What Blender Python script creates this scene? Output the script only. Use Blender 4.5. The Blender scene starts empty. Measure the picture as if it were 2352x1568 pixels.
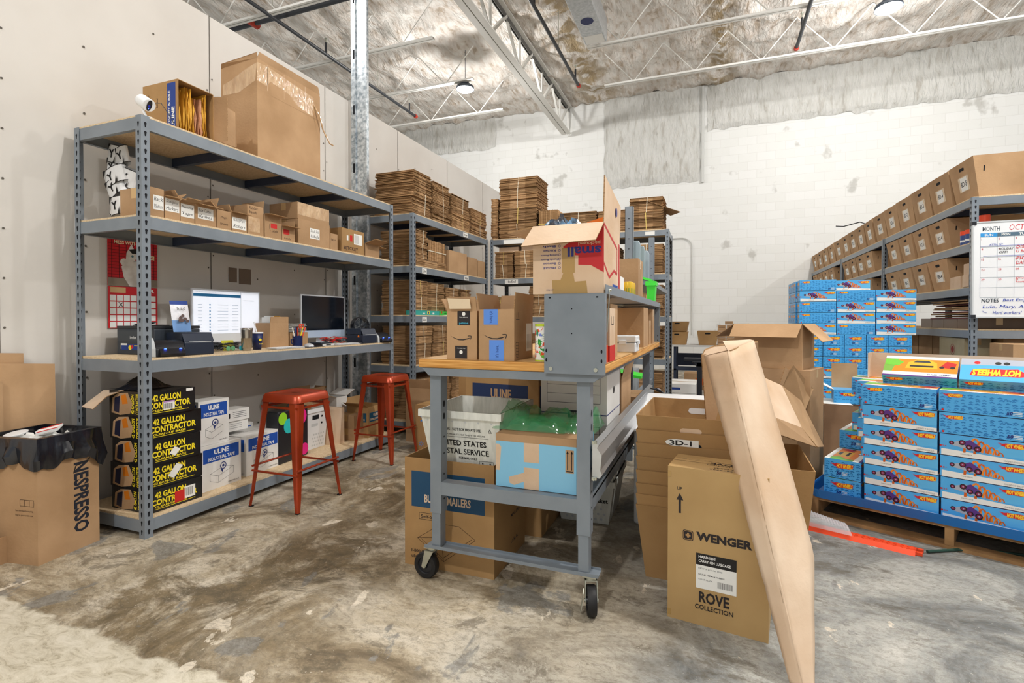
import bpy, math, random
import numpy as np
from mathutils import Vector, Matrix, noise
C=bpy.context.scene.collection
sc=bpy.context.scene
# ------------------------------------------------ camera
FPX,CY,HC=1180.0,751.0,1.26
YAW,PIT=math.radians(21.135),math.radians(-0.732)
cam=bpy.data.cameras.new('camera'); co=bpy.data.objects.new('camera',cam); C.objects.link(co)
co.location=(0,0,HC); co.rotation_euler=(math.pi/2+PIT,0,YAW)
cam.sensor_width=36; cam.lens=36*FPX/2352; cam.shift_y=(CY-784)/2352; cam.clip_start=0.05; cam.clip_end=200
sc.camera=co
# ------------------------------------------------ world, exposure, lamps
w=bpy.data.worlds.new('world'); sc.world=w; w.use_nodes=True
w.node_tree.nodes['Background'].inputs[0].default_value=(0.93,0.97,1.0,1)
w.node_tree.nodes['Background'].inputs[1].default_value=0.50
sc.view_settings.view_transform='Standard'; sc.view_settings.look='None'
sc.view_settings.gamma=1; sc.view_settings.use_curve_mapping=False; sc.view_settings.exposure=0.13
try:
    sc.cycles.max_bounces=6; sc.cycles.diffuse_bounces=4
except Exception: pass
LAMPS=[(-5.02,10.15,6.3),(2.66,10.0,6.3),(2.66,2.6,6.3),(-1.2,-3.5,6.3),(6.8,5.8,6.3),(-5.02,2.6,6.3)]
for i,p in enumerate(LAMPS):
    l=bpy.data.lights.new('lamp_light','POINT'); l.energy=[200,235,680,540,420,340][i]; l.shadow_soft_size=0.13; l.color=(1.0,0.99,0.975)
    o=bpy.data.objects.new('lamp_light',l); C.objects.link(o); o.location=(p[0],p[1],p[2]-0.22)
# ------------------------------------------------ pixel helpers: view rays met with real planes
_fw=Vector((-math.sin(YAW),math.cos(YAW),0)); _rt=Vector((math.cos(YAW),math.sin(YAW),0)); _up=Vector((0,0,1))
_F=_fw*math.cos(PIT)+_up*math.sin(PIT); _U=-_fw*math.sin(PIT)+_up*math.cos(PIT)
def _ray(x,y): return _F+_rt*((x-1176)/FPX)+_U*((CY-y)/FPX)
_O=Vector((0,0,HC))
def PX(x,y,v): d=_ray(x,y); return _O+d*(v/d.x)
def PY(x,y,v): d=_ray(x,y); return _O+d*(v/d.y)
def PZ(x,y,v): d=_ray(x,y); return _O+d*((v-HC)/d.z)
# ------------------------------------------------ materials
def srgb(r,g,b):
    f=lambda c:(c/255/12.92) if c/255<=0.04045 else ((c/255+0.055)/1.055)**2.4
    return (f(r),f(g),f(b),1)
MT={}
def nodes(name):
    m=bpy.data.materials.new(name); m.use_nodes=True; t=m.node_tree
    return m,t,t.nodes['Principled BSDF']
def mat(name,col,rough=0.6,metal=0.0,emit=0,spec=0.4,alpha=1,trans=0):
    if name in MT: return MT[name]
    m,t,b=nodes(name); b.inputs['Base Color'].default_value=srgb(*col); b.inputs['Roughness'].default_value=rough
    b.inputs['Metallic'].default_value=metal; b.inputs['Specular IOR Level'].default_value=spec
    if emit: b.inputs['Emission Color'].default_value=srgb(*col); b.inputs['Emission Strength'].default_value=emit
    if alpha<1: b.inputs['Alpha'].default_value=alpha
    if trans: b.inputs['Transmission Weight'].default_value=trans
    MT[name]=m; return m
def noisy(name,c1,c2,scale=8,rough=0.7,bump=0.0,metal=0,stretch=(1,1,1),detail=4,rand=0.0,lo=0.35,hi=0.65,spec=0.3,bscale=None,distort=0):
    m,t,b=nodes(name); N=t.nodes; L=t.links
    tc=N.new('ShaderNodeTexCoord'); mp=N.new('ShaderNodeMapping'); mp.inputs['Scale'].default_value=stretch
    L.new(tc.outputs['Object'],mp.inputs[0]); n=N.new('ShaderNodeTexNoise'); n.inputs['Scale'].default_value=scale; n.inputs['Detail'].default_value=detail
    n.inputs['Distortion'].default_value=distort
    L.new(mp.outputs[0],n.inputs[0]); r=N.new('ShaderNodeValToRGB'); r.color_ramp.elements[0].position=lo; r.color_ramp.elements[1].position=hi
    r.color_ramp.elements[0].color=srgb(*c1); r.color_ramp.elements[1].color=srgb(*c2); L.new(n.outputs[0],r.inputs[0]); out=r.outputs[0]
    if rand:
        oi=N.new('ShaderNodeObjectInfo'); mr=N.new('ShaderNodeMapRange'); mr.inputs[3].default_value=1-rand; mr.inputs[4].default_value=1+rand
        L.new(oi.outputs['Random'],mr.inputs[0]); hs=N.new('ShaderNodeHueSaturation'); L.new(mr.outputs[0],hs.inputs['Value']); L.new(out,hs.inputs['Color']); out=hs.outputs[0]
    L.new(out,b.inputs['Base Color']); b.inputs['Roughness'].default_value=rough; b.inputs['Metallic'].default_value=metal; b.inputs['Specular IOR Level'].default_value=spec
    if bump:
        n2=N.new('ShaderNodeTexNoise'); n2.inputs['Scale'].default_value=bscale or scale*3; n2.inputs['Detail'].default_value=3; L.new(mp.outputs[0],n2.inputs[0])
        bp=N.new('ShaderNodeBump'); bp.inputs['Strength'].default_value=bump; bp.inputs['Distance'].default_value=0.01; L.new(n2.outputs[0],bp.inputs['Height']); L.new(bp.outputs[0],b.inputs['Normal'])
    MT[name]=m; return m
CARD=noisy('cardboard',(168,134,98),(188,153,116),3,0.8,0.12,rand=0.10,bscale=60)
CARDI=noisy('cardboard_inner',(156,124,90),(174,142,106),5,0.85,0.1,rand=0.06,bscale=60)
CARDL=noisy('cardboard_light',(202,170,138),(226,204,180),2.2,0.8,0.12,rand=0.05,bscale=60)
CARDD=noisy('cardboard_kraft',(160,124,80),(176,140,94),3,0.75,0.1,rand=0.07,bscale=60)
CARDE=noisy('cardboard_edge',(132,100,66),(186,148,106),60,0.9,0.0,stretch=(0.1,0.1,3),rand=0.12)
CARDM=noisy('cardboard_edge_light',(168,132,94),(212,176,134),60,0.9,0.0,stretch=(0.1,0.1,3),rand=0.10)
STEEL=noisy('grey_blue_paint',(118,127,136),(128,137,146),6,0.38,0.02,spec=0.5)
DSTEEL=noisy('dark_blue_paint',(40,52,76),(50,62,86),6,0.4,0.02,spec=0.5)
GALV=noisy('galvanised_steel',(150,160,168),(214,220,224),30,0.28,0.03,metal=0.75,detail=2)
PBOARD=noisy('particle_board',(176,140,98),(214,184,142),70,0.75,0.05,detail=6)
PBE=noisy('particle_board_pale',(206,180,142),(228,206,172),90,0.75,0.05,detail=6)
WOODE=noisy('laminated_bench_edge',(190,130,60),(224,172,100),5,0.6,0.05,stretch=(1,1,26),detail=5)
WHITE=mat('white_print',(240,240,238),0.6); BLACK=mat('black_print',(28,26,26),0.6); NAVY=mat('navy_print',(30,62,140),0.6)
RED=mat('red_print',(200,38,34),0.6); YEL=mat('yellow_print',(246,222,40),0.6); ORG=mat('orange_print',(240,128,24),0.5)
HOLE=mat('slot_hole',(18,20,26),0.9); TEAL=mat('teal_ink',(24,80,110),0.7); BROWN=mat('brown_ink',(70,48,34),0.7)
BLUE=mat('bright_blue',(58,150,216),0.4); HWB=mat('toy_box_blue',(78,172,234),0.32,spec=0.5); HWD=mat('toy_box_blue_dark',(34,126,198),0.32,spec=0.5)
TAPE=mat('clear_tape',(206,170,118),0.18,spec=0.6); TAPEG=mat('amber_tape',(176,142,84),0.22,spec=0.6); PAPER=mat('paper_white',(236,236,232),0.7)
STRAP=mat('strap_white',(226,218,196),0.5); STRAPY=mat('strap_yellow',(222,196,110),0.5)
BLKP=mat('black_plastic',(30,32,38),0.35,spec=0.5); DGREY=mat('dark_grey_plastic',(52,58,66),0.4); LGREY=mat('light_grey_plastic',(200,204,206),0.45)
WPL=mat('white_plastic',(232,234,236),0.4); GRN=mat('lime_plastic',(70,222,66),0.4); ORP=mat('orange_plastic',(236,78,38),0.45)
STOOL=noisy('copper_orange_paint',(150,50,20),(176,66,30),4,0.3,0.02,spec=0.6,metal=0.45)
POS=None;BAG=noisy('black_bag_film',(14,16,22),(26,30,40),4,0.2,0.35,spec=0.7)
ZINC=mat('zinc_steel',(190,192,180),0.35,metal=0.8); RUBBER=mat('black_rubber',(26,26,28),0.55)
# ------------------------------------------------ mesh builder
_tc={}
def textmesh(s,bold=0,shear=0):
    k=(s,bold,shear)
    if k in _tc: return _tc[k]
    cu=bpy.data.curves.new('t','FONT'); cu.body=s; cu.size=1; cu.offset=bold; cu.shear=shear; cu.resolution_u=2
    ob=bpy.data.objects.new('t',cu); me=bpy.data.meshes.new_from_object(ob)
    v=[(p.co.x,p.co.y) for p in me.vertices]; f=[tuple(q.vertices) for q in me.polygons]
    bpy.data.objects.remove(ob); bpy.data.curves.remove(cu); bpy.data.meshes.remove(me)
    xs=[a for a,b in v] or [0]; ys=[b for a,b in v] or [0]
    _tc[k]=(v,f,min(xs),max(xs),min(ys),max(ys)); return _tc[k]
class MB:
    def __init__(s): s.v=[]; s.f=[]; s.m=[]; s.mats=[]; s.T=Matrix()
    def sl(s,m):
        if m not in s.mats: s.mats.append(m)
        return s.mats.index(m)
    def add(s,vs,fs,m):
        b=len(s.v); k=s.sl(m)
        s.v+= [tuple(s.T@Vector(p)) for p in vs]
        for f in fs: s.f.append(tuple(b+i for i in f)); s.m.append(k)
        return s
    def box(s,x0,x1,y0,y1,z0,z1,m,fm=None):
        vs=[(x0,y0,z0),(x1,y0,z0),(x1,y1,z0),(x0,y1,z0),(x0,y0,z1),(x1,y0,z1),(x1,y1,z1),(x0,y1,z1)]
        fs=[(0,3,2,1),(4,5,6,7),(0,1,5,4),(1,2,6,5),(2,3,7,6),(3,0,4,7)]
        s.add(vs,fs,m)
        if fm:
            for i,mm in fm.items(): s.m[len(s.f)-6+i]=s.sl(mm)
        return s
    def poly(s,pts,m): return s.add(pts,[tuple(range(len(pts)))],m)
    def cyl(s,p0,p1,r,m,n=16,r2=None,caps=True):
        p0=Vector(p0);p1=Vector(p1); d=(p1-p0).normalized(); a=d.orthogonal().normalized(); b=d.cross(a); r2=r if r2 is None else r2
        vs=[];
        for i in range(n):
            t=2*math.pi*i/n; e=a*math.cos(t)+b*math.sin(t); vs+=[p0+e*r,p1+e*r2]
        fs=[(2*i,2*((i+1)%n),2*((i+1)%n)+1,2*i+1) for i in range(n)]
        if caps: fs+=[tuple(2*i for i in range(n))[::-1],tuple(2*i+1 for i in range(n))]
        return s.add(vs,fs,m)
    def lathe(s,prof,c,m,n=24,axis='z'):
        vs=[];k=len(prof)
        for i in range(n):
            t=2*math.pi*i/n
            for r,h in prof:
                p=(r*math.cos(t),r*math.sin(t),h)
                if axis=='y': p=(p[0],p[2],p[1])
                if axis=='x': p=(p[2],p[0],p[1])
                vs.append((c[0]+p[0],c[1]+p[1],c[2]+p[2]))
        fs=[(i*k+j,((i+1)%n)*k+j,((i+1)%n)*k+j+1,i*k+j+1) for i in range(n) for j in range(k-1)]
        return s.add(vs,fs,m)
    def tube(s,pts,r,m,n=8):
        pts=[Vector(p) for p in pts]; vs=[];k=len(pts); a=None
        for i,p in enumerate(pts):
            d=(pts[min(i+1,k-1)]-pts[max(i-1,0)]).normalized()
            a=(d.orthogonal() if a is None else (a-d*a.dot(d))).normalized(); b=d.cross(a)
            rr=r[i] if isinstance(r,(list,tuple)) else r
            for j in range(n):
                t=2*math.pi*j/n; vs.append(p+(a*math.cos(t)+b*math.sin(t))*rr)
        fs=[(i*n+j,i*n+(j+1)%n,(i+1)*n+(j+1)%n,(i+1)*n+j) for i in range(k-1) for j in range(n)]
        fs+=[tuple(range(n))[::-1],tuple((k-1)*n+j for j in range(n))]
        return s.add(vs,fs,m)
    def slab(s,pts,t,m,me=None):
        # closed plate: polygon pts (planar-ish) given thickness t along its normal
        P=[Vector(p) for p in pts]; n=Vector((0,0,0))
        for i in range(len(P)): n+=(P[i]-P[0]).cross(P[(i+1)%len(P)]-P[0])
        n=n.normalized()*t; k=len(P); vs=P+[p-n for p in P]
        s.add(vs,[tuple(range(k)),tuple(range(k,2*k))[::-1]],m)
        b=len(s.v)-2*k; q=s.sl(me or m)
        for i in range(k): s.f.append((b+i,b+i+k,b+(i+1)%k+k,b+(i+1)%k)); s.m.append(q)
        return s
    def bar(s,a,b,w,h,m,up=(0,0,1)):
        a=Vector(a);b=Vector(b); d=(b-a).normalized(); u=Vector(up); sx=d.cross(u)
        if sx.length<1e-4: sx=d.orthogonal()
        sx=sx.normalized(); u=sx.cross(d).normalized(); vs=[p+sx*i*w/2+u*j*h/2 for p in (a,b) for i,j in ((-1,-1),(1,-1),(1,1),(-1,1))]
        return s.add(vs,[(0,1,2,3),(7,6,5,4),(0,4,5,1),(1,5,6,2),(2,6,7,3),(3,7,4,0)],m)
    def build(s,name,parent=None,loc=None,rotz=None,smooth=False,bevel=0,subdiv=0):
        me=bpy.data.meshes.new(name); me.from_pydata(s.v,[],s.f); me.update()
        for m in s.mats: me.materials.append(m)
        me.polygons.foreach_set('material_index',s.m)
        if smooth: me.polygons.foreach_set('use_smooth',[True]*len(s.f))
        ob=bpy.data.objects.new(name,me); C.objects.link(ob)
        if parent: ob.parent=parent
        if loc is not None: ob.location=loc
        if rotz is not None: ob.rotation_euler=(0,0,rotz)
        if bevel:
            b=ob.modifiers.new('bevel','BEVEL'); b.width=bevel; b.segments=2; b.limit_method='ANGLE'
        if subdiv:
            b=ob.modifiers.new('sub','SUBSURF'); b.levels=subdiv; b.render_levels=subdiv
        return ob
class Face:
    """a printed face: o origin, ux right, uy up; n outwards"""
    def __init__(s,M,o,ux,uy):
        s.M=M;s.o=Vector(o);s.ux=Vector(ux).normalized();s.uy=Vector(uy).normalized();s.n=s.ux.cross(s.uy); s.k=0.0005
    def p(s,x,y): return s.o+s.ux*x+s.uy*y+s.n*s.k
    def up(s): s.k=min(s.k+0.00007,0.004)
    def rect(s,x0,y0,x1,y1,m): s.M.poly([s.p(x0,y0),s.p(x1,y0),s.p(x1,y1),s.p(x0,y1)],m); s.up(); return s
    def poly(s,pts,m): s.M.poly([s.p(*q) for q in pts],m); s.up(); return s
    def line(s,a,b,w,m):
        d=Vector((b[0]-a[0],b[1]-a[1])); 
        if d.length==0: return s
        q=Vector((-d.y,d.x)).normalized()*w/2
        s.M.poly([s.p(a[0]+q.x,a[1]+q.y),s.p(a[0]-q.x,a[1]-q.y),s.p(b[0]-q.x,b[1]-q.y),s.p(b[0]+q.x,b[1]+q.y)],m); return s
    def lines(s,pts,w,m):
        for a,b in zip(pts,pts[1:]): s.line(a,b,w,m)
        s.up(); return s
    def disc(s,cx,cy,r,m,ry=None,n=14): return s.poly([(cx+r*math.cos(6.2832*i/n),cy+(ry or r)*math.sin(6.2832*i/n)) for i in range(n)],m)
    def ring(s,cx,cy,r,w,m,n=16,a0=0,a1=6.2832): return s.lines([(cx+r*math.cos(a0+(a1-a0)*i/n),cy+r*math.sin(a0+(a1-a0)*i/n)) for i in range(n+1)],w,m)
    def text(s,x,y,t,h,m,w=None,bold=0.012,shear=0,rot=0,al='l'):
        """x,y lower-left corner of the text (or centre if al='c'); h height; w forces width"""
        v,f,x0,x1,y0,y1=textmesh(t,bold,shear)
        if not v: return s
        sy=h/max(y1-y0,1e-6); sx=sy if w is None else w/max(x1-x0,1e-6)
        W=(x1-x0)*sx; ox,oy=(x-W/2,y-h/2) if al=='c' else (x,y)
        c,sn=math.cos(rot),math.sin(rot); P=[]
        for a,b in v:
            px,py=(a-x0)*sx,(b-y0)*sy
            if al=='c': px-=W/2;py-=h/2; P.append(s.p(x+px*c-py*sn,y+px*sn+py*c))
            else: P.append(s.p(x+px*c-py*sn,y+px*sn+py*c))
        s.M.add(P,f,m); s.up(); return s
def sides(M,w,d,h,x0=0,y0=0,z0=0):
    """the six printed faces of a local box"""
    return dict(F=Face(M,(x0,y0,z0),(1,0,0),(0,0,1)),B=Face(M,(x0+w,y0+d,z0),(-1,0,0),(0,0,1)),
                L=Face(M,(x0,y0+d,z0),(0,-1,0),(0,0,1)),R=Face(M,(x0+w,y0,z0),(0,1,0),(0,0,1)),
                T=Face(M,(x0,y0,z0+h),(1,0,0),(0,1,0)))
def tag(o,label,cat,group=None):
    o['label']=label; o['category']=cat
    if group: o['group']=group
    return o
def thing(name,label,cat,loc=(0,0,0),rotz=0,group=None):
    o=bpy.data.objects.new(name,None); C.objects.link(o); o.location=loc; o.rotation_euler=(0,0,rotz); o.empty_display_size=0.05
    return tag(o,label,cat,group)
def struct(o): o['kind']='structure'; return o
def dup(root,loc,rotz=None,label=None,group=None,rot=None):
    r=root.copy(); C.objects.link(r); r.location=loc
    if rotz is not None: r.rotation_euler=(0,0,rotz)
    if rot is not None: r.rotation_euler=rot
    if label: r['label']=label
    if group: r['group']=group
    for ch in root.children:
        c=ch.copy(); C.objects.link(c); c.parent=r
        for g in ch.children:
            e=g.copy(); C.objects.link(e); e.parent=c
    return r
def carton(name,label,cat,loc,rotz,w,d,h,m=None,open_=False,flaps=None,fl=None,deco=None,group=None,mi=None,t=0.004,tape=True,rot=None):
    """box with its front-left-bottom corner at loc; flaps {'F':angle...} angle from upright, outwards"""
    m=m or CARD; mi=mi or CARDI; T=thing(name,label,cat,loc,rotz,group)
    if rot: T.rotation_euler=rot
    M=MB()
    if open_:
        for (a,b,c,e) in ((0,w,0,t),(0,w,d-t,d),(0,t,t,d-t),(w-t,w,t,d-t)):
            M.box(a,b,c,e,t if True else 0,h,m)
        M.box(0,w,0,d,0,t,m)
        # inner faces tint
    else:
        M.box(0,w,0,d,0,h,m)
        S=sides(M,w,d,h); S['T'].line((0,d/2),(w,d/2),0.003,BROWN)
        if tape: S['T'].rect(0,d/2-0.025,w,d/2+0.025,TAPE); S['L'].rect(d/2-0.025,h-0.06,d/2+0.025,h,TAPE); S['R'].rect(d/2-0.025,h-0.06,d/2+0.025,h,TAPE)
    if deco: deco(sides(M,w,d,h),w,d,h)
    M.build('body',T)
    for sd,ang in (flaps or {}).items():
        a=math.radians(ang); f=(fl or {}).get(sd,min(w,d)/2) if isinstance(fl,dict) else (fl or min(w,d)/2)
        q=MB(); s_,c_=math.sin(a),math.cos(a); k=0.004
        def V(u,v): # u along edge 0..1, v distance from hinge
            o_=v*s_; z=h+v*c_
            return {'F':(u*w,-o_,z),'B':(u*w,d+o_,z),'L':(-o_,u*d,z),'R':(w+o_,u*d,z)}[sd]
        e=0.0; pts=[V(0,0),V(1,0),V(1-0.015,f),V(0.015,f)]
        if sd in 'BL': pts=pts[::-1]
        q.slab(pts,t,m,CARDE); q.build('flap',T)
    return T
# ================================================ ROOM
WX,BY,CZ=-3.72,13.8,7.15
_p=PZ(60,1395,0); _q=PZ(420,1530,0); _n=Vector((_q.y-_p.y,_p.x-_q.x)).normalized(); _n=-_n if _n.y>0 else _n; SLX,SLY=_n.x,_n.y; SLC=_n.x*_p.x+_n.y*_p.y
def floor_material():
    m,t,b=nodes('concrete_floor'); N=t.nodes; L=t.links
    tc=N.new('ShaderNodeTexCoord')
    def noise_(scale,det,stretch=(1,1,1),dist=0,rough=0.6):
        mp=N.new('ShaderNodeMapping'); mp.inputs['Scale'].default_value=stretch; mp.inputs['Rotation'].default_value=(0,0,0.5); L.new(tc.outputs['Object'],mp.inputs[0])
        n=N.new('ShaderNodeTexNoise'); n.inputs['Scale'].default_value=scale; n.inputs['Detail'].default_value=det; n.inputs['Distortion'].default_value=dist; n.inputs['Roughness'].default_value=rough
        L.new(mp.outputs[0],n.inputs[0]); return n.outputs[0]
    def ramp(i,*st):
        r=N.new('ShaderNodeValToRGB'); L.new(i,r.inputs[0]); e=r.color_ramp.elements
        while len(e)<len(st): e.new(0.5)
        for k,(p,c) in enumerate(st): e[k].position=p; e[k].color=srgb(*c) if len(c)==3 else c
        return r.outputs[0]
    def mix(f,a,c2,blend='MIX'):
        x=N.new('ShaderNodeMix'); x.data_type='RGBA'; x.blend_type=blend
        if isinstance(f,float): x.inputs[0].default_value=f
        else: L.new(f,x.inputs[0])
        L.new(a,x.inputs[6])
        if isinstance(c2,tuple): x.inputs[7].default_value=c2
        else: L.new(c2,x.inputs[7])
        return x.outputs[2]
    W=(1,1,1,1);K=(0,0,0,1)
    base=ramp(noise_(1.5,10,(1,1,1),0.7,0.72),(0.36,(112,98,78)),(0.44,(156,142,118)),(0.50,(188,176,154)),(0.60,(208,199,182)),(0.72,(176,164,142)))
    cool=ramp(noise_(1.3,10,(1,1,1),0.8,0.72),(0.36,(84,86,86)),(0.46,(134,136,134)),(0.56,(170,170,164)),(0.70,(198,196,188)))
    sep=N.new('ShaderNodeSeparateXYZ'); L.new(tc.outputs['Object'],sep.inputs[0])
    def mth(op,a,b_=None,c_=None):
        x=N.new('ShaderNodeMath'); x.operation=op
        for i,q in enumerate((a,b_,c_)):
            if q is None: continue
            if isinstance(q,(int,float)): x.inputs[i].default_value=q
            else: L.new(q,x.inputs[i])
        return x.outputs[0]
    def clampr(v,a,b_):
        x=N.new('ShaderNodeMapRange'); L.new(v,x.inputs[0]); x.inputs[1].default_value=a; x.inputs[2].default_value=b_; return x.outputs[0]
    nn=noise_(0.8,5,(1,1,1),0.2); xw=mth('ADD',sep.outputs[0],mth('MULTIPLY',mth('SUBTRACT',nn,0.5),2.2))
    col=mix(clampr(xw,-0.9,-0.1),base,cool)
    path=mth('MULTIPLY',clampr(mth('ABSOLUTE',mth('SUBTRACT',xw,-1.95)),0.95,0.25),ramp(noise_(2.4,10,(1,0.8,1),0.7,0.75),(0.43,K),(0.53,W)))
    col=mix(mth('MULTIPLY',path,0.9),col,ramp(noise_(7,8,(1,1,1),0.5,0.8),(0.35,(80,70,52)),(0.65,(140,122,92))))
    dark=ramp(noise_(2.6,10,(1,1.8,1),0.6,0.8),(0.55,K),(0.60,W)); col=mix(mth('MULTIPLY',dark,0.6),col,srgb(88,80,66))
    grey=ramp(noise_(2.3,8,(1.3,1,1),0.4,0.62),(0.59,K),(0.615,W)); col=mix(mth('MULTIPLY',grey,0.75),col,ramp(noise_(20,6,(1,1,1),0.5,0.8),(0.35,(98,98,96)),(0.65,(152,152,148))))
    pale=ramp(noise_(3.7,6,(1.5,0.9,1),0.2,0.55),(0.655,K),(0.665,W)); col=mix(mth('MULTIPLY',pale,0.9),col,srgb(222,212,194))
    fine=ramp(noise_(22,12,(1,1.6,1),0.5,0.88),(0.42,K),(0.53,W)); col=mix(mth('MULTIPLY',mth('SUBTRACT',1.0,fine),0.5),col,srgb(96,86,70)); spk=ramp(noise_(90,4,(1,1,1),0,0.6),(0.66,K),(0.70,W)); col=mix(mth('MULTIPLY',spk,0.6),col,srgb(226,220,208))
    # bare paler slab beyond a straight ragged edge, bottom left
    e=mth('ADD',mth('ADD',mth('MULTIPLY',sep.outputs[0],SLX),mth('MULTIPLY',sep.outputs[1],SLY)),mth('MULTIPLY',mth('SUBTRACT',noise_(5,6),0.5),0.16))
    msk=clampr(e,SLC-0.01,SLC+0.01); sl=ramp(noise_(9,10,(1,2,1),0.8,0.8),(0.36,(160,150,128)),(0.48,(204,197,178)),(0.6,(220,214,198)))
    col=mix(mth('MULTIPLY',msk,0.9),col,sl)
    L.new(col,b.inputs['Base Color'])
    L.new(clampr(noise_(3,5),0.2,0.9),b.inputs['Roughness']); b.inputs['Specular IOR Level'].default_value=0.35
    rr=N.new('ShaderNodeMapRange'); L.new(noise_(3,5),rr.inputs[0]); rr.inputs[3].default_value=0.35; rr.inputs[4].default_value=0.75; L.new(rr.outputs[0],b.inputs['Roughness'])
    bp=N.new('ShaderNodeBump'); bp.inputs['Strength'].default_value=0.25; bp.inputs['Distance'].default_value=0.004; L.new(noise_(40,6),bp.inputs['Height']); L.new(bp.outputs[0],b.inputs['Normal'])
    return m
M=MB(); M.box(-12,12,-6,BY+0.2,-0.2,0,floor_material()); struct(M.build('floor'))
# left partition of taped drywall with joints and screw heads
DRY=noisy('drywall',(206,201,194),(216,212,206),1.2,0.9,0.02)
M=MB(); M.box(WX-0.12,WX,-6,BY,0,3.67,DRY)
F=Face(M,(WX,0,0),(0,1,0),(0,0,1)); GAP=mat('joint_gap',(96,90,82),0.9)
for j,y in enumerate((0.33,1.65,2.96,4.27,5.59,6.9,8.2,9.5,10.8)):
    F.rect(y-0.003,0,y+0.003,3.67,GAP)
    for k in range(1,12):
        for sd in (-1,1): F.disc(y+sd*0.022,0.28*k+0.1*(sd>0),0.007,GAP,n=6)
for y in (0.77,1.21,2.08,2.52,3.41,3.84,4.7,5.15,6.0,6.45):
    for k in range(1,9): F.disc(y,0.42*k+0.06*math.sin(y*7),0.008,GAP,n=6)
for a in ((3.12,1.58,3.2,1.7),(3.22,1.57,3.34,1.7)): F.rect(*a,mat('scuff',(128,112,98),0.9))
struct(M.build('wall_left'))
def cmu_material():
    m,t,b=nodes('painted_block'); N=t.nodes; L=t.links; tc=N.new('ShaderNodeTexCoord'); mp=N.new('ShaderNodeMapping'); mp.inputs['Rotation'].default_value=(math.pi/2,0,0)
    L.new(tc.outputs['Object'],mp.inputs[0]); br=N.new('ShaderNodeTexBrick'); L.new(mp.outputs[0],br.inputs[0])
    br.inputs['Scale'].default_value=1; br.inputs['Brick Width'].default_value=0.41; br.inputs['Row Height'].default_value=0.205; br.inputs['Mortar Size'].default_value=0.006; br.inputs['Mortar Smooth'].default_value=0.6
    br.inputs['Color1'].default_value=srgb(228,228,224); br.inputs['Color2'].default_value=srgb(232,232,229); br.inputs['Mortar'].default_value=srgb(221,220,216)
    n=N.new('ShaderNodeTexNoise'); n.inputs['Scale'].default_value=2; n.inputs['Detail'].default_value=9; L.new(tc.outputs['Object'],n.inputs[0])
    r=N.new('ShaderNodeValToRGB'); r.color_ramp.elements[0].position=0.30; r.color_ramp.elements[1].position=0.36; r.color_ramp.elements[0].color=srgb(170,166,158); r.color_ramp.elements[1].color=(1,1,1,1); L.new(n.outputs[0],r.inputs[0])
    x=N.new('ShaderNodeMix'); x.data_type='RGBA'; x.blend_type='MULTIPLY'; x.inputs[0].default_value=0.5; L.new(br.outputs[0],x.inputs[6]); L.new(r.outputs[0],x.inputs[7]); L.new(x.outputs[2],b.inputs['Base Color'])
    bp=N.new('ShaderNodeBump'); bp.invert=True; bp.inputs['Strength'].default_value=0.2; bp.inputs['Distance'].default_value=0.01; L.new(br.outputs['Fac'],bp.inputs['Height']); L.new(bp.outputs[0],b.inputs['Normal'])
    b.inputs['Roughness'].default_value=0.7; return m
M=MB(); M.box(-12,12,BY,BY+0.2,0,CZ+0.3,cmu_material()); struct(M.build('wall_back'))
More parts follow.
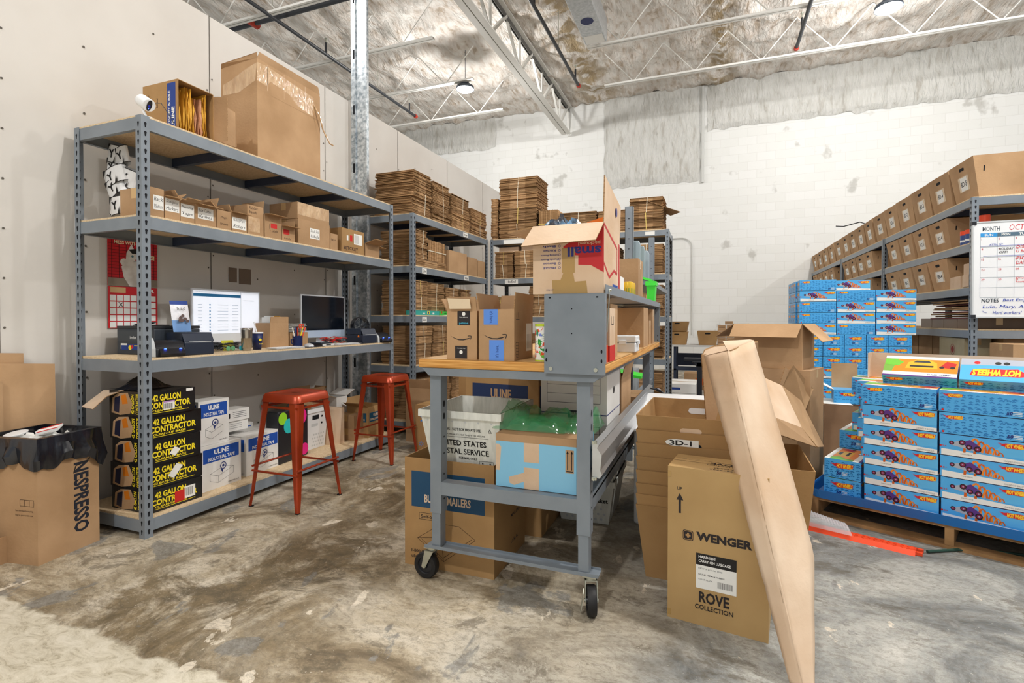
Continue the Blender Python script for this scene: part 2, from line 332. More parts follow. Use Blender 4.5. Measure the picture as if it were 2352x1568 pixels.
def foam_material(name,c0,c1,c2,brown=0.5):
    m,t,b=nodes(name); N=t.nodes; L=t.links; tc=N.new('ShaderNodeTexCoord')
    def ns(sc_,det,st,dist):
        mp=N.new('ShaderNodeMapping'); mp.inputs['Scale'].default_value=st; L.new(tc.outputs['Object'],mp.inputs[0]); n=N.new('ShaderNodeTexNoise'); n.inputs['Scale'].default_value=sc_; n.inputs['Detail'].default_value=det; n.inputs['Distortion'].default_value=dist; L.new(mp.outputs[0],n.inputs[0]); return n.outputs[0]
    a=ns(5.5,9,(1.6,0.6,1) if brown else (1.8,1,0.5),0.5); r=N.new('ShaderNodeValToRGB'); e=r.color_ramp.elements; e[0].position=0.30; e[0].color=srgb(*c2); e[1].position=0.42; e[1].color=srgb(*c1); q=e.new(0.6); q.color=srgb(*c0); L.new(a,r.inputs[0])
    s2=N.new('ShaderNodeSeparateXYZ'); L.new(tc.outputs['Object'],s2.inputs[0])
    col=r.outputs[0]
    if brown:
        prev=None
        for xc,wd in ((0.15,0.5),(-2.75,0.75)):
            d=N.new('ShaderNodeMath'); d.operation='SUBTRACT'; L.new(s2.outputs[0],d.inputs[0]); d.inputs[1].default_value=xc
            ab=N.new('ShaderNodeMath'); ab.operation='ABSOLUTE'; L.new(d.outputs[0],ab.inputs[0])
            mr=N.new('ShaderNodeMapRange'); L.new(ab.outputs[0],mr.inputs[0]); mr.inputs[1].default_value=wd; mr.inputs[2].default_value=0.05
            n3=N.new('ShaderNodeMapRange'); L.new(ns(2.4,6,(1,1,1),1.5),n3.inputs[0]); n3.inputs[1].default_value=0.44; n3.inputs[2].default_value=0.55
            mu=N.new('ShaderNodeMath'); mu.operation='MULTIPLY'; L.new(mr.outputs[0],mu.inputs[0]); L.new(n3.outputs[0],mu.inputs[1])
            mx=N.new('ShaderNodeMix'); mx.data_type='RGBA'; L.new(mu.outputs[0],mx.inputs[0]); L.new(col,mx.inputs[6]); mx.inputs[7].default_value=srgb(164,144,112); col=mx.outputs[2]
    L.new(col,b.inputs['Base Color']); b.inputs['Roughness'].default_value=0.9
    bp=N.new('ShaderNodeBump'); bp.inputs['Strength'].default_value=0.7; bp.inputs['Distance'].default_value=0.07; L.new(ns(9,8,(2.2,0.7,1) if brown else (2.4,1,0.6),0.6),bp.inputs['Height']); L.new(bp.outputs[0],b.inputs['Normal'])
    return m
def grid(x0,x1,n,a0,a1,k,fn,m,name):
    vs=[];
    for i in range(n+1):
        for j in range(k+1): vs.append(fn(x0+(x1-x0)*i/n,a0+(a1-a0)*j/k,i,j))
    fs=[(i*(k+1)+j,(i+1)*(k+1)+j,(i+1)*(k+1)+j+1,i*(k+1)+j+1) for i in range(n) for j in range(k)]
    M=MB(); M.add(vs,fs,m); return M.build(name,smooth=True)
CF=foam_material('sprayed_foam_ceiling',(226,221,214),(214,204,194),(182,166,148))
def cfn(x,y,i,j):
    p=Vector((x*2.6,y*1.3,0)); z=noise.fractal(p,0.7,2.1,6)*0.10
    return (x,y,CZ-max(z,-0.05)-0.03*math.sin(y*7+noise.noise(p)*2))
ceil=grid(-12,12,260,-6,BY,220,cfn,CF,'ceiling'); struct(ceil)
so=ceil.modifiers.new('solid','SOLIDIFY'); so.thickness=0.15; so.offset=1
def foam_panel(x0,x1,z0,z1,n,k,name):
    m=MT.get('wf') or foam_material('sprayed_foam_wall',(214,213,208),(206,205,199),(186,182,174),0); MT['wf']=m
    def f(x,z,i,j):
        e=min(i,n-i,3)/3*min(j,4)/4
        jit=0.06*noise.noise(Vector((x*3,z*3,1))) if (j==0 or i in(0,n)) else 0
        return (x+jit,BY-0.01-e*(0.06+0.05*abs(noise.fractal(Vector((x*2.2,z*0.9,3)),0.8,2,4))),z+jit+ (0.05*noise.noise(Vector((x*5,0,0))) if j==0 else 0))
    o=grid(x0,x1,n,z0,z1,k,f,m,name); struct(o)
a=PY(1388,430,BY); b=PY(1606,415,BY); foam_panel(a.x,b.x,b.z,CZ,60,50,'trim_1')
a=PY(1626,300,BY); foam_panel(a.x,11.8,a.z,CZ,150,40,'trim_2')
a=PY(1138,340,BY); foam_panel(-11.8,a.x,a.z,CZ,60,30,'trim_3')
# conduit on the back wall, bent at the top
a=PY(1590,545,BY-0.04); M=MB(); z0=0.9; r=0.014
pts=[(a.x,BY-0.04,z0),(a.x,BY-0.04,a.z-0.25)]+[(a.x-0.25+0.25*math.cos(t),BY-0.04,a.z-0.25+0.25*math.sin(t)) for t in (0.4,0.8,1.2,1.57)]+[(-2.6,BY-0.04,a.z)]
M.tube(pts,r,mat('painted_conduit',(206,206,202),0.6)); tag(M.build('wall_conduit'),'thin painted conduit bent over and running down the white block wall','conduit')
a=PY(1614,300,BY-0.05); M=MB(); M.cyl((a.x,BY-0.05,PY(1614,420,BY).z),(a.x,BY-0.05,CZ-0.05),0.035,mat('painted_conduit',(206,206,202),0.6)); tag(M.build('downpipe'),'pale vertical pipe between the two sprayed foam patches on the back wall','pipe')
# ------------------------------------------------ roof joists, girder, sprinkler pipes, duct
JW=mat('joist_paint',(222,220,214),0.5)
def joist(y,x0,x1,label,z=6.42,top=None,step=0.62):
    T=thing('roof_joist',label,'joist',((x0+x1)/2,y,z)); cx=(x0+x1)/2; top=top or CZ-0.02
    M=MB(); 
    for s in (-1,1): M.bar((x0-cx,s*0.03,0),(x1-cx,s*0.03,0),0.04,0.035,JW)
    M.bar((x0-cx,0,0.012),(x1-cx,0,0.012),0.02,0.008,mat('joist_gap',(96,94,90),0.8)); M.build('bottom_chord',T)
    M=MB(); n=max(1,int((x1-x0)/step/2)); st=(x1-x0)/n
    for i in range(n):
        xa=x0-cx+i*st; M.cyl((xa+st*0.5,0,0),(xa,0,top-z),0.011,JW,6); M.cyl((xa+st*0.5,0,0),(xa+st,0,top-z),0.011,JW,6)
    M.build('web_rods',T)
ys_r=[3.0,4.65,6.3,7.95,9.65,11.35]
words=['nearest','second','third','fourth','fifth','farthest']
for i,y in enumerate(ys_r): joist(y,-2.2,11.5,f'white steel roof joist right of the girder, {words[i]} from the camera')
for i,y in enumerate([3.3,4.95,6.65,8.3,10.0,11.7]): joist(y,-11.5,-4.75,f'white steel roof joist left of the girder, {words[i]} from the camera')
T=thing('roof_girder','deep white latticed steel girder running to the back wall','girder',(-3.66,4,6.3))
M=MB()
for s in (-1,1): M.bar((s*0.07,-8,0),(s*0.07,BY-4-0.25,0),0.12,0.02,JW); M.bar((s*0.02,-8,0.05),(s*0.02,BY-4-0.25,0.05),0.012,0.1,JW)
M.build('bottom_chord',T)
M=MB()
for s in (-1,1): M.bar((s*0.06,-8,0.78),(s*0.06,BY-4,0.78),0.1,0.02,JW); M.bar((s*0.02,-8,0.72),(s*0.02,BY-4,0.72),0.012,0.1,mat('joist_gap',(96,94,90),0.8))
M.build('top_chord',T)
M=MB()
for i in range(12):
    y=-7.6+i*1.5
    M.bar((0,y,0.05),(0,y+0.75,0.75),0.06,0.05,JW); M.bar((0,y+0.75,0.75),(0,min(y+1.5,BY-4),0.05),0.05,0.04,JW); M.bar((0,y,0.05),(0,y,0.75),0.04,0.04,JW)
M.build('web_bars',T)
PIPE=mat('black_pipe',(48,50,54),0.45); REDC=mat('red_cap',(176,52,34),0.5)
def sprinkler(x,y0,y1,z,label,heads):
    T=thing('sprinkler_pipe',label,'pipe',(x,y1,z)); M=MB(); M.cyl((0,y0-y1,0),(0,0,0),0.032,PIPE,14); M.build('pipe',T)
    M=MB(); M.cyl((0,0,0),(0,0.07,0),0.045,REDC,12); M.build('end_cap',T)
    for h in heads: M=MB(); M.cyl((0,h,0),(0,h,0.22),0.02,PIPE,8); M.cyl((0,h,0.22),(0,h,0.3),0.012,ZINC,8); M.cyl((0,h,0.3),(0,h,0.305),0.03,ZINC,8); M.build('sprinkler_head',T)
    for h in heads: M=MB(); M.cyl((0,h-1.3,0),(0,h-1.3,CZ-z),0.006,ZINC,6); M.build('hanger',T)
a=PZ(953,266,6.4); sprinkler(a.x,2.5,a.y,6.4,'black sprinkler pipe with red cap above the left partition wall',[-0.25,-3.2])
a=PZ(1328,195,6.4); sprinkler(a.x,2.5,a.y,6.4,'black sprinkler pipe with red cap just right of the roof girder',[-0.25,-3.0])
a=PZ(1830,108,6.4); sprinkler(a.x,2.5,a.y,6.4,'black sprinkler pipe with red cap over the toy boxes, near the right lamp',[-0.6,-3.4])
a=PZ(540,65,6.55); b=PZ(760,0,6.55); T=thing('sprinkler_main','black cross pipe with red coupling at top left of the roof','pipe',a)
M=MB(); M.cyl((-0.6,0,0),(4.2,0,0),0.05,PIPE,14); M.build('pipe',T); M=MB(); M.cyl((0.45,-0.09,0),(0.45,0.09,0),0.07,REDC,12); M.build('coupling',T)
DU=noisy('duct_metal',(170,174,176),(196,198,200),20,0.35,0.02,metal=0.6)
a=PZ(1345,105,6.3); b=PZ(1394,95,6.3); T=thing('ceiling_duct','square galvanised duct stub with round dark blue port under the roof','duct',(a.x,a.y,6.3))
M=MB(); M.box(0,b.x-a.x,-2.6,0,0,0.42,DU); M.build('duct',T,bevel=0.01)
M=MB(); F=Face(M,(b.x-a.x,-2.6,-0.001),(-1,0,0),(0,1,0)); F.disc((b.x-a.x)/2,1.85,0.11,mat('dark_blue_port',(18,34,92),0.5),n=20); M.build('port',T)
M=MB(); F=Face(M,(b.x-a.x,-2.6,-0.001),(-1,0,0),(0,1,0)); F.rect(0.03,2.3,b.x-a.x-0.03,2.58,PAPER); M.build('white_patch',T)
LENS=mat('lamp_lens',(255,250,240),0.5,emit=40)
for p,l in zip(LAMPS,('bright round high bay lamp left of the girder near the back','bright round high bay lamp at top right of the roof','round high bay lamp over the right aisle, out of view','round high bay lamp behind the camera','round high bay lamp far right, out of view','round high bay lamp beyond the left partition, out of view')):
    T=thing('high_bay_lamp',l,'lamp',p); M=MB(); M.lathe([(0,0.2),(0.06,0.2),(0.1,0.12),(0.19,0.06),(0.2,0),(0.185,0)],(0,0,0),DGREY,24); M.build('housing',T,smooth=True)
    M=MB(); M.lathe([(0.185,0.0),(0.12,-0.04),(0,-0.05)],(0,0,0),LENS,24); M.build('lens',T,smooth=True)
    M=MB(); M.cyl((0,0,0.2),(0,0,CZ-p[2]),0.006,DGREY,6); M.build('cord',T)
# ================================================ RACKS
def lpost(M,x,y,sx,sy,z0,z1,m=STEEL,slots=True,fl=0.048):
    """angle post whose outer corner is at x,y; flanges run along sx (x) and sy (y)"""
    t=0.003; xa,xb=sorted((x,x+sx*fl)); ya,yb=sorted((y,y+sy*t)); M.box(xa,xb,ya,yb,z0,z1,m)
    xa,xb=sorted((x,x+sx*t)); ya,yb=sorted((y+sy*t,y+sy*fl)); M.box(xa,xb,ya,yb,z0,z1,m)
    if slots:
        for fx in (0,1):
            o=Vector((x+(sx*fl*0.5 if fx==0 else 0),y+(sy*fl*0.5 if fx else 0),0)); u=Vector((1,0,0)) if fx==0 else Vector((0,1,0)); n=Vector((0,-sy,0)) if fx==0 else Vector((-sx,0,0))
            for side in (1,-1):
                q=o+n*(0.0008 if side==1 else -(t+0.0008))
                zz=z0+0.045
                while zz<z1-0.02:
                    w=0.0075; P=[q+u*(w*math.cos(a)) +Vector((0,0,zz+w*math.sin(a))) for a in (-0.6,0,0.6,1.2,1.9,2.5,3.14,3.74)]
                    P+= [q+u*(-0.0035)+Vector((0,0,zz-0.022)),q+u*0.0035+Vector((0,0,zz-0.022))]
                    M.poly(P,HOLE); zz+=0.051
def rack(name,label,x0,x1,y0,y1,zs,ztop,front='+x',m=STEEL,dm=DSTEEL,ncross=3,bh=0.07,slots=True,board=True):
    """steel boltless rack: posts at the four corners, beams all round each level, particle board decks"""
    T=thing(name,label,'shelving rack',(x0,y0,0))
    X,Y=x1-x0,y1-y0
    for (x,y,sx,sy) in ((0,0,1,1),(X,0,-1,1),(X,Y,-1,-1),(0,Y,1,-1)):
        M=MB(); lpost(M,x,y,sx,sy,0,ztop,m,slots); M.build('post',T)
    for z in zs:
        top=z; b=top-bh; e=0.004
        for (a,bb,c,d) in ((e,X-e,e,e+0.003),(e,X-e,Y-e-0.003,Y-e),(e,e+0.003,e+0.0035,Y-e-0.0035),(X-e-0.003,X-e,e+0.0035,Y-e-0.0035)):
            M=MB(); M.box(a,bb,c,d,b,top,m)
            # return lips
            if bb-a>0.01: M.box(a,bb,*( (c+0.003,c+0.025) if c<Y/2 else (d-0.025,d-0.003)),b,b+0.003,m)
            else: M.box(*((a+0.003,a+0.025) if a<X/2 else (bb-0.025,bb-0.003)),c+0.03,d-0.03,b,b+0.003,m)
            M.build('beam',T)
        n=ncross; long_y=Y>X
        for i in range(1,n+1):
            M=MB(); q=(Y if long_y else X)*i/(n+1)
            if long_y: M.box(0.01,X-0.01,q-0.016,q+0.016,top-0.06,top-0.001,dm)
            else: M.box(q-0.016,q+0.016,0.01,Y-0.01,top-0.06,top-0.001,dm)
            M.build('crossbar',T)
        if board:
            M=MB(); M.box(0.009,X-0.009,0.009,Y-0.009,top-0.001,top+0.012,PBE); M.build('shelf_board',T)
    return T
RX0,RX1=-3.64,-3.03
Z1,Z2,Z3,Z4=2.436,1.860,1.028,0.105
rack('boltless_rack','grey steel desk rack along the left wall with computers on its worktop level',RX0,RX1,1.98,4.47,(Z4,Z3,Z2,Z1-0.008),Z1)
rack('boltless_rack','grey steel rack of bundled flat boxes beyond the desk rack on the left wall',RX0,RX1,4.85,6.86,(0.14,0.755,1.31,1.86,Z1-0.008),Z1)
rack('boltless_rack','grey steel rack of bundled flat boxes facing the camera behind the packing bench',-3.0,-0.5,6.88,7.49,(0.14,0.755,1.31,1.86,Z1-0.008),Z1,ncross=2)
# galvanised stud
M=MB(); a=PY(808,440,4.62); b=PY(843,440,4.62)
M.box(-3.665,-3.465,4.62,4.623,0,CZ-0.3,GALV); M.box(-3.665,-3.662,4.623,4.66,0,CZ-0.3,GALV); M.box(-3.468,-3.465,4.623,4.66,0,CZ-0.3,GALV); 
M.box(-3.60,-3.598,4.605,4.62,0,CZ-0.3,GALV); F=Face(M,(-3.665,4.62,0),(1,0,0),(0,0,1))
for z in (0.75,1.65,2.87,3.5,4.1,4.7): F.rect(0.022,z,0.048,z+0.1,HOLE)
tag(M.build('steel_stud'),'tall galvanised steel stud rising from floor to roof between the two left racks','stud')
# right-hand rack run
QX,QZ=2.2,2.375; QS=(QZ-0.008,1.80,1.30,0.95,0.42)
for i,(a,b) in enumerate(((5.84,8.40),(8.43,10.85),(10.88,13.75))):
    rack('boltless_rack','grey steel rack of labelled bins on the right, '+('nearest, beside the whiteboard','middle of the run','farthest, by the back wall')[i],QX,QX+0.75,a,b,(QZ-0.008,1.96,1.56,1.17,0.78) if i else (QZ-0.008,1.96,1.56,1.17,0.78),QZ,slots=i==0)
# ================================================ DESK RACK CONTENTS
R90=math.pi/2
S1=Z1+0.0045; S2=Z2+0.0125; S3=Z3+0.0125; S4=Z4+0.0125
# white security camera on the rack corner
T=thing('security_camera','white tilted security camera on the front corner of the desk rack top','camera',(-3.10,2.06,S1))
M=MB(); M.lathe([(0.0,0.012),(0.036,0.012),(0.04,0.006),(0.04,0),(0,0)],(0,0,0),WPL,24); M.bar((0.0,0,0.008),(-0.02,-0.01,0.06),0.014,0.01,WPL); M.build('base',T,smooth=False)
d=Vector((0.75,-0.05,-0.45)).normalized(); c0=Vector((-0.03,-0.01,0.115)); M=MB(); M.cyl(c0,c0+d*0.085,0.036,WPL,28); M.build('camera_body',T,bevel=0.003)
e=d.cross(Vector((0,0,1))).normalized(); u=e.cross(d).normalized(); M=MB(); q=c0+d*0.087
F=Face(M,q,-e,u); F.poly([(0.014*math.cos(t)*1.0,0.032*math.sin(t)) for t in [i*0.45 for i in range(14)]],BLKP); F.disc(0,-0.004,0.007,mat('lens_blue',(30,50,180),0.1),n=12); F.disc(0,-0.018,0.003,mat('blue_led',(70,110,255),0.3,emit=3),n=8); M.build('lens_panel',T)
M=MB(); M.tube([(-0.02,0.0,0.1),(0.05,0.05,0.11),(0.09,0.09,0.02),(0.085,0.1,0.004)],0.0022,DGREY,6); M.build('cable',T)
# box of padded envelopes lying on its side, mouth to the aisle
ENV=noisy('manila_envelope',(206,150,44),(232,182,78),6,0.7,0.05); ENV2=noisy('pinkish_envelope',(196,140,104),(212,160,126),6,0.7,0.05)
T=thing('envelope_carton','open carton on its side full of yellow bubble envelopes on the rack top','box',(-3.40,2.235,S1))
M=MB(); w_,h_=0.245,0.315; t=0.004
for bb in ((0,0.32,0,t,0,h_),(0,0.32,w_-t,w_,0,h_),(0,0.32,t,w_-t,0,t),(0,0.32,t,w_-t,h_-t,h_),(0,t,t,w_-t,t,h_-t)): M.box(*bb,CARDD)
F=Face(M,(0,0,0),(1,0,0),(0,0,1)); F.rect(0.225,0.0,0.30,0.30,NAVY); F.text(0.29,0.02,'ULINE',0.026,WHITE,w=0.13,rot=R90,bold=0.03); F.text(0.253,0.012,'ECONOMY BUBBLE',0.02,WHITE,w=0.24,rot=R90)
F.text(0.14,0.16,'Self-Seal',0.014,BROWN,rot=R90,w=0.06); F.text(0.06,0.2,'S-5145',0.012,BROWN,rot=R90,w=0.05)
M.build('body',T)
M=MB(); M.slab([(0.32,w_,0.01),(0.43,w_+0.01,0.0),(0.43,w_+0.01,0.29),(0.32,w_,0.30)],0.004,CARD,CARDE); M.build('flap',T)
M=MB(); M.slab([(0.322,w_,0.02),(0.36,w_-0.01,0.004),(0.36,w_+0.13,0.004),(0.34,w_+0.16,0.02),(0.34,w_+0.15,0.25),(0.322,w_,0.29)],0.004,CARD,CARDE); M.build('flap',T)
T.location=(-3.40,2.235,S1)
random.seed(4)
for i in range(11):
    y=2.272+0.0172*i; h=random.uniform(0.24,0.295); lean=random.uniform(-0.004,0.004); M=MB(); mm=ENV2 if i in (6,7,8) else ENV
    n=6; vs=[];
    for s in (0,1):
        for k in range(n+1):
            for x in (-0.15,0.0+random.uniform(0,0.02)): vs.append((x,(s-0.5)*0.011*math.sin(math.pi*(k+0.4)/(n+0.8))+lean*k*0.5+0.002*math.sin(k*1.3),h*k/n))
    N_=2*(n+1); fs=[(2*k,2*k+1,2*k+3,2*k+2) for k in range(n)]+[(N_+2*k,N_+2*k+2,N_+2*k+3,N_+2*k+1) for k in range(n)]+[(2*k+1,N_+2*k+1,N_+2*k+3,2*k+3) for k in range(n)]+[(2*n,2*n+1,N_+2*n+1,N_+2*n)]
    M.add(vs,fs,mm); tag(M.build('bubble_envelope',loc=(-3.115,y,S1+0.006),smooth=False),'yellow bubble envelope standing among others in the tipped carton','envelope','bubble envelopes in the tipped carton')
# the tall open box wrapped in clear tape
T=thing('tall_carton','tall open cardboard box patched with clear tape on the rack top','box',(-3.43,2.826,S1))
W_,D_,H_=0.36,0.64,0.72; M=MB(); t=0.005
M.box(0,W_,0,t,0,H_,CARD); M.box(0,W_,D_-t,D_,0,H_-0.02,CARD); M.box(0,t,t,D_-t,0,H_-0.02,CARD); M.box(W_-t,W_,t,D_-t,0,H_,CARD); M.box(t,W_-t,t,D_-t,0,t,CARDI)
F=Face(M,(W_,0,0),(0,1,0),(0,0,1))
for x in (0.09,0.25,0.36,0.47): F.rect(x,0.52,x+0.003,0.71,CARDL)
F.line((0,0.50),(D_,0.49),0.003,CARDI); F.line((0.54,0.60),(0.60,0.38),0.006,CARDI)
M.build('body',T)
GT=noisy('crinkled_tape',(182,146,106),(212,180,142),14,0.1,0.8,spec=1.0,stretch=(1,1,0.4),detail=7)
M=MB(); F=Face(M,(W_,0,0),(0,1,0),(0,0,1)); F.poly([(0.0,0.56),(0.08,0.55),(0.12,0.60),(0.30,0.58),(0.40,0.52),(0.55,0.50),(0.58,0.58),(0.56,0.66),(0.3,0.68),(0.1,0.70),(0,0.69)],GT)
F2=Face(M,(0,0,0),(1,0,0),(0,0,1)); F2.poly([(0.02,0.50),(0.18,0.50),(0.34,0.56),(0.36,0.69),(0.25,0.66),(0.10,0.60),(0.02,0.58)],GT); M.build('tape',T)
M=MB(); M.slab([(0,0.0,H_-0.02),(W_,0,H_-0.0),(W_,-0.004,H_+0.04),(0.04,-0.03,H_+0.0)],0.004,CARD,CARDE); M.build('flap',T)
M=MB(); M.slab([(W_,0.0,H_),(W_,D_,H_-0.01),(W_+0.008,D_-0.03,H_+0.045),(W_+0.004,0.02,H_+0.05)],0.004,CARD,CARDE); M.build('flap',T)
M=MB(); M.tube([(W_,0.57,0.60),(W_+0.03,0.60,0.52),(W_+0.03,0.64,0.42),(W_+0.05,0.70,0.32),(W_+0.06,0.73,0.31)],0.006,GT,6); M.build('torn_strip',T)
# ---- second level: the row of small cartons
def slip(txts,x0,y0,x1,y1,m=None,fc=BLACK):
    def f(S,w,d,h):
        F=S['F']; F.rect(x0*w,y0*h,x1*w,y1*h,m or PAPER); n=len(txts)
        for i,tx in enumerate(txts): F.text((x0+x1)/2*w,(y1-(i+0.5)/n*(y1-y0))*h,tx,(y1-y0)*h*0.42/max(1,n*0.75),fc,w=(x1-x0)*w*0.85,al='c',shear=0.2,bold=0)
    return f
FX=-3.055
def sm(y0,y1,h,lab,deco=None,flaps=None,fl=None,open_=True,dep=0.22,x=FX,rz=R90,m=None): return carton('small_carton',lab,'box',(x,y0,S2),rz,y1-y0,dep,h,m=m,open_=open_,flaps=flaps,fl=fl,deco=deco)
sm(2.035,2.125,0.17,'plain small carton with white slip behind the front post, second level',slip(['Rack','Medium'],0.3,0.25,0.98,0.75),None,open_=False,dep=0.25)
sm(2.13,2.225,0.135,'small open carton with handwritten Sharpies Markers slip',slip(['Sharpies','Markers'],0.02,0.35,0.95,0.92),{'F':100,'B':60,'R':50},0.06)
sm(2.228,2.32,0.125,'small open carton with handwritten Measuring Tape slip',slip(['Measuring','Tape'],0.02,0.25,0.97,0.9),{'F':80,'B':20,'L':30},0.07)
sm(2.325,2.475,0.135,'open carton with handwritten Box Cutters Knives slip',slip(['Box Cutters','Knives'],0.12,0.3,0.85,0.85),{'F':105,'B':15,'R':20},0.07)
sm(2.48,2.585,0.125,'small open carton with Magic Erasers written on bare cardboard',lambda S,w,d,h:(S['F'].text(w/2,h*0.62,'Magic',0.018,BROWN,w=w*0.5,al='c',shear=0.2,bold=0),S['F'].text(w/2,h*0.3,'Erasers',0.018,BROWN,w=w*0.55,al='c',shear=0.2,bold=0)),{'B':10,'L':45},0.06)
sm(2.59,2.715,0.13,'small open carton with Packing Paper slip below a folded flap',slip(['Packing Paper','Rollers'],0.05,0.15,0.95,0.75),{'F':100,'L':20},0.05)
sm(2.72,2.86,0.21,'tall small carton marked Rubber Bands with crinkled clear tape',lambda S,w,d,h:(S['F'].text(w*0.1,h*0.86,'Rubber',0.02,BROWN,w=w*0.55,shear=0.2,bold=0),S['F'].text(w*0.1,h*0.72,'bands',0.02,BROWN,w=w*0.5,shear=0.2,bold=0),S['F'].rect(w*0.05,h*0.1,w*0.75,h*0.6,GT)),{'R':10},0.05)
sm(2.87,3.03,0.17,'open carton with bright red Labels sticker, left of its smaller twin',lambda S,w,d,h:(S['F'].rect(w*0.35,h*0.45,w*0.72,h*0.65,RED),S['F'].ring(w*0.53,h*0.5,w*0.27,0.002,BROWN,a0=2.6,a1=3.9),S['F'].text(w*0.4,h*0.28,'Labels',0.018,BROWN,w=w*0.35,shear=0.2,bold=0)),{'F':95,'B':20},0.06)
sm(3.035,3.165,0.11,'smaller open carton with red sticker, half hidden by the big taped box',lambda S,w,d,h:(S['F'].rect(w*0.1,h*0.45,w*0.55,h*0.8,RED),S['F'].text(w*0.15,h*0.12,'Labels',0.016,BROWN,w=w*0.5,shear=0.2,bold=0)),{'F':95,'R':5,'B':0},0.06)
sm(3.20,3.56,0.20,'wide taped carton with Stock Seals slip in the middle of the row',slip(['Stock Seal','Labels'],0.35,0.3,0.66,0.72),None,open_=False,dep=0.30)
carton('small_carton','sealed carton lying on top of the wide taped carton','box',(FX-0.002,3.195,S2+0.2005),R90,0.36,0.29,0.13,deco=lambda S,w,d,h:S['F'].rect(0.0,0.03,w,h,GT))
sm(3.57,3.66,0.14,'narrow flat carton marked NO right of the wide taped carton',lambda S,w,d,h:S['F'].text(w*0.1,h*0.55,'NO +',0.02,BROWN,w=w*0.6),None,open_=False,dep=0.2)
sm(3.72,4.03,0.215,'sealed printed carton with shipping label at the end of the row',lambda S,w,d,h:(S['F'].text(w*0.06,h*0.12,'BETCKEY',0.03,BROWN,w=w*0.65,bold=0.03),S['F'].line((w*0.06,h*0.07),(w*0.7,h*0.07),0.002,BROWN),S['F'].rect(w*0.52,h*0.4,w*0.9,h*0.85,PAPER),[S['F'].line((w*(0.55+i*0.022),h*0.45),(w*(0.55+i*0.022),h*0.8),0.002,BLACK) for i in range(10)],S['F'].rect(w*0.34,h*0.5,w*0.45,h*0.75,RED),S['F'].rect(w*0.2,h*0.52,w*0.27,h*0.72,PAPER)),None,open_=False,dep=0.3,m=CARDD)
sm(4.05,4.27,0.12,'open carton with one flap raised and one drooping, rack end',None,{'F':75,'B':10,'R':95},0.12,dep=0.25)
# bubble mailer strips with hexagon Y pattern hanging inside the rack
MAIL=mat('mailer_white',(232,232,232),0.5)
T=thing('hanging_sample_strip','chain of looped white labels with black Y hexagons hanging inside the rack','label strip',(-3.57,2.16,S2+0.02))
for i,(cx,cz,r,an) in enumerate(((0.03,0.425,0.068,0.25),(0.10,0.405,0.05,-0.3),(0.01,0.345,0.07,0.1),(0.05,0.27,0.095,-0.35),(0.13,0.27,0.07,0.4),(0.06,0.20,0.075,-0.5),(0.02,0.085,0.065,0.5),(0.10,0.085,0.075,-0.1))):
    M=MB(); M.T=Matrix.Translation((cx,0.012*i*(-1)**i*0.3,cz))@Matrix.Rotation(an,4,'Y'); n=18; hh=0.058; P=[(r*math.cos(6.2832*k/n),r*0.42*math.sin(6.2832*k/n)) for k in range(n)]
    vs=[(x,y,-hh) for x,y in P]+[(x,y,hh) for x,y in P]; M.add(vs,[(k,(k+1)%n,(k+1)%n+n,k+n) for k in range(n)],MAIL)
    for z0,z1 in ((-hh,-hh+0.005),(hh-0.005,hh)):
        vs=[(x*1.004,y*1.01,z0) for x,y in P]+[(x*1.004,y*1.01,z1) for x,y in P]; M.add(vs,[(k,(k+1)%n,(k+1)%n+n,k+n) for k in range(n)],BLACK)
    F=Face(M,(0,-r*0.42-0.001,0),(1,0,0),(0,0,1)); F.k=0.001; q=r*0.92
    F.poly([(-q*.62,hh),(-q*.66,0.01),(-q*0.35,hh)],BLACK); F.poly([(q*.62,-hh),(q*.66,-0.01),(q*0.35,-hh)],BLACK); F.text(0,0,'Y',0.052,BLACK,al='c',bold=0.03,rot=0.1)
    M.build('label_loop',T)
# ---- wall calendar
a=PX(247,545,WX+0.012); b=PX(362,752,WX+0.012); yl,yr=a.y,b.y; zt,zb=a.z,b.z; zm=PX(250,655,WX+0.012).z
T=thing('wall_calendar','red wall calendar with white cat picture taped up behind the rack post','calendar',(WX+0.012,yl,zb)); cw=yr-yl
CRED=mat('calendar_red',(196,24,32),0.5); CAT=noisy('cat_fur_print',(214,206,198),(240,236,230),14,0.8); CDK=mat('dark_grid',(52,14,20),0.6)
M=MB(); M.box(-0.004,0,0,cw,zm-zb,zt-zb,CRED); F=Face(M,(0,0,zm-zb),(0,1,0),(0,0,1)); H=zt-zm
for i in range(7): F.line((cw*(i+0.5)/7,H*0.17),(cw*(i+0.5)/7,H*0.97),0.003,CDK)
for i in range(12): F.line((0,H*(0.18+i*0.065)),(cw,H*(0.18+i*0.065)),0.002,CDK)
F.up(); F.rect(0,0,cw,H*0.17,mat('sand_print',(146,132,116),0.7)); F.poly([(cw*0.42,0.0),(cw*0.30,H*0.2),(cw*0.26,H*0.42),(cw*0.34,H*0.52),(cw*0.36,H*0.72),(cw*0.46,H*0.92),(cw*0.52,H*0.8),(cw*0.70,H*0.78),(cw*0.78,H*0.9),(cw*0.82,H*0.62),(cw*0.8,H*0.4),(cw*0.86,H*0.2),(cw*0.85,0.0)],CAT)
F.disc(cw*0.31,H*0.52,cw*0.075,CAT); F.poly([(cw*0.40,H*0.80),(cw*0.47,H*0.72),(cw*0.6,H*0.72),(cw*0.74,H*0.76),(cw*0.72,H*0.84),(cw*0.5,H*0.82)],BLACK)
for ex in (0.48,0.64): F.disc(cw*ex,H*0.66,0.008,mat('cat_eye',(70,120,130),0.3)); 
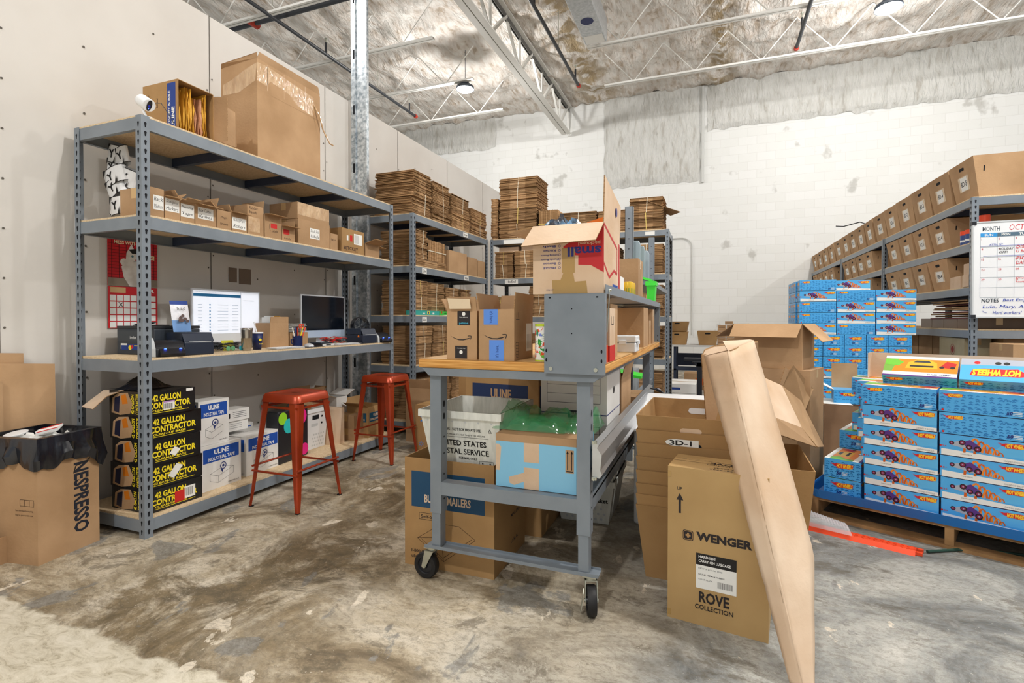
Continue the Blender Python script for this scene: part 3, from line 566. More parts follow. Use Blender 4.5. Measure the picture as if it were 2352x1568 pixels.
F.disc(cw*0.55,H*0.58,0.006,mat('cat_nose',(190,120,120),0.5)); F.lines([(cw*0.50,H*0.54),(cw*0.55,H*0.56),(cw*0.60,H*0.54)],0.002,BLACK)
F.text(cw*0.12,H*0.9,'MESS WITH THIS',0.022,YEL if 0 else mat('cream_print',(236,222,180),0.6),w=cw*0.66,bold=0.02); F.text(cw*0.76,H*0.62,'NS!',0.03,mat('cream_print',(236,222,180),0.6),w=cw*0.18,bold=0.03)
M.build('picture_sheet',T)
M=MB(); M.box(-0.003,0,0,cw,0,zm-zb-0.003,CRED); F=Face(M,(0,0,0),(0,1,0),(0,0,1)); H=zm-zb; F.rect(cw*0.04,H*0.84,cw*0.34,H*0.97,mat('tan_note',(206,170,120),0.6)); F.text(cw*0.72,H*0.87,'ER',0.022,PAPER,w=cw*0.22,bold=0.03)
for i in range(7):
    for j in range(5): F.M.poly([F.p(cw*(0.03+i*0.135),H*(0.0+j*0.16)+0.003),F.p(cw*(0.03+i*0.135+0.12),H*(0.0+j*0.16)+0.003),F.p(cw*(0.03+i*0.135+0.12),H*(j*0.16+0.145)),F.p(cw*(0.03+i*0.135),H*(j*0.16+0.145))],PAPER)
F.up(); F.text(cw*0.24,H*0.555,'X',0.035,BLACK,al='c',bold=0); M.build('month_sheet',T)
# ---- worktop: laser printer
def rbox(M,x0,x1,y0,y1,z0,z1,m): M.box(x0,x1,y0,y1,z0,z1,m)
T=thing('laser_printer','dark grey laser printer at the left end of the worktop','printer',(-3.62,2.2,S3))
M=MB(); M.box(0,0.36,0,0.31,0,0.165,DGREY); M.build('body',T,bevel=0.006)
M=MB(); M.box(0,0.36,0,0.31,0.166,0.185,mat('printer_black',(40,42,46),0.4)); M.box(0.1,0.22,0.05,0.2,0.185,0.192,BLKP); M.build('lid',T,bevel=0.003)
M=MB(); M.slab([(0.08,0.05,0.19),(0.16,0.05,0.21),(0.16,0.15,0.21),(0.08,0.15,0.19)],0.004,BLKP); M.build('paper_stop',T)
M=MB(); F=Face(M,(0,0,0),(1,0,0),(0,0,1)); F.rect(0.01,0.085,0.35,0.155,mat('printer_panel',(62,68,74),0.4)); F.text(0.13,0.10,'brother',0.02,LGREY,w=0.06,bold=0.03); F.rect(0.04,0.035,0.1,0.072,PAPER); F.rect(0.045,0.03,0.1,0.06,NAVY); F.rect(0.104,0.03,0.26,0.066,NAVY); F.disc(0.13,0.045,0.016,YEL,n=10); F.disc(0.15,0.05,0.012,RED); F.rect(0.17,0.055,0.25,0.06,YEL); M.build('front_panel',T)
M=MB(); F=Face(M,(0.36,0,0),(0,1,0),(0,0,1)); F.rect(0.04,0.015,0.27,0.06,BLKP); M.build('side_vent',T)
def dymo(loc,rz,label):
    T=thing('label_writer',label,'label printer',loc,rz); M=MB(); n=14
    for s in (0,1):
        x0=0.0 if s==0 else 0.022; x1=0.022 if s==0 else 0.175; r=0.075 if s==0 else 0.062; mm=LGREY if s==0 else BLKP
        P=[(0.16*k/n+0.01,0.02+ (r*1.7 if s==0 else r*1.5)*math.sin(math.pi*min(1,(k/n)*0.92+0.08))**0.6*(1 if k<n else 0.3)) for k in range(n+1)]
        P=[(0.0,0.0)]+[(0.005+0.165*k/n, (0.115 if s==0 else 0.1)*math.sin(math.pi*(0.10+0.8*k/n))**0.7) for k in range(n+1)]+[(0.17,0.0)]
        vs=[(x0,y,z) for y,z in P]+[(x1,y,z) for y,z in P]; k=len(P)
        M.add(vs,[tuple(range(k)),tuple(range(k,2*k))[::-1]]+[(i,i+k,(i+1)%k+k,(i+1)%k) for i in range(k)],mm)
    M.build('shell',T,bevel=0.003)
    M=MB(); M.slab([(0.04,-0.03,0.02),(0.17,-0.03,0.02),(0.17,0.01,0.05),(0.04,0.01,0.05)],0.02,BLKP); M.build('front_tray',T)
    M=MB(); 
    for x in (0.07,0.15): M.lathe([(0,0.052),(0.006,0.052),(0.008,0.046)],(x,0.0,0),mat('blue_led',(70,110,255),0.3,emit=3),10)
    M.build('button_light',T)
dymo((-3.10,2.075,S3),R90*0.75,'black and pale label writer with blue lights beside the laser printer')
def zebra(loc,rz,label):
    ZB=mat('navy_black_plastic',(38,46,62),0.35); T=thing('thermal_printer',label,'label printer',loc,rz); M=MB(); M.box(0,0.19,0,0.22,0,0.085,ZB); M.build('body',T,bevel=0.008)
    M=MB(); M.slab([(0,0,0.086),(0.19,0,0.086),(0.19,0.03,0.14),(0.19,0.2,0.145),(0,0.2,0.145),(0,0.03,0.14)][0:3]+[(0,0.03,0.14)],0.004,ZB); M.box(0.0,0.19,0.028,0.215,0.087,0.143,ZB); M.build('cover',T,bevel=0.008)
    M=MB(); F=Face(M,(0,0,0),(1,0,0),(0,0,1)); F.rect(0.03,0.083,0.17,0.0865,LGREY); F2=Face(M,(0,0.22,0),(0,-1,0),(0,0,1)); F2.poly([(0.15,0.06),(0.175,0.06),(0.168,0.083),(0.152,0.075)],ORG); M.build('slot_trim',T)
zebra((-3.065,2.255,S3),R90*0.93,'navy black thermal label printer with orange badge beside the snack bag')
zebra((-3.07,4.03,S3),R90*0.93,'navy black thermal label printer with orange badge near the desk fan')
dymo((-3.05,4.24,S3),R90*0.9,'black and pale label writer with blue lights at the far desk end')
# snack pouch
T=thing('snack_pouch','white and blue snack pouch leaning on the label printer','snack bag',(-3.17,2.32,S3+0.147),R90*0.9)
M=MB(); n,k=6,8; SN=noisy('pouch_film',(226,228,236),(240,240,246),20,0.3,0.3); SB=mat('pouch_blue',(120,160,214),0.3)
def pv(u,v,s): return (-0.055+0.11*u+0.01*v*0, s*0.022*math.sin(math.pi*u)*math.sin(math.pi*min(v*0.9+0.05,1))+0.05*v, 0.2*v)
for s in (-1,1):
    vs=[pv(i/n,j/k,s) for i in range(n+1) for j in range(k+1)]; q=[(i*(k+1)+j,(i+1)*(k+1)+j,(i+1)*(k+1)+j+1,i*(k+1)+j+1) for i in range(n) for j in range(k)]
    M.add(vs,[f for f in q if f[0]%(k+1)<3],SB); M.add(vs,[f for f in q if 3<=f[0]%(k+1)<k-1],SN); M.add(vs,[f for f in q if f[0]%(k+1)>=k-1],NAVY)
F=Face(M,(-0.05,-0.021,0.03),(1,0,0),Vector((0,0.24,1))); CH=mat('chocolate_print',(70,36,28),0.4)
for x,y in ((0.035,0.06),(0.05,0.075),(0.062,0.055),(0.045,0.045),(0.075,0.04),(0.03,0.045)): F.disc(x,y,0.011,CH,n=7)
F.text(0.02,0.115,'b.s.d',0.02,BLACK,w=0.05,bold=0)
M.build('pouch',T,smooth=True)
# computers
SILV=mat('silver_frame',(214,218,224),0.3,metal=0.3); SCRW=mat('lit_screen',(232,238,250),0.3,emit=0.35); SCRD=mat('dark_screen',(16,22,32),0.12,spec=0.8)
def imac(px0,py0,px1,py1,yb,v,label,lit):
    a=PX(px0,py0,v); b=PX(px1,py1,v); W=b.y-a.y; zt=a.z; zb=PX(px1,yb,v).z; T=thing('desktop_computer',label,'computer',(v,a.y,S3)); zt-=S3; zb-=S3; ch=(zt-zb)*0.17
    M=MB(); M.box(-0.014,0,0,W,zb,zt,SILV); M.box(0,0.0006,0,W,zb,zb+ch,mat('chin_blue',(180,198,222),0.35) if not lit else mat('chin_white',(226,228,230),0.35)); M.build('frame',T,bevel=0.002)
    M=MB(); F=Face(M,(0.0005,0.012,zb+ch),(0,1,0),(0,0,1)); sw,sh=W-0.024,zt-zb-ch-0.012; F.rect(0,0,sw,sh,SCRW if lit else SCRD)
    if lit:
        F.rect(0,sh*0.86,sw*0.7,sh*0.93,mat('app_bar',(20,84,124),0.4,emit=0.3)); F.rect(sw*0.7,0,sw*0.704,sh,DGREY); g=mat('screen_text',(150,158,170),0.5,emit=0.3)
        F.text(sw*0.02,sh*0.955,'Orders   Inventory',0.008,g,w=sw*0.3,bold=0)
        for i in range(9):
            F.rect(sw*0.22,sh*(0.06+i*0.075),sw*0.24,sh*(0.09+i*0.075),mat('thumb_blue',(70,120,160),0.5,emit=0.3))
            for x0,x1 in ((0.06,0.12),(0.34,0.5),(0.56,0.66)): F.line((sw*x0,sh*(0.075+i*0.075)),(sw*x1,sh*(0.075+i*0.075)),0.003,g)
        F.line((sw*0.74,sh*0.8),(sw*0.92,sh*0.8),0.003,g)
    M.build('screen',T)
    M=MB(); M.slab([(-0.014,W/2-0.06,zb+0.10),(-0.014,W/2+0.06,zb+0.10),(-0.05,W/2+0.06,0.006),(-0.05,W/2-0.06,0.006)],0.005,SILV); M.box(-0.12,0.09,W/2-0.065,W/2+0.065,0,0.006,SILV); M.build('stand',T)
imac(440,661,596,671,782,-3.46,'silver desktop computer with bright white screen on the desk','' or True)
imac(691,675,791,682,772,-3.42,'silver blue desktop computer with black smudged screen on the desk',False)
# desk clutter
def lathe_thing(name,label,cat,loc,prof,m,n=24,extra=None):
    T=thing(name,label,cat,loc); M=MB(); M.lathe(prof,(0,0,0),m,n); M.build('body',T,smooth=True)
    if extra: extra(T)
    return T
STL=mat('brushed_steel',(176,170,162),0.22,metal=0.9)
lathe_thing('steel_tumbler','brushed steel tumbler in front of the bright screen','cup',(-3.16,2.80,S3),[(0,0.001),(0.028,0),(0.03,0.01),(0.041,0.15),(0.042,0.165),(0.037,0.165),(0.036,0.02),(0,0.012)],STL)
def cupx(T):
    M=MB(); M.lathe([(0.042,0.122),(0.044,0.126),(0.041,0.132),(0,0.132)],(0,0,0),WPL,20); M.build('lid',T); M=MB(); M.cyl((0,0,0.12),(-0.01,-0.02,0.21),0.0035,WPL,8); M.build('straw',T)
    M=MB(); F=Face(M,(0.037,-0.03,0),(0.2,1,0),(0,0,1)); F.disc(0.02,0.075,0.012,YEL,ry=0.01); F.text(0.01,0.04,'CUP',0.008,YEL,w=0.03); M.build('printed_logo',T)
lathe_thing('drink_cup','navy drink cup with white lid and straw','cup',(-3.20,2.93,S3),[(0,0),(0.028,0),(0.041,0.125),(0,0.125)],mat('cup_navy',(20,34,84),0.35),extra=cupx)
carton('small_carton','open carton holding envelopes behind the navy cup on the desk','box',(-3.30,3.15,S3),R90,0.19,0.16,0.20,open_=True,flaps={'F':5},fl=0.05)
for i in range(7): M=MB(); M.box(-0.10,0,-0.002,0.002,0,0.24+0.012*math.sin(i*2),ENV if i>1 else PAPER); tag(M.build('envelope',loc=(-3.31,3.17+0.022*i,S3+0.006)),'envelope standing upright in the desk carton','envelope','envelopes in the desk carton')
for i in range(9): M=MB(); dx=0.01*math.sin(i*2.3); M.slab([(dx,0,0),(0.16+dx,0,0.004*math.sin(i)),(0.16+dx,0.2,0.004),(dx,0.2,0)],0.002,PAPER); tag(M.build('paper_sheet',loc=(-3.48,3.36,S3+0.125+i*0.008)),'white sheet in the ragged paper pile left of the dark screen','paper','papers in the ragged pile')
carton('small_carton','low brown carton under the ragged paper pile on the desk','box',(-3.30,3.36,S3),R90,0.2,0.2,0.118)
# keyboards, mice
def kb(loc,L,label,m=WPL):
    T=thing('keyboard',label,'keyboard',loc); M=MB(); M.slab([(0,0,0.012),(0.11,0,0.008),(0.11,L,0.008),(0,L,0.012)],0.006,SILV); M.build('case',T)
    M=MB()
    for r in range(5):
        for c in range(int(L/0.019)): M.box(0.008+r*0.019,0.008+r*0.019+0.016,0.006+c*0.019,0.006+c*0.019+0.0165,0.0105,0.0135,m)
    o=M.build('keys',T); return T
kb((-3.17,2.98,S3),0.01+0.28,'white keyboard at the desk edge in front of the bright screen')
kb((-3.16,3.66,S3),0.3,'white keyboard in front of the dark screen')
def mouse(loc,label,m):
    M=MB(); vs=[];n=10;k=5
    M.add([( 0.05*math.cos(6.283*i/n)*math.cos(j*0.38),0.03*math.sin(6.283*i/n)*math.cos(j*0.38),0.026*math.sin(j*0.38)) for j in range(k) for i in range(n)],[(j*n+i,j*n+(i+1)%n,(j+1)*n+(i+1)%n,(j+1)*n+i) for j in range(k-1) for i in range(n)]+[tuple((k-1)*n+i for i in range(n))],m)
    return tag(M.build('computer_mouse',loc=loc,smooth=True),label,'mouse')
M=MB(); M.box(0,0.18,0,0.2,0,0.004,BLKP); tag(M.build('mouse_pad',loc=(-3.22,3.28,S3)),'black mouse pad before the carton of envelopes','mouse pad')
mouse((-3.12,3.38,S3+0.005),'silver mouse on the black pad near the postal scale',SILV); mouse((-3.11,4.0,S3),'black mouse left of the far label printer',BLKP)
# postal scale
T=thing('postal_scale','black postal scale with grey display on the desk edge','scale',(-3.24,3.50,S3)); M=MB(); M.box(0,0.15,0,0.16,0,0.02,BLKP); M.box(0.01,0.13,0.01,0.15,0.02,0.032,DGREY); M.build('platform',T,bevel=0.004)
M=MB(); F=Face(M,(0.1505,0,0),(0,1,0),(0,0,1)); F.rect(0.005,0.002,0.155,0.02,LGREY); F.rect(0.05,0.005,0.11,0.017,DGREY); M.build('display',T)
# pen pot
T=thing('pen_pot','dark blue mug of pens and scissors between the two computers','pen holder',(-3.28,3.42,S3)); M=MB(); M.lathe([(0,0.004),(0.036,0.004),(0.036,0),(0.04,0),(0.04,0.09),(0.036,0.09),(0.036,0.006)],(0,0,0),mat('cup_navy',(20,34,84),0.35),20); M.tube([(0,-0.04,0.07),(0,-0.07,0.06),(0,-0.07,0.03),(0,-0.04,0.02)],0.005,mat('cup_navy',(20,34,84),0.35)); M.build('mug',T)
for i,(dx,dy,m) in enumerate(((0.02,-0.03,BLACK),(0.0,-0.045,PAPER),(-0.02,0.0,NAVY),(0.01,0.035,YEL),(-0.02,0.02,RED),(0.02,0.05,ORP))):
    M=MB(); M.cyl((-3.28+dx*0.3,3.42+dy*0.3,S3+0.01),(-3.28+dx*1.3,3.42+dy*1.3,S3+0.16),0.0045,m,8); tag(M.build('pen'),'pen or marker standing in the dark blue mug','pen','pens in the mug')
T=thing('scissors','orange handled scissors sticking up from the mug','scissors',(-3.285,3.47,S3+0.15)); 
M=MB(); M.bar((0,0,0),(0,0.0,-0.1),0.01,0.003,STL); M.build('blades',T)
for s in (-1,1): M=MB(); M.tube([(0,s*0.012+0.014*math.cos(t),0.02+0.018*math.sin(t)) for t in [i*0.7 for i in range(10)]],0.004,ORP,6); M.build('handle',T)
# desk fan
T=thing('desk_fan','small black round desk fan at the far end of the desk','fan',(-3.27,4.25,S3+0.0),-0.35)
M=MB(); M.lathe([(0,0.0),(0.055,0),(0.055,0.01),(0.02,0.02),(0.015,0.08)],(0,0,0),BLKP,20); M.build('base',T,smooth=True)
M=MB(); M.lathe([(0.085,-0.05),(0.092,-0.03),(0.092,0.02),(0.088,0.03),(0.08,0.03),(0.084,0.0),(0.08,-0.045)],(0,0,0.165),BLKP,28,axis='x'); M.build('housing',T,smooth=True)
M=MB()
for r in (0.02,0.035,0.05,0.065,0.08): M.tube([(0.03,r*math.cos(t),0.165+r*math.sin(t)) for t in [i*0.3142 for i in range(21)]],0.0014,DGREY,5)
for i in range(8): t=i*math.pi/4; M.cyl((0.03,0.01*math.cos(t),0.165+0.01*math.sin(t)),(0.03,0.082*math.cos(t),0.165+0.082*math.sin(t)),0.0016,DGREY,5)
M.lathe([(0,0.034),(0.018,0.03)],(0,0,0.165),BLKP,14,axis='x'); M.build('grille',T)
M=MB()
for i in range(5):
    t=i*1.2566; a=Vector((0,math.cos(t),math.sin(t))); b=Vector((0,-math.sin(t),math.cos(t))); o=Vector((0,0,0.165)); M.slab([o+a*0.012,o+a*0.07-b*0.01,o+a*0.07+b*0.03+Vector((0.012,0,0)),o+a*0.015+b*0.012],0.002,DGREY)
M.build('blades',T)
# cable tangles and small bits
random.seed(9)
def tangle(y0,y1,x0,x1,label,cols,n=9):
    T=thing('cable_tangle',label,'cables',((x0+x1)/2,(y0+y1)/2,S3)); X,Y=(x1-x0)/2,(y1-y0)/2
    for c in cols:
        M=MB()
        for i in range(n): 
            P=[Vector((random.uniform(-X,X),random.uniform(-Y,Y),random.uniform(0.004,0.06))) for _ in range(5)]; Q=[]
            for k in range(4):
                for s in range(5): q=s/5; Q.append(P[k].lerp(P[k+1],q)+Vector((0,0,0.012*math.sin(q*3.14))))
            M.tube(Q,0.0026,c,5)
        M.build('cable',T)
tangle(2.56,2.9,-3.42,-3.24,'tangle of black cables below the bright screen',[BLKP,DGREY],8)
tangle(3.72,4.02,-3.36,-3.2,'tangle of red and black cables below the dark screen',[BLKP,RED],6)
tangle(3.3,3.6,-3.36,-3.3,'pale cable loop over the postal scale',[mat('cream_cable',(226,208,196),0.5)],2)
M=MB(); M.slab([(0,0,0),(0,0.1,0),(-0.02,0.1,0.075),(-0.02,0,0.075)],0.002,mat('yellow_card',(226,222,70),0.6)); F=Face(M,(0.001,0,0),(0,1,0),Vector((-0.25,0,1))); F.text(0.01,0.05,'GONE GONE',0.008,DGREY,w=0.08); tag(M.build('yellow_card',loc=(-3.3,2.72,S3)),'small yellow card standing below the bright screen','card')
for i,(y,c) in enumerate(((2.70,(86,150,110)),(2.76,(20,150,170)))):
    M=MB(); 
    for s in (-1,1): M.lathe([(0,0.006),(0.014,0.004),(0.018,0),(0.016,-0.002)],(0,s*0.02,0.02),mat(f'glass_tint_{i}',c,0.1,spec=0.9),14,axis='x')
    M.bar((-0.002,-0.045,0.024),(-0.002,0.045,0.024),0.003,0.004,BLKP); M.bar((-0.002,-0.042,0.024),(-0.1,-0.04,0.01),0.003,0.003,BLKP); M.bar((-0.002,0.042,0.024),(-0.1,0.04,0.01),0.003,0.003,BLKP)
    tag(M.build('sunglasses',loc=(-3.2+0.02*i,y+0.03*i,S3)),('green' if i==0 else 'turquoise')+' tinted glasses lying below the bright screen','glasses')
M=MB(); M.slab([(0,0,0),(0.07,0.01,0),(0.07,0.09,0.0),(0,0.08,0)],0.004,mat('yellow_note',(226,232,120),0.7)); tag(M.build('note_pad',loc=(-3.25,3.6,S3+0.006)),'pale yellow note pad beside the postal scale','note pad')
# ---- bottom shelf
CON=noisy('contractor_box',(18,20,22),(30,34,36),8,0.28,0.25,spec=0.6)
def contr(z,y0,dy,x0,lab,h=0.16,L=0.36,rz=0,sticker=0):
    T=thing('trash_bag_box',lab,'box',(x0,y0,z),R90+rz); M=MB(); w=L; d=0.34
    M.box(0.0,w,0,d,0,h,CON); S=sides(M,w,d,h); F=S['F']
    F.text(0.03,h*0.60,'42 GALLON',h*0.27,YEL,w=w*0.58,bold=0.040); F.text(0.01,h*0.29,'CONTRACTOR',h*0.27,YEL,w=w*0.86,bold=0.040); F.text(0.03,h*0.17,'CLEAN-UP BAGS',h*0.09,YEL,w=w*0.6,bold=0.03); F.line((0.03,h*0.12),(w*0.85,h*0.12),0.003,YEL)
    if sticker==1: F.rect(w*0.32,h*0.2,w*0.55,h*0.5,PAPER); [F.line((w*(0.34+i*0.02),h*0.24),(w*(0.34+i*0.02),h*0.46),0.003,BLACK) for i in range(9)]; F.rect(w*0.32,h*0.5,w*0.55,h*0.56,mat('lilac',(196,150,210),0.6)); F.rect(w*0.8,h*0.86,w*0.95,h*0.98,PAPER)
    if sticker==2: F.poly([(w*0.36,h*0.35),(w*0.47,h*0.2),(w*0.58,h*0.45),(w*0.46,h*0.6)],PAPER)
    if sticker==3: F.poly([(w*0.34,h*0.4),(w*0.45,h*0.25),(w*0.62,h*0.7),(w*0.5,h*0.85)],PAPER)
    if sticker==4: F.rect(w*0.45,h*0.15,w*0.64,h*0.65,RED); F.rect(w*0.64,h*0.2,w*0.85,h*0.75,PAPER); [F.line((w*(0.67+i*0.02),h*0.3),(w*(0.67+i*0.02),h*0.68),0.003,BLACK) for i in range(7)]
    L_=S['L']; L_.rect(d-0.07,h*0.55,d-0.02,h*0.9,mat('flag_print',(206,196,206),0.6)); 
    for k in range(3): L_.line((d-0.07,h*(0.58+k*0.12)),(d-0.02,h*(0.58+k*0.12)),0.004,RED)
    L_.text(d-0.075,h*0.08,'CONTRACTOR',0.026,YEL,w=h*0.85,rot=R90,bold=0.025); L_.text(d-0.115,h*0.08,'42 GALLON',0.026,YEL,w=h*0.8,rot=R90,bold=0.025)
    # torn end showing rolled bags
    L_.poly([(0.02,h*0.08),(0.10,0.0),(0.19,h*0.1),(0.21,h*0.5),(0.17,h*0.95),(0.08,h*0.9),(0.03,h*0.7)],CARD)
    L_.poly([(0.04,h*0.15),(0.09,h*0.08),(0.10,h*0.8),(0.05,h*0.7)],mat('navy_film',(30,34,60),0.3)); L_.poly([(0.12,h*0.45),(0.17,h*0.5),(0.15,h*0.9),(0.11,h*0.8)],mat('orange_film',(214,122,30),0.35))
    M.build('body',T,bevel=0.006)
    return T
z=S4
for i,(h,L,dy,st,l) in enumerate(((0.135,0.335,0.0,4,'bottom box of the contractor bag stack, red sticker on it'),(0.145,0.345,0.0,3,'second contractor bag box from the bottom, grey slip stuck on'),(0.145,0.32,0.005,2,'middle contractor bag box, tilted white barcode label on it'),(0.145,0.34,0.0,0,'second contractor bag box from the top, no sticker'),(0.145,0.30,-0.01,1,'top contractor bag box with lilac edged barcode label'))):
    contr(z,2.04+dy,0,-3.075-0.012*(i%2),l,h=h,L=L,sticker=st); z+=h+0.001
zt=z
M=MB(); P=[(0,0,0),(-0.14,-0.09,-0.03),(-0.27,-0.10,-0.09),(-0.28,0.12,-0.03),(-0.12,0.16,0.0)]; M.slab([(-3.30,2.04,zt+0.004),(-3.36,1.98,zt-0.03),(-3.40,1.93,zt-0.10),(-3.56,1.96,zt-0.10),(-3.52,2.06,zt-0.01)][::-1],0.004,CARDL,CARDE); tag(M.build('loose_flap'),'bent cardboard flap drooping from the top of the contractor boxes','cardboard')
# crumpled black bag on top
M=MB(); n=10; vs=[];random.seed(3)
for i in range(n+1):
    for j in range(n+1):
        u,v=i/n-0.5,j/n-0.5; r=max(0,1-2*math.hypot(u,v)); vs.append((u*0.24,v*0.26,0.004+0.09*r+0.03*noise.noise(Vector((u*9,v*9,2)))*r*2))
M.add(vs,[(i*(n+1)+j,(i+1)*(n+1)+j,(i+1)*(n+1)+j+1,i*(n+1)+j+1) for i in range(n) for j in range(n)],BAG); tag(M.build('black_bag',loc=(-3.32,2.17,zt)),'crumpled black bag on top of the contractor boxes','bag')
WCARD=noisy('white_carton',(222,220,216),(236,235,232),4,0.65,0.05); UBL=mat('carton_blue',(22,76,168),0.55)
def utape(loc,rz,lab,w=0.325,d=0.30,h=0.30):
    def deco(S,w,d,h):
        for F,ww in ((S['F'],w),(S['L'],d)):
            F.rect(ww*0.06,h*0.62,ww*0.94,h*0.93,UBL); F.text(ww*0.5,h*0.835,'ULINE',h*0.11,WHITE,w=ww*0.36,al='c',bold=0.04); F.text(ww*0.5,h*0.69,'INDUSTRIAL TAPE',h*0.08,WHITE,w=ww*0.66,al='c',bold=0.02)
            x=ww*0.22; y=h*0.2; L=[(x,y),(x,y+h*0.16),(x+ww*0.34,y+h*0.26),(x+ww*0.58,y+h*0.2),(x+ww*0.58,y+h*0.05),(x+ww*0.2,y-h*0.08),(x,y)]; F.lines(L,0.0016,DGREY); F.lines([(x,y+h*0.16),(x+ww*0.2,y+h*0.07),(x+ww*0.58,y+h*0.2)],0.0016,DGREY); F.lines([(x+ww*0.2,y+h*0.07),(x+ww*0.2,y-h*0.08)],0.0016,DGREY)
            F.ring(x+ww*0.32,y+h*0.28,h*0.075,0.006,mat('ink_blue',(40,56,120),0.6)); F.disc(x+ww*0.32,y+h*0.28,h*0.03,mat('ink_blue',(40,56,120),0.6)); F.poly([(x+ww*0.26,y+h*0.2),(x+ww*0.33,y+h*0.22),(x+ww*0.30,y+h*0.12)],mat('ink_blue',(40,56,120),0.6))
            F.text(ww*0.66,h*0.05,'1-800-295-5510',h*0.03,DGREY,w=ww*0.28,bold=0)
    return carton('tape_carton',lab,'box',loc,rz,w,d,h,m=WCARD,deco=deco,tape=False)
utape((-3.13,2.405,S4),R90+0.04,'white and blue tape carton, nearest on the bottom shelf')
utape((-3.16,2.415,S4+0.3015),R90+0.02,'white and blue tape carton stacked on the nearest one',w=0.235)
utape((-3.16,2.79,S4),R90+0.05,'white and blue tape carton behind the near stool',h=0.29)
utape((-3.47,2.80,S4),R90,'white tape carton at the back of the bottom shelf, under flat shoe boxes',w=0.33,d=0.15,h=0.32)
def shoe(S,w,d,h): S['F'].poly([(w*0.08,h*0.3),(w*0.24,h*0.12),(w*0.40,h*0.3),(w*0.40,h*0.72),(w*0.08,h*0.72)],BLACK); [S['F'].line((w*0.48,h*(0.3+k*0.15)),(w*0.9,h*(0.3+k*0.15)),0.003,DGREY) for k in range(4)]
carton('flat_carton','low white carton with black emblem, lower of the pair on tape cartons','box',(-3.2,2.72,S4+0.3015),R90,0.27,0.24,0.075,m=WCARD,deco=lambda S,w,d,h:[S['F'].line((w*0.1,h*(0.3+k*0.2)),(w*0.8,h*(0.3+k*0.2)),0.002,DGREY) for k in range(3)],tape=False).location=(-3.30,2.66,S4+0.3215)
carton('flat_carton','low white carton with black emblem, upper of the pair on tape cartons','box',(-3.29,2.655,S4+0.3975),R90,0.28,0.25,0.085,m=WCARD,deco=shoe,tape=False)
# pink black tote bag, white crate, tan box
T=thing('patterned_tote','black tote with pink, lime and teal shapes behind the near stool','bag',(-3.17,3.10,S4),R90+0.1); M=MB(); M.box(0,0.36,0,0.12,0,0.42,BLKP); F=Face(M,(0,0,0),(1,0,0),(0,0,1))
for x,y,r,c in ((0.05,0.36,0.05,(150,214,40)),(0.12,0.29,0.06,(40,190,190)),(0.27,0.34,0.07,(226,30,130)),(0.24,0.2,0.04,(120,60,150)),(0.31,0.06,0.05,(226,30,130)),(0.22,0.1,0.05,(60,170,170))): F.disc(x,y,r,mat('tote_%d_%d'%(c[0],c[1]),c,0.6))
for k in range(5): a=k*1.2566+0.3; F.poly([(0.17,0.385),(0.17+0.012*math.cos(a-0.4),0.385+0.012*math.sin(a-0.4)),(0.17+0.03*math.cos(a),0.385+0.03*math.sin(a)),(0.17+0.012*math.cos(a+0.4),0.385+0.012*math.sin(a+0.4))],PAPER)
M.build('body',T,bevel=0.01); M=MB(); M.tube([(0.1,0.02,0.42),(0.12,0.0,0.47),(0.22,0.0,0.47),(0.25,0.02,0.42)],0.006,BLKP); M.build('handle',T)
# white corrugated postal tote builder (tapered, open)
POST=noisy('tote_plastic',(214,216,208),(232,233,226),6,0.4,0.1,stretch=(8,8,1),spec=0.5)
def frustum_walls(M,wb,db,wt,dt,h,m,t=0.005,cx=0,cy=0,rim=0.0,fm=None):
    """open tapered bin, outer shell + inner shell, centred at cx,cy"""
    def ring(w,d,z): return [(cx-w/2,cy-d/2,z),(cx+w/2,cy-d/2,z),(cx+w/2,cy+d/2,z),(cx-w/2,cy+d/2,z)]
    vs=ring(wb,db,0)+ring(wt,dt,h)+ring(wt-2*t,dt-2*t,h)+ring(wb-2*t,db-2*t,t)
    fs=[(3,2,1,0)]+[(i,(i+1)%4,4+(i+1)%4,4+i) for i in range(4)]+[(4+i,4+(i+1)%4,8+(i+1)%4,8+i) for i in range(4)]+[(8+i,8+(i+1)%4,12+(i+1)%4,12+i) for i in range(4)]+[(12,13,14,15)]
    M.add(vs,fs,m)
    if rim: M.box(cx-wt/2-rim,cx+wt/2+rim,cy-dt/2-rim,cy-dt/2+t,h-0.035,h,m); M.box(cx-wt/2-rim,cx+wt/2+rim,cy+dt/2-t,cy+dt/2+rim,h-0.035,h,m); M.box(cx-wt/2-rim,cx-wt/2+t,cy-dt/2,cy+dt/2,h-0.035,h,m); M.box(cx+wt/2-t,cx+wt/2+rim,cy-dt/2,cy+dt/2,h-0.035,h,m)
def slant(M,wb,db,wt,dt,h,side='F',cx=0,cy=0):
    """print face lying on a slanted wall; returns Face with origin at the wall's bottom left and height"""
    if side=='F': o=Vector((cx-wb/2,cy-db/2,0)); ux=Vector((1,0,0)); up=Vector((0,-(dt-db)/2,h))
    if side=='R': o=Vector((cx+wb/2,cy-db/2,0)); ux=Vector((0,1,0)); up=Vector(((wt-wb)/2,0,h))
    if side=='L': o=Vector((cx-wb/2,cy+db/2,0)); ux=Vector((0,-1,0)); up=Vector((-(wt-wb)/2,0,h))
    return Face(M,o,ux,up)
T=thing('laundry_crate','white vented plastic crate seen between the stool legs','crate',(-3.28,3.66,S4),R90); M=MB(); frustum_walls(M,0.21,0.16,0.26,0.20,0.36,WPL,cx=0,cy=0.10,rim=0.008); F=slant(M,0.21,0.16,0.26,0.20,0.36,cx=0,cy=0.10)
F.rect(0.04,0.26,0.12,0.30,HOLE); F.disc(0.16,0.28,0.01,HOLE); F.disc(0.16,0.22,0.01,HOLE); F.rect(0.03,0.2,0.11,0.225,LGREY)
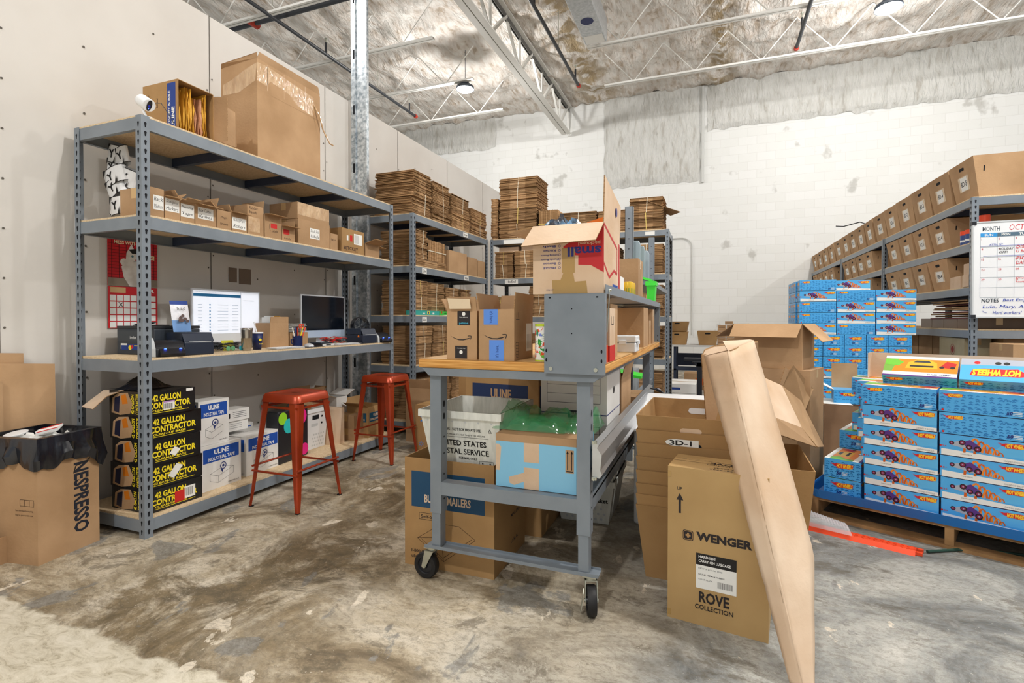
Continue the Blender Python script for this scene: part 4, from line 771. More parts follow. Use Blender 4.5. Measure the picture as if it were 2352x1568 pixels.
for i in range(5):
    for j in range(4): F.disc(0.05+i*0.03+0.015*(j%2),0.03+j*0.032,0.009,LGREY)
M.build('body',T)
carton('brown_carton','upright tan carton right of the white vented crate','box',(-3.20,3.78,S4),R90,0.135,0.24,0.33,m=CARDL,tape=False)
carton('small_carton','lower of two small brown cartons stacked beyond the tan carton','box',(-3.15,4.0,S4),R90,0.15,0.2,0.11)
carton('small_carton','upper of two small brown cartons stacked beyond the tan carton','box',(-3.155,3.998,S4+0.111),R90,0.15,0.2,0.13)
def mailers(S,w,d,h):
    for F,ww in ((S['F'],w),(S['L'],d),(S['R'],d)): F.rect(ww*0.08,h*0.5,ww*0.92,h*0.8,TEAL); F.text(ww*0.5,h*0.71,'ULINE',h*0.09,CARDL,w=ww*0.36,al='c',bold=0.04); F.text(ww*0.5,h*0.58,'BUBBLE MAILERS',h*0.07,CARDL,w=ww*0.7,al='c',bold=0.03)
carton('mailer_carton','brown carton with teal band at the far end of the bottom shelf','box',(-3.1,4.14,S4),R90,0.26,0.25,0.30,m=CARDD,deco=mailers,open_=True,flaps={'L':60,'B':20},fl=0.08)
carton('open_carton','dark open carton with raised flaps at the back of the bottom shelf','box',(-3.47,3.52,S4),R90,0.42,0.14,0.40,open_=True,flaps={'B':10,'R':25,'L':20,'F':15},fl=0.12,m=CARDI)
carton('white_carton','white and blue carton with open lid flaps beside the dark open carton','box',(-3.28,4.0,S4+0.0),R90,0.155,0.22,0.40,m=WCARD,open_=True,flaps={'L':75,'R':70},fl=0.13,deco=lambda S,w,d,h:S['R'].rect(0,h*0.6,d*0.4,h*0.85,UBL)).location=(-3.36,4.00,S4)
# ---- bag-lined carton at far left
def nesp(S,w,d,h):
    F=S['R']; F.text(d*0.56,h*0.745,'NESPRESSO',0.082,mat('ink_blue_black',(28,32,44),0.6),w=0.60*h,rot=-R90,bold=0.035); F.lines([(d*0.56,h*0.66),(d*0.60,h*0.72),(d*0.78,h*0.735),(d*0.84,h*0.76)],0.006,BLACK)
    G=S['F']; G.text(w*0.62,h*0.42,'Send them back for recycling',0.012,BROWN,w=w*0.3,bold=0); G.text(w*0.62,h*0.385,'bag to your orders at',0.012,BROWN,w=w*0.3,bold=0); 
    for x in (0.7,0.78,0.86): G.lines([(w*x,h*0.47),(w*x+0.03,h*0.47),(w*x+0.03,h*0.52),(w*x,h*0.52),(w*x,h*0.47)],0.002,BROWN)
# corner nearest camera at (-3.21,1.57); sides run along the direction to (-3.27,1.885) and to the left
c=PZ(88,1300,0); r=PZ(229,1240,0); dx=r-c; yaw=math.atan2(dx.y,dx.x)-R90; Ln=dx.length
T=carton('bag_lined_carton','tall brown carton used as a bin, lined with a black bag, left foreground','waste bin',(0,0,0),yaw,0.38,Ln+0.0,0.645,open_=True,deco=nesp,m=CARD)
T.location=c+Matrix.Rotation(yaw,3,'Z')@Vector((-0.38,0,0))
w_,d_,h_=0.38,Ln,0.645
M=MB(); n=88; random.seed(5); rings=[]
per=[]
for i in range(n):
    t=i/n*4; k=int(t); f=t-k; P=[(0,0),(w_,0),(w_,d_),(0,d_)]; a=Vector(P[k]); b=Vector(P[(k+1)%4]); q=a.lerp(b,f); per.append(q)
cen=Vector((w_/2,d_/2))
def crn(i):
    t=(i/n*4)%4; return max(0,1-abs(t-2)/0.35)   # far right corner, where the bag hangs lowest
for (off,z0,jit,wz) in ((0.020,h_-0.13,0.030,1),(0.034,h_-0.085,0.026,.7),(0.018,h_-0.035,0.016,.35),(0.014,h_+0.008,0.008,0),(-0.012,h_+0.010,0.006,0),(-0.02,h_-0.06,0.008,0),(-0.035,h_-0.16,0.010,0)):
    ring_=[]
    for i,q in enumerate(per):
        dn=(q-cen).normalized(); t=(i/n*4)%4; c1=max(0,1-abs(t-2)/0.5)+max(0,1-abs(t-1)/0.5)*0.3
        fold=noise.noise(Vector((i*0.42,z0*14,1)))+0.5*noise.noise(Vector((i*1.3,z0*20,4)))
        o_=off+jit*fold; z=z0+wz*(-0.075*c1+0.06*noise.noise(Vector((i*0.17,2,3)))+0.008*noise.noise(Vector((i*0.9,z0*9,8))))
        ring_.append((q.x+dn.x*o_,q.y+dn.y*o_,z))
    rings.append(ring_)
vs=[p for r_ in rings for p in r_]; M.add(vs,[(k*n+i,k*n+(i+1)%n,(k+1)*n+(i+1)%n,(k+1)*n+i) for k in range(len(rings)-1) for i in range(n)],BAG)
tw=M.build('bin_bag',smooth=True); e_=tw.modifiers.new('e','EDGE_SPLIT'); e_.split_angle=0.6; tw.location=T.location; tw.rotation_euler=(0,0,yaw); tag(tw,'glossy black bag lining folded over the rim of the bin carton','bag')

# rubbish inside
M=MB(); vs=[];n=14
for i in range(n+1):
    for j in range(n+1): vs.append((0.04+(w_-0.08)*i/n,0.04+(d_-0.08)*j/n,h_-0.03+0.05*noise.noise(Vector((i*0.6,j*0.6,5)))))
M.add(vs,[(i*(n+1)+j,(i+1)*(n+1)+j,(i+1)*(n+1)+j+1,i*(n+1)+j+1) for i in range(n) for j in range(n)],PAPER); q=M.build('packing_waste'); q.location=T.location; q.rotation_euler=(0,0,yaw); tag(q,'crumpled white packing waste filling the bin carton','waste'); q['kind']='stuff'
M=MB(); M.box(0,0.10,0,0.06,0,0.012,WHITE); F=Face(M,(0,0,0.0121),(1,0,0),(0,1,0)); F.rect(0,0,0.10,0.014,RED); F.rect(0,0.046,0.10,0.06,RED); o=M.build('red_white_packet'); o.location=T.location+Matrix.Rotation(yaw,3,'Z')@Vector((0.24,0.1,h_+0.0)); o.rotation_euler=(0.25,-0.25,yaw+0.5); tag(o,'red and white packet on top of the bin waste','packet')
for k,(x,y,l) in enumerate(((0.1,0.1,'white plastic lid lying at the left in the bin'),(0.18,0.2,'white plastic lid at the back of the bin'))):
    M=MB(); M.lathe([(0.05,0),(0.052,0.006),(0.045,0.008),(0,0.008)],(0,0,0),WPL,20); o=M.build('plastic_lid'); o.location=T.location+Matrix.Rotation(yaw,3,'Z')@Vector((x,y,h_)); o.rotation_euler=(0.2,0.1*k,0); tag(o,l,'lid')
# flattened boards leaning on the left wall
def leaning(px0,px1,pyt,x,lab,tilt=0.015):
    a=PX(px0,pyt,x); b=PX(px1,pyt+3,x); M=MB(); H=a.z
    M.slab([(x+tilt,a.y,0.0),(x+tilt,b.y,0.0),(x,b.y,b.z),(x,a.y,a.z)][::-1],0.012,CARD,CARDE); return tag(M.build('flattened_carton'),lab,'cardboard')
leaning(-300,51,808,WX+0.016,'tallest flattened carton leaning on the left wall')
leaning(-260,123,832,WX+0.034,'wide flattened carton with dark edge leaning behind the bin')
leaning(-200,3,873,WX+0.055,'front flattened carton leaning on the wall at the frame edge')
a=PZ(6,1345,0); carton('small_carton','small carton with blue torn edge at the lower left frame edge','box',(a.x-0.50,a.y-0.03,0),0.2,0.25,0.2,0.14,open_=True,deco=lambda S,w,d,h:S['F'].rect(0,h*0.85,w,h,BLUE))
# ---- stools
def stool(x,y,lab,rz=0.0):
    T=thing('metal_stool',lab,'stool',(x,y,0),rz); H=0.765; s=0.155; 
    M=MB(); n=28; prof=[]
    def rr(a,r,z,k=8):
        P=[]
        for cx,cy,t0 in ((a-r,a-r,0),(-a+r,a-r,1),(-a+r,-a+r,2),(a-r,-a+r,3)):
            for i in range(k+1): t=(t0+i/k)*R90; P.append((cx+r*math.cos(t),cy+r*math.sin(t),z))
        return P
    L=[rr(s+0.012,0.045,H-0.055),rr(s+0.003,0.042,H-0.012),rr(s-0.006,0.04,H-0.001),rr(s-0.018,0.035,H),rr(s-0.026,0.03,H-0.006),rr(0.06,0.03,H-0.010)]
    k=len(L[0]); vs=[p for l in L for p in l]; M.add(vs,[(a*k+i,a*k+(i+1)%k,(a+1)*k+(i+1)%k,(a+1)*k+i) for a in range(len(L)-1) for i in range(k)]+[tuple((len(L)-1)*k+i for i in range(k))],STOOL)
    F=Face(M,(-0.04,0,H-0.0098),(1,0,0),(0,1,0)); F.rect(0,-0.006,0.08,0.006,HOLE); so_=M.build('seat',T,smooth=True); mo=so_.modifiers.new('e','EDGE_SPLIT'); mo.split_angle=0.7
    for sx in (-1,1):
        for sy in (-1,1):
            M=MB(); top=Vector((sx*(s-0.0),sy*(s-0.0),H-0.05)); bot=Vector((sx*0.213,sy*0.213,0.006)); ax=(bot-top); m_=9; vs=[]
            for i in range(m_):
                f=i/(m_-1); p=top+ax*f; wdt=0.066*(1-f)+0.026*f
                if f>0.93: wdt=0.022
                tt=0.004
                P=[(-sx*wdt,0),(-sx*wdt*0.35,0.0),(0,0),(0,0),(0,-sy*wdt*0.35),(0,-sy*wdt)]
                r_=0.3*wdt
                pts=[(-sx*wdt*1.0,0),(-sx*r_,0),(-sx*r_*0.3,-sy*r_*0.3),(0,-sy*r_),(0,-sy*wdt)]
                inn=[(-sx*tt*1,-sy*wdt),(-sx*(r_+tt*0.5),-sy*(r_+tt*0.5)),(-sx*wdt,-sy*tt)]
                for q in pts+inn: vs.append((p.x+q[0],p.y+q[1],p.z))
            kk=8; fs=[(i*kk+j,i*kk+(j+1)%kk,(i+1)*kk+(j+1)%kk,(i+1)*kk+j) for i in range(m_-1) for j in range(kk)]+[tuple(range(kk))[::-1],tuple((m_-1)*kk+j for j in range(kk))]
            M.add(vs,fs,STOOL)
            lg=M.build('leg',T)
            M=MB(); b2=bot; M.box(b2.x-sx*0.024 if sx>0 else b2.x,b2.x if sx>0 else b2.x+0.024,b2.y-0.024 if sy>0 else b2.y,b2.y if sy>0 else b2.y+0.024,0,0.008,RUBBER); M.build('foot_cap',lg)
    for i in range(4):
        P=[(-1,-1),(1,-1),(1,1),(-1,1)]; a=P[i]; b=P[(i+1)%4]; q=0.196 if 1 else 0; z=0.245+ (0.03 if i%2 else 0.0)
        M=MB(); M.cyl((a[0]*q,a[1]*q,z),(b[0]*q,b[1]*q,z),0.0075,STOOL,10); M.build('foot_rail',T)
    for i in range(4):
        P=[(-1,-1),(1,-1),(1,1),(-1,1)]; a=P[i]; b=P[(i+1)%4]; q=0.155; M=MB(); M.bar((a[0]*q,a[1]*q,H-0.09),(b[0]*q,b[1]*q,H-0.09),0.004,0.016,STOOL); M.build('apron_brace',T)
    return T
stool(-2.70,2.80,'copper orange metal stool nearest the camera, before the tape cartons')
stool(-2.785,3.98,'copper orange metal stool farther back, near the end of the desk rack')
# ================================================ BUNDLED FLAT BOXES
_bm={}
def bundle(label,loc,rotz,w,d,h,seed=0,standing=False,strap=1,group=None,m=None,lean=0.0,rough=1.0,thick=0.0055,name='flat_box_bundle'):
    """strapped stack of folded boxes; front-left-bottom corner at loc; sheets lie flat (or stand on edge, stacked along local x)"""
    key=(seed%5,round(w,2),round(d,2),round(h,2),standing,strap,round(lean,2))
    T=thing(name,label,'flattened boxes',loc,rotz,group)
    if key in _bm:
        for nm,me in _bm[key]: o=bpy.data.objects.new(nm,me); C.objects.link(o); o.parent=T
        return T
    R=random.Random(seed*17+int(w*100)); M=MB(); L=w if standing else h; n=max(4,int(L/thick)); th=L/n; A=(d if standing else w); 
    dr=0
    for i in range(n):
        if R.random()<0.07: dr=R.uniform(-0.016,0.016)*rough
        j=R.uniform(-0.006,0.006)*rough+dr; j2=R.uniform(-0.007,0.007)*rough; g=th*R.uniform(0.72,0.9); z=i*th; ln=lean*i/n
        mm=CARDE if R.random()<0.6 else CARDM
        if standing:
            M.box(z,z+g,j,d+j2,0,h+R.uniform(-0.008,0.002),mm)
        else:
            k1=w*0.27; k2=w*0.70
            for (a,b,q) in ((0,k1,CARDE),(k1,k2,CARDM if R.random()<0.8 else CARDE),(k2,w,CARDE)):
                y0=j+(0.004 if q is CARDM else 0.0); M.box(a+(j2 if a==0 else 0)+ln,b+(j2 if b==w else 0)+ln,y0,d+j,z,z+g,q)
    if not standing: M.box(0+lean,w+lean,0,d,h-0.0055,h-0.001,CARD)
    else: M.box(0,0.003,0,d,0,h,CARD)
    parts=[('sheets',M)]
    if strap:
        for s in range(strap):
            Q=MB(); u=(0.5 if strap==1 else (0.3+0.4*s)); sm_=STRAP if seed%3 else STRAPY
            if standing:
                zz=h*0.45; e=0.006; Q.box(-e,w+e,-e-0.003,-e,zz,zz+0.01,sm_); Q.box(-e,w+e,d+e,d+e+0.003,zz,zz+0.01,sm_); Q.box(-e-0.003,-e,-e,d+e,zz,zz+0.01,sm_); Q.box(w+e,w+e+0.003,-e,d+e,zz,zz+0.01,sm_)
            else:
                xx=w*u; e=0.014*rough+0.001; sl=0.02*((seed*7)%5-2)/2; 
                Q.add([(xx,-e,0.0),(xx+0.009,-e,0.0),(xx+0.009+sl+lean,-e,h+0.002),(xx+sl+lean,-e,h+0.002),(xx+0.009+sl+lean,d+e,h+0.002),(xx+sl+lean,d+e,h+0.002),(xx,d+e,0),(xx+0.009,d+e,0)],[(0,1,2,3),(3,2,4,5),(5,4,7,6)],sm_)
            parts.append(('strap',Q))
    L_=[]
    for nm,Q in parts: o=Q.build(nm,T); L_.append((nm,o.data))
    _bm[key]=L_; return T
T1=Z1+0.0045; B2,B3,B4,B5=1.8725,1.3225,0.7675,0.1525; FXX=-3.045; sd=1
def along(Y0,Y1,z,h,lab,**k):
    global sd; sd+=1
    return bundle(lab,(k.pop('x',FXX),Y0,z),R90,Y1-Y0,k.pop('d',0.45),h,seed=k.pop('seed',sd),**k)
def acr(X0,X1,z,h,lab,y=6.90,**k):
    global sd; sd+=1
    return bundle(lab,(X0,y,z),0,X1-X0,k.pop('d',0.45),h,seed=k.pop('seed',sd),**k)
pos=['first','second','third','fourth','fifth']
# rack top, left wall
for i,(a,b,hh) in enumerate(((4.87,5.25,(0.24,0.24)),(5.30,5.72,(0.22,0.24)),(5.77,6.28,(0.20,0.22)),(6.33,6.84,(0.16,0.19)))):
    z=T1
    for j,h in enumerate(hh):
        along(a+(0.02 if j else 0),b,z,h,f'flat box bundle on the left rack top, {pos[i]} pile, {"upper" if j else "lower"} layer',rough=2.2 if i==0 else 1.3,strap=0 if (i==0 and j) else 1,d=0.5); z+=h+0.003
# second level left rack
for j in (0,1): along(4.93,5.18,B2+0.085+j*0.16,0.157,f'flat box bundle at the near end of the left box rack, second level, {"upper" if j else "lower"}')
along(4.93,5.62,B2,0.08,'wide low bundle of flat boxes along the front of the second level',strap=0,d=0.3)
along(5.20,5.60,B2+0.083,0.24,'bundle of flat boxes standing on edge on the second level',standing=True,d=0.3)
for i,(a,b,h) in enumerate(((5.70,6.20,0.27),(6.24,6.52,0.245),(6.55,6.79,0.23))): carton('brown_carton',f'plain tan carton on the second level of the left box rack, {pos[i]} from the left','box',(FXX,a,B2),R90,b-a,0.4,h,m=CARD,tape=False)
# third level
for i,(a,b,h0,h1) in enumerate(((4.93,5.25,0.20,0.19),(5.30,5.75,0.19,0.20),(5.8,6.15,0.20,0.16),(6.2,6.5,0.19,0.17))):
    z=B3
    for j,h in enumerate((h0,h1)): along(a,b,z,h,f'bundle of flat boxes on the middle level of the left box rack, {pos[i]} pile, {"upper" if j else "lower"}',x=FXX-0.10 if i else FXX-0.05,d=0.4); z+=h+0.002
for i,(a,b,c1,l) in enumerate(((4.87,5.45,(60,170,160),'flat teal game box at the front edge of the middle level'),(5.46,6.05,(60,190,70),'flat green and white game box at the front edge of the middle level'))):
    T=thing('game_box',l,'box',(FXX+0.0,a,B3),R90); M=MB(); gc=mat(f'game_{i}',c1,0.35); M.box(0,b-a,0,0.09,0,0.05,gc); F=Face(M,(0,0,0),(1,0,0),(0,0,1))
    if i==0: F.rect(0.3,0.01,0.36,0.045,YEL); F.disc(0.33,0.028,0.013,NAVY); F.rect(0.42,0.01,0.46,0.03,PAPER); F.rect(0.2,0.015,0.25,0.025,PAPER)
    else:
        F.poly([(0.05,0),(0.5,0),(0.55,0.02),(0.3,0.012)],WHITE); F.disc(0.05,0.035,0.013,RED)
        for k in range(6): F.poly([(0.1+k*0.08,0.02),(0.14+k*0.08,0.035),(0.18+k*0.08,0.02),(0.14+k*0.08,0.015)],mat('dark_leaf',(20,120,40),0.4))
    M.build('body',T)
# fourth & fifth level
for lv,(zb,wd) in enumerate(((B4,'fourth'),(B5,'bottom'))):
    for i,(a,b) in enumerate(((4.93,5.32),(5.36,5.78),(5.83,6.25),(6.3,6.7))):
        z=zb
        for j,h in enumerate((0.23,0.20)): along(a,b,z,h,f'bundle of flat boxes on the {wd} level of the left box rack, {pos[i]} pile, {"upper" if j else "lower"}',d=0.42,x=FXX-0.03); z+=h+0.002
# ---- facing rack (front at Y 6.9)
z=T1
for j,h in enumerate((0.20,0.22,0.21,0.22)): acr(-2.86+(0.0 if j<3 else 0.0),-2.30,z,h,f'bundle of flat boxes in the tallest pile atop the facing rack, layer {["at the bottom","second up","third up","at the top"][j]}',rough=1.8,lean=0.0 if j<2 else 0.02,d=0.5); z+=h+0.003
z=T1
for j,h in enumerate((0.22,0.2,0.16)): acr(-2.99,-2.89,z,h,f'narrow bundle of flat boxes left of the tallest pile, {["bottom","middle","top"][j]} layer',d=0.5,strap=0); z+=h+0.003
acr(-2.26,-1.98,T1,0.36,'bundle of flat boxes standing on edge right of the tallest pile',standing=True)
for i,(a,b,h) in enumerate(((-1.94,-1.45,0.30),(-1.42,-0.98,0.29))): acr(a,b,T1,h,f'low bundle of flat boxes atop the facing rack behind the red printed carton, {"left" if i==0 else "right"} one')
z=T1
for j,h in enumerate((0.22,0.20)): acr(-1.0,-0.58,z,h,f'bundle of flat boxes at the right end of the facing rack top, {"upper" if j else "lower"}',rough=1.8); z+=h+0.003
T=bpy.data.objects['flat_box_bundle']
for (x0,x1,zz,l) in ((-0.86,-0.36,T1+0.224,'loose cardboard sheet poking out right from the top bundles'),):
    M=MB(); M.slab([(x0,6.895,zz+0.19),(x1,6.90,zz-0.02),(x1-0.15,7.3,zz+0.02),(x0,7.3,zz+0.19)],0.004,CARDI,CARDE); tag(M.build('loose_sheet'),l,'cardboard')
z=B2
for i,(a,b) in enumerate(((-2.93,-2.66),(-2.63,-2.30),(-2.27,-1.95),(-1.9,-1.55),(-1.5,-1.15),(-1.0,-0.58))):
    z=B2
    for j,h in enumerate((0.19,0.19)): acr(a,b,z,h,f'bundle of flat boxes on the second level of the facing rack, {["first","second","third","fourth","fifth","last"][i]} pile, {"upper" if j else "lower"}'); z+=h+0.002
for i,(a,b) in enumerate(((-2.9,-2.6),(-2.55,-2.2))): carton('small_carton',f'small tan carton on top of second level bundles of the facing rack, {"left" if i==0 else "right"}','box',(a,6.98,B2+0.386),0,b-a,0.25,0.07,m=CARDL)
for i,(a,b,hh) in enumerate(((-2.93,-2.76,(0.18,0.1)),(-2.42,-2.10,(0.15,0.17,0.10)),(-2.05,-1.75,(0.2,0.15)),(-1.7,-1.35,(0.2,0.15)),(-1.0,-0.58,(0.2,0.2)))):
    z=B3
    for j,h in enumerate(hh): acr(a,b,z,h,f'bundle of flat boxes on the middle level of the facing rack, {["first","second","third","fourth","last"][i]} pile, {["lowest","second","third"][j]} layer',lean=0.02*(i==1)); z+=h+0.002
for lv,(zb,wd) in enumerate(((B4,'fourth'),(B5,'bottom'))):
    z=zb
    for j,h in enumerate((0.22,0.2)): acr(-1.0,-0.58,z,h,f'bundle of flat boxes at the right end of the facing rack, {wd} level, {"upper" if j else "lower"}'); z+=h+0.002
    for i,(a,b) in enumerate(((-2.9,-2.4),(-2.35,-1.9))): acr(a,b,zb,0.3,f'bundle of flat boxes on the {wd} level of the facing rack, {"far left" if i==0 else "left of centre"}')
# shelf labels on the beams
def slabel(F,x,y,w,h,t,lab):
    M=MB(); G=Face(M,F[0],F[1],(0,0,1)); G.k=0.001; G.rect(x,y,x+w,y+h,PAPER); G.text(x+w/2,y+h/2,t,h*0.5,BLACK,w=w*0.7,al='c',bold=0.02); tag(M.build('shelf_label'),lab,'label')
L2=((-3.034,4.85,0),(0,1,0)); L3=((-3.0,6.884,0),(1,0,0))
slabel(L2,0.19,1.79,0.10,0.065,'12x4x4','white shelf label reading 12x4x4 on the left box rack')
slabel(L2,0.19,1.24,0.10,0.06,'6x6x6','white shelf label on the middle beam of the left box rack')
slabel(L2,1.22,2.365,0.14,0.055,'14x10x4','white shelf label on the top beam of the left box rack')
slabel(L2,1.25,1.795,0.13,0.055,'8x8x8','white shelf label near the far end of the second beam')
slabel(L3,0.23,1.785,0.20,0.065,'10x5x5','white shelf label reading 10x5x5 on the facing rack')
slabel(L3,0.21,2.36,0.32,0.06,' ','blank label sleeve on the top beam of the facing rack')
slabel(L3,0.35,1.36,0.22,0.16,'C-1','white card reading C-1 inside the facing rack')
slabel(L3,2.2,2.37,0.12,0.045,' ','small white label at the right end of the top beam')
# ---- cartons with blue spark print near the far stool
SPK=mat('spark_blue',(70,140,220),0.6)
def spark(F,x,y,r):
    for k in range(6):
        a=k*1.0472+0.5236; c,s=math.cos(a),math.sin(a); F.poly([(x+c*r*0.35-s*r*0.08,y+s*r*0.35+c*r*0.08),(x+c*r*0.35+s*r*0.08,y+s*r*0.35-c*r*0.08),(x+c*r+s*r*0.16,y+s*r-c*r*0.16),(x+c*r-s*r*0.16,y+s*r+c*r*0.16)],SPK)
def sparkd(S,w,d,h):
    for F,ww in ((S['F'],w),(S['R'],d)): spark(F,ww*0.3,h*0.72,0.05); spark(F,ww*0.72,h*0.55,0.03); spark(F,ww*0.2,h*0.2,0.025); F.rect(ww*0.45,h*0.18,ww*0.6,h*0.22,SPK)
a=PZ(893,1030,0); carton('spark_carton','brown carton with blue spark print on the floor right of the far stool','box',(-2.62,4.22,0),0.0,0.34,0.34,0.46,m=CARDD,deco=sparkd)
carton('spark_carton','tall brown carton with blue spark print seen above the bench corner','box',(-2.36,4.62,0),0.0,0.36,0.36,1.14,m=CARDD,deco=lambda S,w,d,h:(spark(S['F'],w*0.15,h*0.88,0.055),spark(S['F'],w*0.8,h*0.83,0.04),spark(S['F'],w*0.6,h*0.4,0.03)))
carton('open_carton','open tan carton behind the far stool beside the spark carton','box',(-2.97,4.60,0),0.0,0.30,0.2,0.56,open_=True,flaps={'F':20,'R':30},fl=0.10)
# ================================================ PACKING BENCH
BXL,BXR,BYN,BYF,BZ=-1.305,-0.408,2.13,4.56,1.036
T=thing('packing_bench','grey steel packing bench on casters with wooden top and end panel','workbench',(BXL,BYN,0)); W=BXR-BXL; Ln=BYF-BYN
M=MB(); M.box(0,W,0,Ln,BZ,BZ+0.042,WOODE); o=M.build('worktop',T,bevel=0.008)
M=MB(); M.box(0,W,0.002,Ln,BZ+0.0422,BZ+0.0428,noisy('bench_top_laminate',(196,152,96),(214,176,124),12,0.45)); M.build('top_laminate',T)
# trapezoid front rail and side rails
for y in (0.006,Ln-0.046):
    M=MB(); M.slab([(0.015,y,BZ-0.001),(W-0.005,y,BZ-0.001),(W-0.05,y,BZ-0.037),(0.055,y,BZ-0.037)],-0.04,STEEL); M.build('top_rail',T)
for x in (0.05,W-0.09): M=MB(); M.box(x,x+0.04,0.05,Ln-0.05,BZ-0.036,BZ-0.001,STEEL); M.build('top_rail',T)
LY=(0.03,Ln-0.11); LX=(0.048,W-0.128)
for ix,x in enumerate(LX):
    for iy,y in enumerate(LY):
        M=MB(); w=0.058; e=0.003
        if iy==0 or 1:
            M.box(x,x+w,y,y+e,0.335,BZ-0.037,STEEL); xx=x+w-e if ix else x; M.box(x+w-e,x+w,y+e,y+0.062,0.335,BZ-0.037,STEEL); M.box(x,x+e,y+e,y+0.062,0.335,BZ-0.037,STEEL)
        F=Face(M,(x+w,y,0),(0,1,0),(0,0,1))
        for k,z in enumerate((0.40,0.45,0.52,0.62,0.70,0.80,0.86)): F.disc(0.03,z,0.010 if k>4 else 0.005,HOLE,ry=0.016 if k>4 else 0.005)
        lg=M.build('leg',T)
        M=MB(); M.box(x+0.006,x+w-0.006,y+0.004,y+0.007,0.172,0.5,STEEL); M.box(x+0.006,x+0.009,y+0.007,y+0.056,0.172,0.5,STEEL); M.box(x+w-0.009,x+w-0.006,y+0.007,y+0.056,0.172,0.5,STEEL); M.build('lower_leg',lg)
for y in LY:
    M=MB(); M.box(LX[0]-0.03,LX[1]+0.095,y-0.005,y+0.065,0.163,0.168,STEEL); M.box(LX[0]-0.03,LX[1]+0.095,y-0.005,y-0.002,0.168,0.178,STEEL); M.box(LX[0]-0.03,LX[1]+0.095,y+0.062,y+0.065,0.168,0.178,STEEL); M.build('foot_channel',T)
    M=MB(); M.box(LX[0]+0.058,LX[1],y+0.002,y+0.06,0.425,0.487,STEEL); M.build('mid_rail',T)
for x in LX[1:]: M=MB(); M.box(x+0.056,x+0.058,0.09,Ln-0.11,0.43,0.50,STEEL); M.build('side_rail',T)
M=MB(); M.box(0.37,W-0.07,0.095,Ln-0.1,0.480,0.490,STEEL); M.build('lower_shelf',T)
def caster(x,y,rz,par):
    M=MB(); M.box(-0.03,0.03,-0.03,0.03,0.155,0.162,ZINC); M.cyl((0,0,0.142),(0,0,0.156),0.024,ZINC,18)
    c,s=math.cos(rz),math.sin(rz)
    M.T=Matrix.Translation((0,0,0))@Matrix.Rotation(rz,4,'Z')
    for sy in (-1,1): M.slab([(-0.022,sy*0.026,0.145),(0.026,sy*0.026,0.145),(0.046,sy*0.026,0.06),(0.026,sy*0.026,0.055)][::sy],0.003,ZINC)
    M.box(-0.022,0.026,-0.026,0.026,0.14,0.145,ZINC)
    cs=M.build('caster_fork',par); cs.location=(x,y,0)
    M=MB(); M.T=Matrix.Rotation(rz,4,'Z'); M.lathe([(0.040,-0.019),(0.060,-0.019),(0.0635,-0.012),(0.0635,0.012),(0.060,0.019),(0.040,0.019)],(0.032,0,0.0635),RUBBER,32,axis='y'); M.lathe([(0.0,-0.016),(0.014,-0.022),(0.016,-0.014),(0.038,-0.012),(0.042,-0.018)],(0.032,0,0.0635),BLKP,24,axis='y'); M.lathe([(0.0,0.016),(0.014,0.022),(0.016,0.014),(0.038,0.012),(0.042,0.018)],(0.032,0,0.0635),BLKP,24,axis='y')
    M.cyl((0.032,-0.03,0.0635),(0.032,0.03,0.0635),0.008,ZINC,10); wh=M.build('caster_wheel',cs,smooth=True); e=wh.modifiers.new('e','EDGE_SPLIT'); e.split_angle=0.6
    M=MB(); M.T=Matrix.Rotation(rz,4,'Z'); M.slab([(0.035,-0.031,0.115),(0.055,-0.036,0.10),(0.045,-0.036,0.06),(0.05,-0.045,0.022),(0.028,-0.045,0.012),(0.026,-0.036,0.06)],0.003,ZINC); M.build('brake_lever',cs)
caster(LX[0]-0.008,LY[0]+0.03,math.pi*0.98,T); caster(LX[1]+0.055,LY[0]+0.03,-0.9-0.35,T); caster(LX[0]+0.02,LY[1]+0.03,2.4,T); caster(LX[1]+0.03,LY[1]+0.03,0.6,T)
# riser: end panels, top deck, struts
PX0,PX1=BXR-0.262-BXL,BXR+0.003-BXL; RZ=1.372
for y in (-0.012,Ln-0.01):
    M=MB(); M.box(PX0,PX1,y,y+0.003,BZ-0.003,RZ,STEEL); M.box(PX0,PX0+0.003,y+0.003,y+0.025,BZ+0.045,RZ-0.001,STEEL); M.box(PX1-0.003,PX1,y+0.003,y+0.025,BZ+0.045,RZ,STEEL); F=Face(M,(PX0,y,0),(1,0,0),(0,0,1)); pw=PX1-PX0
    for x,z in ((0.025,RZ-0.014),(pw-0.035,RZ-0.014)): F.disc(x,z,0.006,HOLE,ry=0.0035)
    for z in (BZ+0.055,BZ+0.095): F.disc(0.01,z,0.004,HOLE,ry=0.008); F.disc(pw-0.016,z,0.004,HOLE,ry=0.008)
    for z in (1.31,1.205): F.disc(pw*0.46,z,0.003,HOLE)
    M.build('end_panel',T)
    M=MB(); 
    for x in (PX0+0.03,PX1-0.04): M.cyl((x,y-0.005,BZ+0.018),(x,y,BZ+0.018),0.0085,ZINC,14)
    M.build('screw_pair',T)
M=MB(); M.box(PX0,PX1-0.003,0,Ln,RZ,RZ+0.003,STEEL); M.box(PX1-0.003,PX1,0,Ln,RZ-0.0,RZ+0.038,STEEL); M.box(PX0,PX0+0.003,0,Ln,RZ-0.02,RZ,STEEL); M.build('riser_deck',T)
M=MB(); M.box(PX0,PX0+0.002,0.03,Ln-0.03,BZ+0.045,RZ-0.001,DSTEEL) if 0 else M.box(PX0+0.02,PX0+0.022,2.0,Ln-0.02,BZ+0.2,RZ-0.001,DSTEEL); M.build('riser_back',T)
